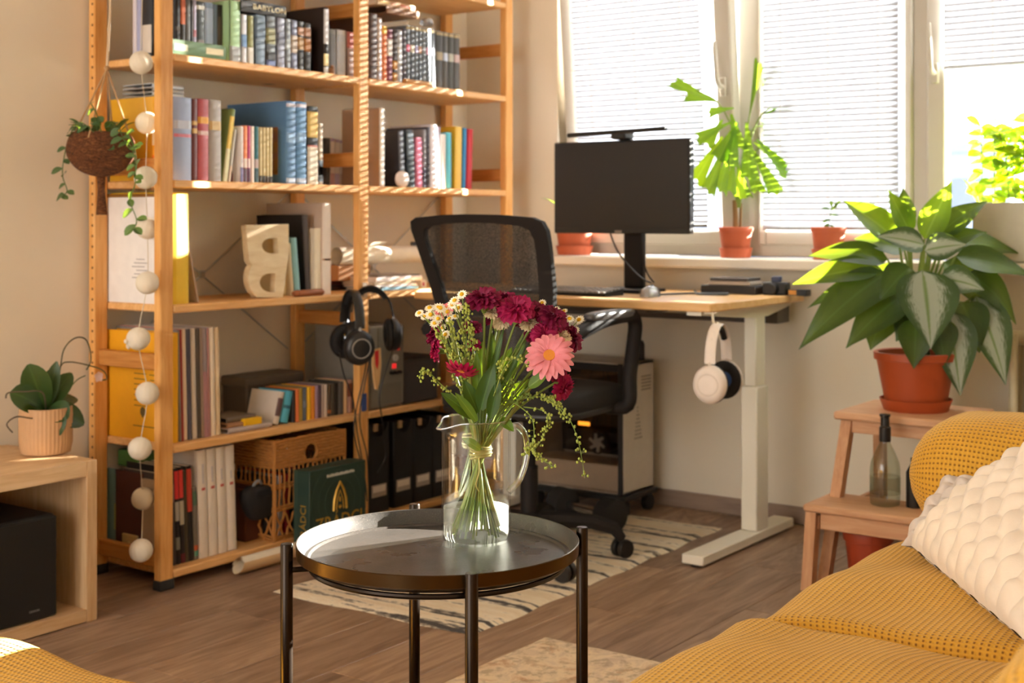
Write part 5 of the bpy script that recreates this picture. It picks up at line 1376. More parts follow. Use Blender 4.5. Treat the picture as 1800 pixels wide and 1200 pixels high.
p_ = atX(1050, 778, pcx+.04); fn_ = MB(); fn_.tube([(pcx+.16, p_.y, p_.z), (pcx+.04, p_.y, p_.z)], .042, 20); fn_.build('cpu_cooler', '#2a2828', pc_, world=True)
fb = MB(); fb.tube([(pcx+.041, p_.y, p_.z), (pcx+.034, p_.y, p_.z)], .017, 14)
for k in range(6):
    a = R(60*k); fb.tube([(pcx+.038, p_.y+.012*math.cos(a), p_.z+.012*math.sin(a)), (pcx+.036, p_.y+.034*math.cos(a+.4), p_.z+.034*math.sin(a+.4))], .006, 6)
fb.build('fan_rotor', '#b8b4b0', pc_, world=True)
vb = MB()
for k in range(9):  # vents on the narrow white side, widening downwards
    for j in range(1+k//2*1):
        vb.box(pcx+.10-.010*(k//2)/2*1+j*.012, pcx+.107-.010*(k//2)/2*1+j*.012, pcy0-.0008, pcy0, pzt-.17-.014*k, pzt-.163-.014*k)
for k in range(5): vb.box(pcx+.13, pcx+.20, pcy0-.0008, pcy0, pzt-.06-.012*k, pzt-.054-.012*k)
vb.build('vents', '#9a8f80', pc_, world=True, smooth=0)
ps = thing('tower_trolley', 'black wheeled stand carrying the computer tower', 'stand', (pcx+.11, (pcy0+pcy1)/2, 0))
b = MB(); b.box(pcx-.01, pcx+D_+.01, pcy0-.012, pcy1+.01, pzb-.022, pzb-.001, .004); b.build('platform', 'black_plastic', ps, world=True)
for xx in (pcx+.02, pcx+D_-.03):
    for yy in (pcy0+.01, pcy1-.02):
        b = MB(); zc_ = (pzb-.022)/2; b.tube([(xx, yy-.012, zc_), (xx, yy+.012, zc_)], zc_, 14); b.tube([(xx, yy, zc_), (xx, yy, pzb-.02)], .008, 8); b.build('wheel', 'rubber', ps, world=True)
b = MB(); p_ = atX(1132, 640, pcx+.16); b.lathe([(.010, 0), (.011, .006), (.0105, .06), (.005, .072), (.002, .074)], 12); tag(b.build('spray_bottle', '#1d1618', None, org=None), 'small dark bottle standing on the computer tower', 'bottle').location = (p_.x, p_.y+.01, pzt)
# dumbbell on the floor behind the chair base
e0, e1 = Vector((3.93, 2.42, .062)), Vector((3.995, 2.66, .062)); dd = (e1-e0).normalized()
db = thing('dumbbell', 'black round-headed dumbbell lying on the rug behind the chair base', 'dumbbell', ((e0.x+e1.x)/2, (e0.y+e1.y)/2, .0))
for e, s in ((e0, -1), (e1, 1)):
    b = MB(); b.tube([e-dd*.035, e-dd*.03, e+dd*.03, e+dd*.035], [.045, .056, .056, .045], 20); b.build('head', 'rubber', db, world=True, smooth=60)
b = MB(); b.tube([e0, e1], .016, 10); b.build('handle', 'chrome', db, world=True)

# ================================================================== step stool
STX0, STX1, STY0, STY1 = 3.85, 4.17, 1.205, 1.565
so_ = thing('step_stool', 'birch two-step stool under the big leafy plant', 'stool', (3.93, 1.39, 0))
b = MB(); b.box(STX0-.012, STX1+.01, STY0-.01, STY1+.01, .476, .50, .005); b.build('top_step', 'birch', so_, world=True)
b = MB(); b.box(3.655, 3.872, STY0-.035, STY1+.028, .228, .25, .005); b.build('lower_step', 'birch', so_, world=True)
def slant(p, q, w=.019, d=.016):
    b = MB(); p, q = Vector(p), Vector(q)
    b.add([(c.x+sx*w, c.y+sy*d, c.z) for c in (p, q) for sx, sy in ((-1, -1), (1, -1), (1, 1), (-1, 1))],
          [(3, 2, 1, 0), (4, 5, 6, 7), (0, 1, 5, 4), (1, 2, 6, 5), (2, 3, 7, 6), (3, 0, 4, 7)]); return b
for yy, s in ((STY0+.025, -1), (STY1-.02, 1)):
    slant((3.745, yy+s*.02, 0), (3.885, yy, .476)).build('leg', 'birch_leg', so_, world=True, smooth=0)
    slant((4.215, yy+s*.02, 0), (4.145, yy, .476)).build('leg', 'birch_leg', so_, world=True, smooth=0)
    slant((3.665, yy+s*.035, 0), (3.685, yy+s*.028, .228)).build('leg', 'birch_leg', so_, world=True, smooth=0)
    b = MB(); b.box(3.68, 4.17, yy-.008+s*.016, yy+.008+s*.016, .175, .215, .002); b.build('side_rail', 'birch_leg', so_, world=True)
    b = MB(); b.box(3.88, 4.15, yy-.008, yy+.008, .435, .475, .002); b.build('side_rail', 'birch_leg', so_, world=True)
b = MB(); b.box(3.872, 3.888, STY0+.03, STY1-.03, .435, .475, .002); b.build('apron', 'birch', so_, world=True)
b = MB(); b.box(3.668, 3.684, STY0+.02, STY1-.02, .18, .227, .002); b.build('apron', 'birch', so_, world=True)
b = MB(); b.box(4.138, 4.152, STY0+.03, STY1-.03, .435, .475, .002); b.build('apron', 'birch', so_, world=True)

def pot(par, r0, r1, h, mat, rim=.012, soil=True, saucer=None, z=0., nm='pot'):
    b = MB(); b.lathe([(r0*.96, z), (r0, z+.003), (r1*.985, z+h-rim*1.8), (r1*1.05, z+h-rim*1.7), (r1*1.06, z+h-.002), (r1*1.02, z+h), (r1*.95, z+h-.003), (r1*.92, z+h-.02)], 36, cap1=False); b.build(nm, mat, par, smooth=35)
    if soil:
        b = MB(); b.lathe([(r1*.93, z+h-.02), (r1*.5, z+h-.014), (.001, z+h-.012)], 24, cap0=False); b.build('soil', 'soil', par)
    if saucer:
        b = MB(); b.lathe([(saucer*.86, z-.002), (saucer*.88, z-.0025), (saucer, z+.032), (saucer*.97, z+.033), (saucer*.93, z+.012)], 36, cap0=True, cap1=False); b.build('saucer', mat, par, smooth=35)

# ------------------------------------------------------------------ big silver-leaved plant on the stool
leafmat('aglao_green', '#26461a', '#4a6a34', '#567034', .25, .32, .35)
leafmat('aglao_silver', '#33502c', '#6a8450', '#a9b2a2', .15, .38, .92)
leafmat('aglao_light', '#42681c', '#7c9a3c', '#80a030', .55, .35, .3)
AP = Vector((4.02, 1.385, .5025))
ag = thing('potted_aglaonema', 'big leafy plant with silver-marked leaves in a terracotta pot on the stool', 'potted plant', AP)
pot(ag, .088, .118, .175, 'terracotta_deep', .014, True, .108)
D0 = AP.x*FWX+AP.y*FWY
def al(px, py, off): return atD(px, py, D0+off)-AP
L_ = [  # base px, tip px, depth offset base/tip, width, droop, material
    ((1545, 470), (1392, 500), 0, -.02, .070, .10, 'aglao_light'), ((1560, 480), (1404, 614), -.02, -.06, .095, .20, 'aglao_green'),
    ((1585, 520), (1487, 612), -.04, -.10, .085, .20, 'aglao_green'), ((1580, 425), (1481, 352), .03, .05, .085, .08, 'aglao_light'),
    ((1600, 410), (1561, 333), .02, .04, .055, .02, 'aglao_light'), ((1590, 400), (1588, 330), .05, .06, .05, 0, 'aglao_green'),
    ((1625, 420), (1673, 318), 0, .0, .062, .02, 'aglao_light'), ((1640, 420), (1735, 354), .02, .04, .060, .16, 'aglao_green'),
    ((1655, 430), (1735, 408), .0, -.02, .045, .12, 'aglao_green'), ((1680, 450), (1815, 486), 0, -.02, .075, .10, 'aglao_green'),
    ((1622, 475), (1636, 612), -.10, -.17, .130, .06, 'aglao_silver'), ((1665, 545), (1688, 695), -.06, -.10, .100, .05, 'aglao_silver'),
    ((1715, 520), (1768, 676), .0, -.06, .095, .10, 'aglao_silver'), ((1700, 480), (1786, 570), .02, .0, .08, .25, 'aglao_green'),
    ((1625, 430), (1540, 415), -.06, -.09, .060, .10, 'aglao_silver'), ((1560, 520), (1530, 615), .02, .0, .095, .08, 'aglao_green'),
    ((1610, 560), (1606, 648), -.12, -.14, .075, .06, 'aglao_green'), ((1645, 560), (1662, 642), -.08, -.11, .075, .05, 'aglao_green'),
    ((1560, 455), (1420, 450), .03, .05, .070, .14, 'aglao_green'), ((1545, 480), (1418, 542), .0, .03, .045, .10, 'aglao_green'),
    ((1625, 440), (1700, 430), -.10, -.13, .065, .12, 'aglao_silver'), ((1650, 490), (1730, 510), -.08, -.12, .070, .22, 'aglao_silver'),
    ((1660, 460), (1740, 560), .03, .04, .095, .25, 'aglao_green'), ((1600, 470), (1545, 530), -.06, -.1, .07, .2, 'aglao_green'),
    ((1590, 440), (1500, 420), .06, .1, .07, .18, 'aglao_green'), ((1625, 520), (1575, 600), -.02, -.03, .09, .12, 'aglao_green'),
    ((1690, 530), (1722, 620), -.03, -.06, .09, .1, 'aglao_green'), ((1640, 400), (1645, 345), .06, .08, .05, 0, 'aglao_green'),
    ((1610, 500), (1520, 480), .08, .12, .08, .2, 'aglao_green'), ((1660, 430), (1790, 445), .08, .12, .08, .15, 'aglao_green')]
for (bx, by), (tx, ty), o0, o1, w_, dr, mt in L_:
    p0_, p1_ = al(bx, by, o0), al(tx, ty, o1)
    up = (-.75, -.55, .5) if 'silver' in mt else (-.6, -.42, .7)
    lf = leaf(p0_, p1_, w_*1.45, dr, up=up, n=12, k=8, fold=.10, shape='lance', wave=.006)
    lo = lf.build('leaf', mt, ag, smooth=180, uv=True)
    root = Vector((rnd.uniform(-.03, .03), rnd.uniform(-.03, .03), .16))
    b = MB(); b.tube(bez(root, (root+p0_)/2+Vector((0, 0, .05)), p0_, 6), [.0065, .006, .0055, .005, .0045, .004, .003], 6); b.build('leaf_stalk', 'stem_green', ag)

# ------------------------------------------------------------------ bottle, second bottle and bucket around the stool
bt = thing('glass_bottle', 'clear glass bottle with black swing cap standing on the lower step', 'bottle', (3.755, 1.33, .2505))
q = atZ(1557, 884, .25); bt.location = (3.775, q.y+(3.775-q.x)*.3, .2505); WM[bt.name] = Matrix.Translation(bt.location)
b = MB(); b.lathe([(.030, .0), (.041, .004), (.043, .02), (.043, .105), (.040, .125), (.028, .155), (.0165, .178), (.0145, .188), (.0145, .195)], 28, cap1=False); b.build('glass_body', 'bottle_glass', bt, smooth=60)
b = MB(); b.lathe([(.016, .185), (.0168, .19), (.0168, .226), (.013, .23), (.013, .255), (.016, .258), (.016, .264), (.004, .266)], 18); b.build('cap', 'black_plastic', bt)
b = MB(); b.lathe([(.0433, .035), (.0433, .085)], 28, cap0=False, cap1=False); b.build('paper_label', thin_glass('faint_label', (.8, .8, .74), .03, .1, .3, .10), bt)
p_ = atX(1607, 812, 3.80)
b = MB(); b.lathe([(.022, 0), (.023, .004), (.023, .10), (.010, .125), (.009, p_.z-.25-.004), (.0105, p_.z-.25), (.0105, p_.z-.25+.012), (.002, p_.z-.25+.013)], 18); o = tag(b.build('dark_bottle', '#161210', None), 'slender dark bottle behind the sofa arm on the lower step', 'bottle'); o.location = (3.80, p_.y, .2505)
bu = thing('garden_bucket', 'terracotta-red bucket with garden tools under the step stool', 'bucket', (3.765, 1.395, 0))
q = atZ(1525, 945, .165); bu.location = (3.785, q.y+(3.785-q.x)*.35, 0); WM[bu.name] = Matrix.Translation(bu.location)
b = MB(); b.lathe([(.050, 0), (.052, .003), (.066, .140), (.072, .142), (.074, .160), (.072, .168), (.068, .166), (.064, .14), (.05, .01)], 28, cap1=False); b.build('bucket_body', '#a8401e', bu, smooth=35)
b = MB(); b.lathe([(.06, .125), (.001, .128)], 20, cap0=False, cap1=False); b.build('soil', 'soil', bu)
b = MB(); b.tube([(-.01, .045, .12), (-.022, .05, .18)], [.012, .011], 10); b.ball((-.024, .051, .188), .0125, 10, 8); b.build('tool_handle', 'black_plastic', bu)
b = MB(); b.ball((-.035, .049, .182), .0075, 10, 8); b.build('tool_button', '#d8682c', bu)

# ------------------------------------------------------------------ plants on the sill
SILL = .9405
def sillpot(name, lab, px0, px1, ytop, X=4.408):
    a, c = atX(px0, 430, X), atX(px1, 430, X)
    r_ = abs(a.y-c.y)/2*.82/1.06; t = thing(name, lab, 'potted plant', (X, (a.y+c.y)/2, SILL))
    h = atX((px0+px1)/2, ytop, X).z-SILL
    pot(t, r_*.80, r_, h, 'terracotta', .010, True, r_*1.02, .003); return t, h, r_
fp_, fh, fr = sillpot('potted_fishtail_palm', 'tall potted palm with ragged fishtail leaves on the window sill', 1260, 1327, 400)
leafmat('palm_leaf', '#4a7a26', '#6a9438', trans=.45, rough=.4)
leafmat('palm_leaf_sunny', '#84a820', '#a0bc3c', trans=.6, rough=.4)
FP = Vector(fp_.location); DF = FP.x*FWX+FP.y*FWY
def fl_(px, py, off=0.): return atD(px, py, DF+off)-FP
b = MB(); b.tube([(0, 0, fh-.02), (.003, .002, fh+.04), (0, .004, fh+.10)], [.011, .010, .009], 10); b.build('trunk', 'bark', fp_)
b = MB(); b.tube([(.012, -.012, fh-.02), (.014, -.014, fh+.09)], [.006, .005], 8); b.build('trunk', 'bark', fp_)
stems = [[(1297, 365), (1296, 300), (1290, 235), (1262, 180), (1225, 160)], [(1298, 365), (1305, 280), (1318, 200), (1332, 110)], [(1300, 365), (1312, 270), (1340, 200), (1380, 185), (1425, 172)], [(1297, 365), (1300, 300), (1320, 230), (1355, 225), (1400, 250)], [(1296, 365), (1285, 290), (1262, 255), (1245, 270)], [(1298, 365), (1310, 300), (1335, 260), (1350, 270)]]
for k, s_ in enumerate(stems):
    b = MB(); pts = smoothpath([fl_(px, py, (-.05, .0, -.03, .02, -.06, -.04)[k]*i/4) for i, (px, py) in enumerate(s_)], 5); b.tube(pts, [.0042-.0026*i/len(pts) for i in range(len(pts))], 6); b.build('leaf_stem', 'stem_green', fp_)
for (bx, by), (tx, ty), w_, off, mt in (
    ((1262, 180), (1171, 140), .040, -.04, 0), ((1255, 178), (1198, 170), .030, -.05, 0), ((1290, 190), (1240, 200), .034, -.05, 0), ((1318, 200), (1337, 98), .030, .0, 0), ((1340, 150), (1388, 98), .036, .0, 0),
    ((1345, 200), (1428, 168), .032, -.03, 0), ((1355, 185), (1400, 190), .024, -.02, 0), ((1340, 215), (1443, 270), .055, .02, 0), ((1325, 250), (1428, 335), .055, -.03, 1), ((1330, 245), (1395, 318), .050, -.05, 0),
    ((1320, 260), (1370, 352), .050, -.04, 0), ((1312, 215), (1318, 330), .055, -.07, 0), ((1310, 280), (1335, 345), .045, -.03, 0), ((1285, 215), (1218, 250), .040, -.06, 0), ((1270, 240), (1217, 328), .050, -.05, 1),
    ((1275, 255), (1240, 348), .045, -.06, 0), ((1285, 260), (1262, 345), .045, -.06, 0), ((1290, 280), (1282, 345), .040, -.05, 0), ((1298, 290), (1300, 355), .036, -.05, 1), ((1290, 225), (1260, 290), .060, -.07, 0),
    ((1295, 215), (1280, 300), .055, -.08, 0), ((1300, 300), (1315, 352), .030, -.04, 0), ((1285, 200), (1300, 270), .05, -.06, 0), ((1405, 200), (1420, 232), .016, .0, 0), ((1270, 210), (1240, 262), .04, -.02, 0)):
    p0_, p1_ = fl_(bx, by, off*.7), fl_(tx, ty, off)
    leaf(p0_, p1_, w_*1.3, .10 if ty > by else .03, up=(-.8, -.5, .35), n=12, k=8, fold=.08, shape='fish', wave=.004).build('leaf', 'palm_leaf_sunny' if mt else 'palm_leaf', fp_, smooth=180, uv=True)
sd, sh_, sr = sillpot('potted_seedling', 'small seedling with few leaves in a wide terracotta pot on the sill', 1421, 1492, 400)
SP = Vector(sd.location); DS = SP.x*FWX+SP.y*FWY
def sl_(px, py, off=0.): return atD(px, py, DS+off)-SP
b = MB(); b.tube([sl_(1456, 404), sl_(1458, 385), sl_(1462, 365)], .0018, 6); b.build('stem', 'stem_dark', sd)
for a_, t_ in (((1460, 372), (1478, 352)), ((1460, 368), (1444, 366)), ((1458, 385), (1446, 392)), ((1459, 378), (1475, 380)), ((1457, 392), (1449, 402)), ((1458, 395), (1468, 404)), ((1462, 365), (1460, 352))):
    leaf(sl_(*a_), sl_(*t_), .013, .1, up=(-.6, -.4, .6), n=6, k=4, shape='round').build('leaf', 'vine_leaf', sd, smooth=180, uv=True)
ld, lh, lr = sillpot('potted_strap_plant', 'terracotta pot with a thin strap-leaved plant mostly behind the monitor', 975, 1045, 398)
LP = Vector(ld.location); DL = LP.x*FWX+LP.y*FWY
def ll_(px, py, off=0.): return atD(px, py, DL+off)-LP
for k, (tx, ty) in enumerate(((949, 348), (1000, 330), (1030, 320), (1060, 345), (985, 340), (1045, 370))):
    leaf(ll_(1010, 405), ll_(tx, ty, -.03+.012*k), .016, .35, n=10, k=4, shape='strap').build('leaf', 'palm_leaf', ld, smooth=180, uv=True)
# white planter of yellow-green foliage, lengthened out of view to block the sun
py1 = atX(1709, 440, 4.345).y; ptop = atX(1709, 356, 4.345).z
pl_ = thing('window_planter', 'long pale planter box of sunlit yellow-green foliage on the sill, lengthened out of view to block sun', 'planter', (4.41, py1-.59, SILL))
b = MB(); w = 1.18
x0, x1 = -.064, .064; h = ptop-SILL
b.box(x0, x0+.006, -w/2, w/2, 0, h, .002); b.box(x1-.006, x1, -w/2, w/2, 0, h, .002); b.box(x0, x1, -w/2, -w/2+.006, 0, h, .002); b.box(x0, x1, w/2-.006, w/2, 0, h, .002); b.box(x0, x1, -w/2, w/2, 0, .006)
b.build('trough', '#c9c4ac', pl_); b = MB(); b.box(x0+.006, x1-.006, -w/2+.006, w/2-.006, .006, h-.02); b.build('soil', 'soil', pl_)
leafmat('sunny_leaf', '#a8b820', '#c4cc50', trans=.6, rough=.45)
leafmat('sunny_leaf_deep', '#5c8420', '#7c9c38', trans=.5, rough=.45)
r4 = random.Random(21)
for k in range(30):
    y_ = w/2-.02-(.0195*k if k < 24 else .45+.11*(k-23)); x_ = r4.uniform(-.03, .03); hh = r4.uniform(.14, .29) if k < 24 else .06
    top_ = Vector((x_+r4.uniform(-.03, .03), y_+r4.uniform(-.03, .05), h+hh))
    pts = bez((x_, y_, h-.02), (x_, y_, h+hh*.6), top_, 8)
    b = MB(); b.tube(pts, .002, 5); b.build('stem', 'stem_green', pl_)
    for j in range(1, 9):
        for s in (0, 1, 2):
            a = r4.uniform(0, 6.28); d = Vector((math.cos(a)*.55, math.sin(a), r4.uniform(-.5, .5))).normalized(); ln = r4.uniform(.035, .06)
            e = pts[j]+d*ln
            e.x = min(e.x, .065)
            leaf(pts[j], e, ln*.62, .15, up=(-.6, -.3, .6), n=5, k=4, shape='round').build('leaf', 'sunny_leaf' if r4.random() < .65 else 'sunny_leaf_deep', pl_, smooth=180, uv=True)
leaf(Vector((-.03, w/2-.01, h-.01)), atD(1690, 312, 4.30)-Vector(pl_.location), .02, .2, n=6, k=4, shape='lance').build('leaf', 'sunny_leaf', pl_, smooth=180, uv=True)

# ================================================================== tray table
TZ = .56
tc = atZ(770, 946, TZ); TR = .2275
tb = thing('tray_table', 'round black metal tray table on four slim legs in the foreground', 'table', (tc.x, tc.y, .0))
m_, nt_, bs_ = newmat('tray_metal')
n_ = noise(nt_, coords(nt_), 420, 3, .7); n2_ = noise(nt_, coords(nt_), 9, 4, .6)
nt_.links.new(ramp(nt_, n_, [(.42, '#322e2b'), (.66, '#433e39'), (.80, '#8c867e')]), bs_.inputs['Base Color'])
bs_.inputs['Metallic'].default_value = .15; bs_.inputs['Specular IOR Level'].default_value = .5
nt_.links.new(ramp(nt_, n2_, [(.3, .24), (.7, .36)]), bs_.inputs['Roughness'])
b = MB(); rb = .022
b.lathe([(.0005, TZ-.026), (TR-.022, TZ-.026), (TR-.018, TZ-.023), (TR-.012, TZ-.0235), (TR-.006, TZ-.016), (TR-.0015, TZ-.001), (TR, TZ)], 96, cap0=False, cap1=False)
b.build('tray', 'tray_metal', tb, smooth=25)
plain('rim_metal', '#46331a', .28, .85)
b = MB(); b.lathe([(TR, TZ), (TR+.0012, TZ-.001), (TR+.0004, TZ-.020), (TR-.014, TZ-.029), (TR-.03, TZ-.032), (.0005, TZ-.032)], 96, cap0=False, cap1=False); b.build('tray_rim', 'rim_metal', tb, smooth=25)
plain('leg_metal', '#2a2018', .26, .75)
for a in (140, 319, 230.5, 49):
    d = Vector((math.cos(R(a)), math.sin(R(a)), 0)); p_ = d*(TR+.0155)
    b = MB(); b.lathe([(.0095, .010), (.0098, .012), (.0098, TZ+.004), (.009, TZ+.006)], 16, (p_.x, p_.y, 0)); lg = b.build('leg', 'leg_metal', tb)
    b = MB(); b.tube([p_*.985+Vector((0, 0, TZ-.036)), d*(TR-.03)+Vector((0, 0, TZ-.036))], .0045, 8); b.build('bracket', 'leg_metal', lg)
b = MB(); b.torus((0, 0, TZ-.037), TR-.022, .0045, 64, 8); b.build('support_ring', 'leg_metal', tb)

# ================================================================== glass jug with water
JZ = TZ-.0255
jc = atZ(837, 948, JZ); JR = .0585; JH = .205
jug = thing('glass_jug', 'clear glass jug with a spout and handle holding the flowers', 'jug', (jc.x, jc.y, JZ))
Jp = Vector(jug.location)
lookdir = Vector((FWX, FWY, 0)); rightv = Vector((RTX, RTY, 0))
spout = -rightv*.85-lookdir*.5; spa = math.atan2(spout.y, spout.x)
def jugf(ro, off=0.):
    def fn(u, v):
        a = 2*math.pi*u; z = JH*v
        r_ = ro*(1 if v > .03 else .93+.07*v/.03)
        dlt = math.atan2(math.sin(a-spa), math.cos(a-spa)); s_ = math.exp(-(dlt/.26)**2)*max(0, (v-.84)/.16)**2
        r_ += .015*s_; z2 = z+off-.012*math.exp(-(dlt/.45)**2)*max(0, (v-.9)/.1)
        if v > .93: r_ += .0012*(v-.93)/.07
        return Vector((r_*math.cos(a), r_*math.sin(a), z2))
    return fn
b = MB(); b.grid(64, 24, jugf(JR), True); b.grid(64, 24, lambda u, v: jugf(JR-.0026)(1-u, .02+.98*v), True)
b.lathe([(.0005, .0), (JR*.93, .0)], 64, cap0=False, cap1=False)
b.build('glass_body', 'jug_glass', jug, smooth=60)
b = MB(); b.tube([jugf(JR-.0013)(i/64, 1.0)+Vector((0, 0, .0)) for i in range(65)], .0019, 8); b.build('rim', thin_glass('glass_rim', (.93, .96, .97), .30, .95, .05), jug, smooth=60)
hd = rightv*.93+lookdir*.25; hd.normalize()
pts = smoothpath([hd*(JR-.002)+Vector((0, 0, JH*.90)), hd*(JR+.012)+Vector((0, 0, JH*.93)), hd*(JR+.028)+Vector((0, 0, JH*.84)), hd*(JR+.030)+Vector((0, 0, JH*.66)), hd*(JR+.018)+Vector((0, 0, JH*.48)), hd*(JR-.002)+Vector((0, 0, JH*.38))], 6)
b = MB(); b.tube(pts, .0058, 12); b.build('handle', thin_glass('handle_glass', (.93, .95, .95), .22, .95, .04), jug, smooth=60)
wl = JH*.27
b = MB(); b.lathe([(.0005, .004), (JR-.006, .004), (JR-.0032, .012), (JR-.0032, wl), (.0005, wl)], 48, cap0=False, cap1=False); b.build('water', 'water', jug, smooth=30)

# ================================================================== flowers (each stem a thing of its own)
DJ = Jp.x*FWX+Jp.y*FWY
def fpz(px, py, off=0.): return atD(px, py, DJ+off)
TIE = fpz(845, 792)
r5 = random.Random(4)
k5 = [0]
def stempath(head, bend=None, tiejit=.010):
    """from the foot of the jug through the tie up to the head"""
    k5[0] += 1; a = k5[0]*2.4
    foot = Jp+Vector((math.cos(a)*.040, math.sin(a)*.040, .006+.02*r5.random()))
    tie = TIE+Vector((math.cos(a+3.0)*tiejit*r5.random(), math.sin(a+3.0)*tiejit*r5.random(), r5.uniform(-.005, .005)))
    d = head-tie
    mid = tie+d*.55+Vector((d.x*-.12, d.y*-.12, d.length*.06)) if bend is None else bend
    out = [foot.lerp(tie, t/5) for t in range(5)]+bez(tie, mid, head, 9)
    return out
def spawn(name, lab, cat, grp=None):
    return thing(name, lab, cat, (Jp.x, Jp.y, JZ+.006), group=grp)
plain('carnation_red', '#8e1246', .6, var=.35, nscale=45, trans=.30)
plain('carnation_bright', '#b81c5c', .6, var=.3, nscale=45, trans=.35)
plain('cream_petal', '#f0dcb4', .6, var=.15, nscale=40, trans=.3)
plain('gerbera_pink', '#f29aa2', .55, var=.14, nscale=45, trans=.35)
plain('gerbera_red', '#b0124c', .55, var=.2, nscale=45, trans=.35)
plain('gerbera_eye', '#e08a2c', .8, var=.3, nscale=120, bmp=.6)
plain('gerbera_ring', '#d85c78', .8, var=.4, nscale=160, bmp=.6)
plain('daisy_white', '#fbf4dc', .6, trans=.3)
plain('daisy_eye', '#e8b81c', .8, var=.2, nscale=100, bmp=.5)
plain('bud_green', '#bcc860', .6, trans=.3)
leafmat('flower_leaf', '#2c5018', '#4c7430', trans=.22, rough=.45)
leafmat('flower_leaf_light', '#54782a', '#7c9c40', trans=.35, rough=.45)
def carn_mesh(seed, mat):
    r = random.Random(seed); b = MB()
    for ring_, (n_p, tiltr, ln, wd_) in enumerate(((9, 78, 1.0, .95), (9, 58, .98, .85), (8, 38, .92, .75), (7, 18, .86, .6), (4, 4, .8, .5))):
        for i in range(n_p):
            a = 2*math.pi*(i+.5*ring_)/n_p+r.uniform(-.2, .2); ti = R(tiltr+r.uniform(-9, 9)); ph = r.uniform(0, 6)
            L1 = ln*r.uniform(.9, 1.08); Ww = wd_*r.uniform(.85, 1.1)
            def fn(u, v, a=a, ti=ti, L1=L1, Ww=Ww, ph=ph):
                s_ = (u-.5)*2; w_ = Ww*(.15+.85*v**.8); rr = L1*v*(1-.12*s_*s_)
                curl = ti+.45*v*v
                x_ = math.sin(curl)*rr; z_ = math.cos(curl)*rr*.75+.10*v*math.sin(s_*7+ph)*v
                y_ = s_*w_*.5+.05*v*math.sin(s_*9+ph*2)
                x_ += .09*v*v*math.cos(s_*8+ph)
                return Vector((x_*math.cos(a)-y_*math.sin(a), x_*math.sin(a)+y_*math.cos(a), z_-.12))
            b.grid(7, 4, fn)
    return b.mesh('bloom', mat, 180)
CARN = [carn_mesh(1, 'carnation_red'), carn_mesh(2, 'carnation_red'), carn_mesh(3, 'carnation_bright')]
CREAM = carn_mesh(9, 'cream_petal')
cal = MB(); cal.lathe([(.08, -.95), (.16, -.9), (.26, -.5), (.30, -.15), (.22, .0)], 10); CALM = cal.mesh('calyx', 'stem_green', 40)
def aim(vec): return Vector(vec).normalized().to_track_quat('Z', 'Y').to_euler()
def flower(name, lab, cat, grp, px, py, rpx, off, facing, mesh, cal_=True, stem='stem_green', sr=.0022, bend=None, parts=()):
    c_ = fpz(px, py, off); rr = rpx*1.16*(DJ+off)/FPX
    t = spawn(name, lab, cat, grp); base_ = Vector(t.location)
    f_ = Vector(facing).normalized(); back = c_-f_*rr*(.9 if cal_ else .25)
    path = stempath(back, bend)
    b = MB(); b.tube(path, [sr*.9]*len(path), 6); b.build('stem', stem, t, world=True)
    inst('bloom', mesh, t, c_-base_, aim(f_), (rr, rr, rr))
    if cal_: inst('calyx', CALM, t, c_-base_-f_*rr*.05, aim(f_), (rr*.95,)*3)
    return t, c_, rr, f_
UP = Vector((0, 0, 1)); CAMV = -lookdir
cl = [  # px, py, radius px, depth, facing, which, label
    (848, 523, 27, -.03, UP*1+CAMV*.35-rightv*.15, 0, 'burgundy carnation crowning the left of the bunch'),
    (886, 526, 25, .03, UP*1+CAMV*.1, 1, 'burgundy carnation set back at the top of the bunch'),
    (906, 540, 30, -.03, UP*1+CAMV*.5, 2, 'largest burgundy carnation at the top centre of the bunch'),
    (942, 545, 24, .0, UP*1+CAMV*.3+rightv*.2, 0, 'burgundy carnation right of the largest bloom'),
    (973, 556, 25, -.02, UP*.9+CAMV*.5+rightv*.5, 1, 'burgundy carnation above the pink gerbera'),
    (958, 588, 22, -.04, UP*.6+CAMV*.8+rightv*.3, 2, 'crimson carnation touching the top of the pink gerbera'),
    (1008, 592, 22, .0, rightv*1+UP*.5+CAMV*.3, 1, 'burgundy carnation sticking out on the right of the bunch'),
    (872, 562, 19, .06, UP+CAMV*.2, 0, 'dark carnation half hidden behind the tall stems'),
    (764, 586, 19, .03, -rightv*.8+UP*.6, 0, 'dark carnation below the chamomile heads'),
    (766, 615, 18, .02, -rightv*1+UP*.2, 2, 'magenta carnation low on the left of the bunch'),
    (828, 573, 17, .07, UP+CAMV*.2, 1, 'dark carnation behind the green chamomile stalks'),
    (984, 650, 19, .02, rightv*.8+CAMV*.4-UP*.2, 1, 'burgundy carnation just below the pink gerbera'),
    (992, 682, 21, -.03, rightv*.8+CAMV*.5-UP*.3, 2, 'magenta carnation lowest on the right of the bunch'),
    (832, 605, 13, .05, UP+CAMV*.4, 2, 'small dark carnation bud among the stems'),
    (925, 560, 20, .03, UP+CAMV*.5, 1, 'burgundy carnation filling the gap under the largest bloom'), (868, 533, 20, .05, UP+CAMV*.2, 0, 'burgundy carnation wedged behind the two top blooms'), (940, 585, 17, .03, UP*.6+CAMV*.8, 0, 'dark carnation behind the top edge of the pink gerbera')]
for px, py, rr, off, fc_, w_, lab in cl:
    flower('carnation', lab, 'carnation', 'carnations in the glass jug', px, py, rr, off, fc_, CARN[w_])
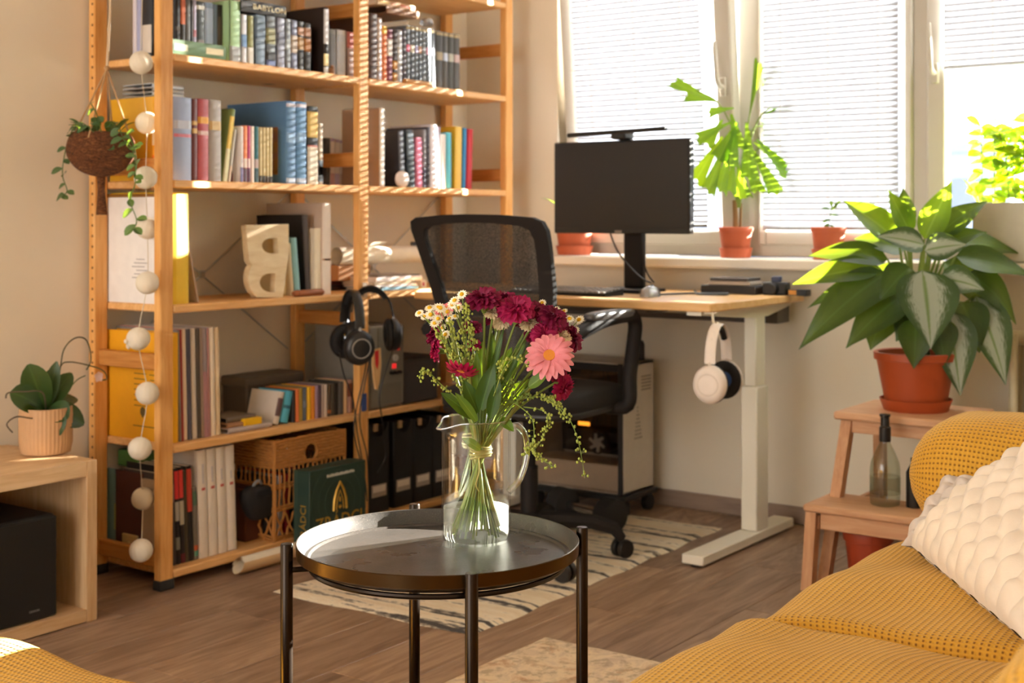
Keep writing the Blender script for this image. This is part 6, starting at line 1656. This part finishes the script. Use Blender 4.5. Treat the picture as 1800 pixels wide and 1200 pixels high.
for px, py, rr, off, fc_, lab in ((865, 548, 14, -.02, UP+CAMV*.5, 'cream flower between the two left carnations'), (881, 563, 15, .0, UP*.6+CAMV, 'cream and peach flower under the top carnations'), (931, 566, 17, .0, UP+CAMV*.7, 'cream flower under the largest carnation'), (987, 590, 16, -.02, UP+CAMV*.6+rightv*.3, 'cream flower above the right of the pink gerbera')):
    flower('cream_flower', lab, 'flower', 'cream flowers in the glass jug', px, py, rr, off, fc_, CREAM)
# gerberas: separate petals
pet = MB()
def petf(u, v):
    s_ = (u-.5)*2; w_ = .27*(.35+.65*math.sin(math.pi*min(1, .15+v*.80))**.7)*(1 if v < .9 else .75)
    return Vector((.28+.74*v-.03*s_*s_*v, s_*w_*.55, .05+.09*math.sin(math.pi*v)-.10*v*v+.03*s_*s_))
pet.grid(4, 6, petf)
def gerbera(lab, px, py, rpx, off, facing, mat, bend, n=20):
    c_ = fpz(px, py, off); rr = rpx*(DJ+off)/FPX; t = spawn('gerbera', lab, 'gerbera'); base_ = Vector(t.location); f_ = Vector(facing).normalized()
    path = stempath(c_-f_*rr*.2, bend); b = MB(); b.tube(path, .0036, 8); b.build('stem', 'stem_olive', t, world=True)
    me = pet.mesh('petal', mat, 180); q = f_.to_track_quat('Z', 'Y')
    for ly, (cnt, sc_, tl) in enumerate(((n, 1., 0), (n-4, .86, 10))):
        for i in range(cnt):
            e = (q @ Euler((0, R(-tl+r5.uniform(-5, 5)), 2*math.pi*(i+.5*ly)/cnt)).to_quaternion()).to_euler() if False else (q.to_matrix() @ Matrix.Rotation(2*math.pi*(i+.5*ly)/cnt, 3, 'Z') @ Matrix.Rotation(R(-tl+r5.uniform(-5, 5)), 3, 'Y')).to_euler()
            inst('petal', me, t, c_-base_+f_*rr*.04*ly, e, (rr*sc_*r5.uniform(.94, 1.04),)*3)
    b = MB(); b.lathe([(.42, .02), (.40, .10), (.30, .13)], 24); inst('disc_ring', b.mesh('disc_ring', 'gerbera_ring', 40), t, c_-base_, aim(f_), (rr,)*3)
    b = MB(); b.lathe([(.26, .10), (.22, .155), (.10, .15), (.01, .135)], 20, cap1=False); inst('eye', b.mesh('eye', 'gerbera_eye', 40), t, c_-base_, aim(f_), (rr,)*3)
    b = MB(); b.lathe([(.05, -.12), (.22, -.04), (.36, .05)], 16, cap1=False); inst('calyx', b.mesh('calyx', 'stem_green', 40), t, c_-base_, aim(f_), (rr,)*3)
gerbera('big pink gerbera daisy facing the room', 966, 626, 45, -.10, CAMV*1+UP*.55-rightv*.12, 'gerbera_pink', fpz(920, 700, -.05))
gerbera('crimson gerbera seen edge-on low on the left', 811, 648, 32, -.09, UP*-.85-rightv*.25+CAMV*.42, 'gerbera_red', fpz(826, 590, -.06), 18)
gerbera('pink gerbera tucked behind the chamomile heads', 785, 545, 30, .03, UP*.8-rightv*.5+CAMV*.25, 'gerbera_pink', fpz(810, 660, 0), 16)
# chamomile
ds = MB()
for i in range(12):
    a0 = 2*math.pi*i/12; bb = len(ds.v)
    ds.grid(2, 2, lambda u, v: Vector((.35+.65*v, (u-.5)*.42*math.sin(.5+2.3*v), .04-.10*v*v)))
    ds.xf(Matrix.Rotation(a0, 4, 'Z'), bb)
DMe = ds.mesh('petals', 'daisy_white', 180)
de = MB(); de.ball((0, 0, .06), .42, 10, 6, (1, 1, .75)); DEe = de.mesh('eye', 'daisy_eye', 180)
def chamomile(lab, heads, fork, off=-.02):
    t = spawn('chamomile_spray', lab, 'chamomile', 'chamomile sprays in the glass jug'); base_ = Vector(t.location); fk = fpz(*fork, off)
    path = stempath(fk); b = MB(); b.tube(path, .0014, 5); b.build('stem', 'stem_green', t, world=True)
    for (px, py) in heads:
        o_ = off+r5.uniform(-.03, .03); c_ = fpz(px, py, o_); rr = r5.uniform(7.6, 10)*(DJ/FPX)
        b = MB(); b.tube(bez(fk, (fk+c_)/2+Vector((0, 0, .012)), c_, 5), .0008, 5); b.build('twig', 'stem_green', t, world=True)
        f_ = CAMV*r5.uniform(.5, 1)+UP*r5.uniform(.3, .9)-rightv*r5.uniform(-.2, .6)
        pt = inst('flower_head', DMe, t, c_-base_, aim(f_), (rr,)*3); inst('eye', DEe, pt)
chamomile('chamomile spray reaching furthest out on the left', [(737, 550), (746, 556), (755, 541), (757, 553), (764, 568), (770, 540)], (790, 620))
chamomile('chamomile spray below the tucked pink gerbera', [(774, 541), (787, 548), (790, 560), (778, 576), (783, 588), (770, 560)], (805, 640))
chamomile('chamomile spray beside the left carnation', [(799, 528), (812, 517), (806, 541), (800, 556), (795, 535)], (822, 620), -.01)
chamomile('chamomile spray poking out above the pink gerbera on the right', [(991, 547), (1001, 560), (1018, 562), (988, 566), (995, 578), (1012, 580), (1004, 590)], (960, 640), .0)
chamomile('few chamomile heads between the right carnations', [(959, 549), (953, 532), (978, 545)], (935, 630), .02)
# fine green filler and leaves
def filler(lab, pts_list, off, n_b, spread, mat='bud_green', rad=.0020, name='seed_spray'):
    t = spawn(name, lab, 'greenery', 'sprays of seed heads in the glass jug'); base_ = Vector(t.location)
    first = None; bd = MB(); st_ = MB()
    for pl in pts_list:
        w_ = [fpz(px, py, off+.01*i*(-1)) for i, (px, py) in enumerate(pl)]
        if first is None:
            path = stempath(w_[0]); st_.tube(path, .0014, 5); first = w_[0]
        sp_ = smoothpath(w_, 8); st_.tube(sp_, [.0011-.0006*i/len(sp_) for i in range(len(sp_))], 5)
        m_n = len(sp_)
        for i in range(n_b):
            j = r5.uniform(.15, 1)*(m_n-1); p_ = sp_[int(j)]
            d = Vector((r5.uniform(-1, 1), r5.uniform(-1, 1), r5.uniform(-.6, .8))).normalized()*r5.uniform(.3, 1)*spread
            st_.tube([p_, p_+d*.6, p_+d], .00035, 3); bd.ball(p_+d, rad*r5.uniform(.7, 1.2), 6, 4, (1, 1, 1.2))
    st_.build('stalk', 'stem_green', t, world=True); bo = bd.build('seed_heads', mat, t, world=True, smooth=180); bo['kind'] = 'stuff'
filler('seed spray arching out low on the left of the bunch', [[(810, 705), (775, 675), (755, 655), (742, 652), (738, 668)]], -.06, 46, .009)
filler('long seed spray drooping down the right side of the jug', [[(905, 702), (955, 698), (990, 720), (1015, 770), (1028, 840)], [(955, 698), (975, 705), (995, 735)]], -.06, 55, .010)
filler('forked seed spray hanging beside the jug handle', [[(905, 708), (935, 735), (938, 775), (928, 790), (920, 802)], [(938, 775), (945, 800), (975, 822)], [(920, 715), (960, 725), (958, 760), (940, 790)]], -.08, 46, .009)
filler('fine seed spray in the middle of the stems', [[(870, 690), (885, 650), (905, 630), (930, 645)], [(885, 650), (880, 640), (900, 628)]], -.09, 24, .008)
filler('yellow-green filler stalks under the chamomile', [[(825, 700), (815, 640), (800, 590), (790, 560)], [(825, 690), (825, 620), (822, 560), (820, 540)], [(822, 690), (808, 640), (780, 600), (770, 585)], [(825, 690), (818, 630), (812, 575)], [(828, 700), (805, 660), (790, 610)], [(828, 690), (832, 620), (828, 570)]], -.03, 60, .010, 'bud_green', .0022)
filler('loose green tangle above the jug rim on the right', [[(880, 715), (895, 690), (905, 665)], [(880, 715), (910, 705), (930, 690)], [(870, 715), (880, 680), (878, 650)]], -.05, 36, .012, 'stem_green', .002)
for lab, a_, t_, w_, off, mt in (
    ('big dark leaf in the middle of the bunch', (845, 720), (868, 640), .030, -.07, 'flower_leaf'), ('dark leaf left of the middle of the bunch', (840, 725), (815, 668), .026, -.05, 'flower_leaf'),
    ('bright leaf below the pink gerbera', (930, 680), (965, 655), .020, -.08, 'flower_leaf_light'), ('dark leaf hanging at the left rim of the jug', (835, 735), (775, 690), .024, -.03, 'flower_leaf'),
    ('leaf pressed inside the jug near the spout', (845, 790), (812, 770), .016, -.03, 'flower_leaf_light'), ('jagged leaf over the jug rim by the handle', (880, 735), (903, 758), .018, -.02, 'flower_leaf_light'),
    ('narrow leaf rising between the tall stems', (855, 700), (886, 575), .012, -.04, 'flower_leaf'), ('long narrow leaf behind the gerbera stalk', (870, 700), (925, 605), .012, -.02, 'flower_leaf'),
    ('light leaf under the crimson gerbera', (838, 740), (800, 690), .016, -.07, 'flower_leaf_light'), ('green leaf beside the chamomile stalks', (840, 715), (838, 615), .016, -.05, 'flower_leaf_light'),
    ('dark leaf low behind the gerbera stalk', (880, 720), (935, 665), .030, .03, 'flower_leaf'), ('dark leaf behind the raised carnation stems', (865, 690), (865, 585), .026, .03, 'flower_leaf'), ('dark leaf right of the tall stems', (880, 690), (925, 590), .024, .04, 'flower_leaf'), ('curled dark leaf over the left of the rim', (840, 730), (795, 715), .026, -.02, 'flower_leaf'), ('dark leaf under the left carnations', (840, 690), (800, 610), .024, .04, 'flower_leaf'), ('dark leaf in front of the stem bundle', (862, 735), (878, 665), .022, -.075, 'flower_leaf'),
    ('dark leaf at the back of the bunch', (860, 700), (900, 610), .028, .05, 'flower_leaf'), ('broad leaf at the back left of the bunch', (845, 700), (848, 600), .030, .06, 'flower_leaf')):
    t = spawn('leaf_stem', lab, 'leaf', 'leaves in the glass jug'); p0_, p1_ = fpz(*a_, off), fpz(*t_, off-.01)
    leaf(p0_, p1_, w_, .12, up=CAMV*.7+UP*.4, n=10, k=6, fold=.15, shape='oval', wave=.015).build('leaf', mt, t, world=True, smooth=180, uv=True)
    path = stempath(p0_); b = MB(); b.tube(path, .0013, 5); b.build('stem', 'stem_dark', t, world=True)
# extra bare stems and the tie
tw = thing('raffia_tie', 'raffia tie around the flower stems inside the jug', 'tie', (TIE.x, TIE.y, TIE.z))
for k in range(5):
    b = MB(); b.torus((0, 0, -.010+.005*k), .0165+.0015*(k % 2), .0022, 20, 6, Matrix.Rotation(R(6*(k-2)), 4, 'X')); b.build('loop', '#a8a05c', tw)
b = MB(); b.tube(smoothpath([(-.014, -.006, 0), (-.02, -.012, -.03), (-.034, -.016, -.05), (-.03, -.02, -.062)], 5), .0012, 5); b.build('loose_end', '#b8ae60', tw)

# ================================================================== sofa
m_, nt_, bs_ = newmat('mustard_cord')
sp_ = nt_.nodes.new('ShaderNodeSeparateXYZ'); tcn = nt_.nodes.new('ShaderNodeTexCoord'); nt_.links.new(tcn.outputs['UV'], sp_.inputs[0])
def wv_(out, fr, ph=0.):
    a_ = nt_.nodes.new('ShaderNodeMath'); a_.operation = 'MULTIPLY_ADD'; a_.inputs[1].default_value = fr; a_.inputs[2].default_value = ph; nt_.links.new(out, a_.inputs[0])
    s_ = nt_.nodes.new('ShaderNodeMath'); s_.operation = 'SINE'; nt_.links.new(a_.outputs[0], s_.inputs[0]); return s_.outputs[0]
def m2(op, a_, c_):
    n = nt_.nodes.new('ShaderNodeMath'); n.operation = op
    for i, v_ in enumerate((a_, c_)):
        if isinstance(v_, (int, float)): n.inputs[i].default_value = v_
        else: nt_.links.new(v_, n.inputs[i])
    return n.outputs[0]
FR = 2*math.pi/.0088
w1 = wv_(sp_.outputs[0], FR); w2 = wv_(sp_.outputs[1], FR*.8)
cord = m2('ADD', m2('MULTIPLY', m2('MULTIPLY', w1, w2), .5), m2('MULTIPLY', w2, .5))      # ribs broken into a waffle
hgt = ramp(nt_, m2('MULTIPLY_ADD', cord, .5), [(0., 0.), (1., 1.)])
hgt.node.inputs[0].links[0].from_node.inputs[2].default_value = .5
big = noise(nt_, coords(nt_), 5, 3)
cc_ = mixc(nt_, big, lin('#d29a24'), lin('#e8b03e'))
nt_.links.new(mixc(nt_, ramp(nt_, hgt, [(.05, 1.), (.45, 0.)]), cc_, lin('#8a5410')), bs_.inputs['Base Color'])
bs_.inputs['Roughness'].default_value = .85; bs_.inputs['Sheen Weight'].default_value = .35; bs_.inputs['Sheen Roughness'].default_value = .4
bs_.inputs['Sheen Tint'].default_value = (1, .8, .4, 1)
bump(nt_, bs_, hgt, .9, .003)
def softbox(c, s, e=.30, n=72, k=36, top=0., sag=0., seed=0, axis='z', rx=None):
    """rounded cushion; uv in metres along its surface for the weave"""
    b = MB(); r = random.Random(seed); phs = [r.uniform(0, 6) for _ in range(6)]
    def sg(x, p): return math.copysign(abs(x)**p, x)
    def fn(u, v):
        a = 2*math.pi*u; ph_ = math.pi*(v-.5)
        x_ = sg(math.cos(ph_), e)*sg(math.cos(a), e); y_ = sg(math.cos(ph_), e)*sg(math.sin(a), e); z_ = sg(math.sin(ph_), e*1.4)
        bulge = 1+top*(1-x_*x_)*(1-y_*y_)
        P = Vector((s[0]*x_, s[1]*y_, s[2]*z_*bulge))
        wr = .004*math.sin(P.x*16+P.y*9+phs[0])+.003*math.sin(P.y*23-P.x*7+phs[1])
        P.z += wr*(z_ > 0)
        return Vector(c)+P
    # denser parameterisation along the straight runs
    def dens(t):
        q = (t*4) % 1; i = math.floor(t*4); qq = q-.0
        return (i+.5+.5*math.copysign(abs(2*qq-1)**(1), 2*qq-1))/4
    b.grid(n, k, fn, True, uv=False)
    return b
def box_uv(ob):
    me = ob.data; l = me.uv_layers.get('uv') or me.uv_layers.new(name='uv')
    for p_ in me.polygons:
        nx, ny, nz = (abs(v_) for v_ in p_.normal)
        for li in p_.loop_indices:
            v_ = me.vertices[me.loops[li].vertex_index].co
            if nz >= nx and nz >= ny: uv_ = (v_.x, v_.y)
            elif nx >= ny: uv_ = (v_.z, v_.y)
            else: uv_ = (v_.x, v_.z)
            l.data[li].uv = uv_
def strip_uv(ob, ax):
    """continuous wrap: one axis straight, the other measured round the section"""
    me = ob.data; l = me.uv_layers.get('uv') or me.uv_layers.new(name='uv')
    return l
def cushion_xsec(x0, x1, y0, y1, z0, z1, r, ends=.05, n=64, m=40, puff=.02, seed=1, along='x', drop=0.):
    """cushion as a rounded section swept along X (or Y), closed with domed ends; uv = arc length in metres"""
    b = MB(); r_ = random.Random(seed); ph = [r_.uniform(0, 6) for _ in range(4)]
    if along == 'x': La, Lb0, Lb1 = x1-x0, y0, y1
    else: La, Lb0, Lb1 = y1-y0, x0, x1
    hw, hh = (Lb1-Lb0)/2, (z1-z0)/2; cb_, cz = (Lb0+Lb1)/2, (z0+z1)/2
    sec = []; r = min(r, hw*.98, hh*.98)
    per = 0.; prev = None
    def corner(cx, cy, a0):
        return [(cx+r*math.cos(a0+t*math.pi/2/8), cy+r*math.sin(a0+t*math.pi/2/8)) for t in range(9)]
    raw = corner(hw-r, -hh+r, -math.pi/2)+corner(hw-r, hh-r, 0)+corner(-hw+r, hh-r, math.pi/2)+corner(-hw+r, -hh+r, math.pi)
    ins = []
    for i in range(len(raw)):
        p_, q_ = raw[i], raw[(i+1) % len(raw)]; dd_ = math.hypot(q_[0]-p_[0], q_[1]-p_[1]); k_ = max(1, int(dd_/.03))
        for t in range(k_): ins.append((p_[0]+(q_[0]-p_[0])*t/k_, p_[1]+(q_[1]-p_[1])*t/k_))
    ins.append(ins[0]); ns = len(ins); arc_ = [0.]
    for i in range(1, ns): arc_.append(arc_[-1]+math.hypot(ins[i][0]-ins[i-1][0], ins[i][1]-ins[i-1][1]))
    ts = []
    for i in range(7): ts.append(ends*(1-math.cos(math.pi/2*i/6))/La)
    k_ = max(4, int(La/.03))
    for i in range(1, k_): ts.append(ends/La+(1-2*ends/La)*i/k_)
    for i in range(7): ts.append(1-ends*(1-math.cos(math.pi/2*(6-i)/6))/La)
    vs = []; uvs = []; fs = []
    for t in ts:
        d_ = min(t, 1-t)*La
        sc_ = 1. if d_ >= ends else math.sqrt(max(0., 1-(1-d_/ends)**2))
        ins_ = (1-sc_)*ends
        for (bx, bz), ar in zip(ins, arc_):
            X = t*La; B = bx*(max(.02, (hw-ins_)/hw)); Z = bz*(max(.02, (hh-ins_)/hh))
            pf = puff*math.sin(math.pi*t)*max(0, (1-(bx/hw)**2))*(1 if bz > 0 else 0)
            wr = (.0045*math.sin(X*19+B*8+ph[0])+.003*math.sin(B*25-X*11+ph[1]))*(1 if bz > 0 else 0)
            P = (X, cb_+B, cz+Z+pf+wr-drop*max(0, bx/hw)**3)
            vs.append(Vector((x0+P[0], P[1], P[2])) if along == 'x' else Vector((P[1], y0+P[0], P[2])))
            g_ = ends*math.acos(max(-1, 1-d_/ends)) if d_ < ends else ends*math.pi/2+d_-ends
            uvs.append((g_ if t < .5 else La+ends*(math.pi-2)-g_, ar))
    for j in range(len(ts)-1):
        for i in range(ns-1):
            q_ = (j*ns+i, j*ns+i+1, (j+1)*ns+i+1, (j+1)*ns+i); fs.append(q_ if along == 'y' else tuple(reversed(q_)))
    b.add(vs, fs, 0, uvs)
    return b
sf = thing('sofa', 'mustard yellow waffle-corduroy sofa with rounded seat cushions', 'sofa', (2.1, .5, 0))
cushion_xsec(2.018, 2.77, -.05, 1.015, .17, .428, .10, .05, puff=.028, seed=2).build('seat_cushion', 'mustard_cord', sf, world=True, smooth=180, uv=True)
cushion_xsec(1.25, 2.030, -.05, 1.02, .17, .434, .10, .055, puff=.028, seed=3).build('seat_cushion', 'mustard_cord', sf, world=True, smooth=180, uv=True)
cushion_xsec(.45, 1.255, -.05, 1.015, .17, .428, .10, .05, puff=.02, seed=4).build('seat_cushion', 'mustard_cord', sf, world=True, smooth=180, uv=True)
cushion_xsec(2.735, 3.03, -.05, .965, .10, .47, .09, .06, puff=.0, seed=5, along='y').build('arm_base', 'mustard_cord', sf, world=True, smooth=180, uv=True)
cushion_xsec(2.705, 3.06, -.05, .975, .425, .665, .118, .10, puff=.0, seed=6, along='y').build('arm_cushion', 'mustard_cord', sf, world=True, smooth=180, uv=True)
cushion_xsec(.92, 2.75, -.05, .31, .30, .788, .11, .09, puff=.0, seed=7, along='x').build('backrest', 'mustard_cord', sf, world=True, smooth=180, uv=True)
b = MB(); b.box(.5, 2.98, -.2, .90, .09, .18, .01); b.build('base', plain('sofa_base', '#8a5c14', .9), sf, world=True)
for x_, y_ in ((.6, .85), (2.9, .85), (1.9, .85), (.6, -.1), (2.9, -.1)):
    b = MB(); b.lathe([(.018, .0 if x_ > 2.86 or y_ < .7 else .011), (.022, .09)], 14, (x_, y_, 0)); b.build('foot', 'black_plastic', sf, world=True)
ot = thing('ottoman', 'mustard yellow corduroy ottoman at the near edge of the carpet', 'ottoman', (.9, 1.9, 0))
cushion_xsec(.55, 1.30, 1.32, 2.30, .17, .408, .07, .05, puff=.012, seed=8, along='y').build('cushion', 'mustard_cord', ot, world=True, smooth=180, uv=True)
b = MB(); b.box(.6, 1.25, 1.38, 2.24, .08, .18, .01); b.build('base', 'sofa_base', ot, world=True)
for x_, y_ in ((.64, 1.42), (1.2, 1.42), (.64, 2.2), (1.2, 2.2)):
    b = MB(); b.lathe([(.018, .010), (.022, .08)], 14, (x_, y_, 0)); b.build('foot', 'black_plastic', ot, world=True)

# ------------------------------------------------------------------ bobble pillows
plain('plush_white', '#efe0cc', .95, var=.05, nscale=60, bmp=.25)
MATS['plush_white'].node_tree.nodes['Principled BSDF'].inputs['Sheen Weight'].default_value = .3
plain('plush_grey', '#d8cbbf', .95, var=.05, nscale=60, bmp=.25)
def pillow(name, lab, A_, U_, V_, w, h, th, mat, bu, bv):
    U_, V_ = Vector(U_).normalized(), Vector(V_).normalized(); N_ = U_.cross(V_).normalized()
    b = MB(); nu, nv = 150, 120
    def surf(sgn):
        def fn(u, v):
            s_, t_ = u*2-1, v*2-1
            prof = max(0, (1-abs(s_)**2.6))**.42*max(0, (1-abs(t_)**2.6))**.42
            pin = 1-.05*(s_*s_)*(1-t_*t_)*0
            row = u*bu+.16*math.sin(v*bv*math.pi*.9+1); shift = .5*(int(row) % 2)
            bob = (abs(math.sin(math.pi*row))**.9)*(.30+.70*abs(math.sin(math.pi*(v*bv+shift)))**1.1)
            edge = min(1, 6*min(u, 1-u, v, 1-v)*2)
            z_ = sgn*(th*prof*.9+.021*bob*(.25+.75*edge))
            uu = u+.010*math.sin(v*bv*math.pi)*(1 if u > .5 else -1)*(abs(s_)**6); vv = v
            return Vector(A_)+U_*(w*uu)+V_*(h*vv)+N_*z_
        return fn
    b.grid(nu, nv, surf(1)); b.grid(nu, nv, lambda u, v: surf(-1)(1-u, v))
    return tag(b.build(name, mat, None, smooth=180, org=A_), lab, 'pillow')
A_ = Vector((2.485, .865, .462)); U_ = Vector((-.80, -.60, -.02)); n_h = Vector((.6, -.8, 0)); V_ = n_h*.84+Vector((0, 0, .545))
pillow('bobble_pillow', 'cream plush pillow with rows of soft bobbles leaning on the sofa arm', A_, U_, V_, .53, .53, .085, 'plush_white', 12, 9)
A2 = atD(1664, 838, 2.62); U2 = Vector((-.12, -.95, .05)); V2 = Vector((-.45, .22, -.5))
pillow('ribbed_pillow', 'greyish plush pillow tucked behind the cream bobble pillow', A2, U2, V2, .36, .17, .035, 'plush_grey', 10, 6)
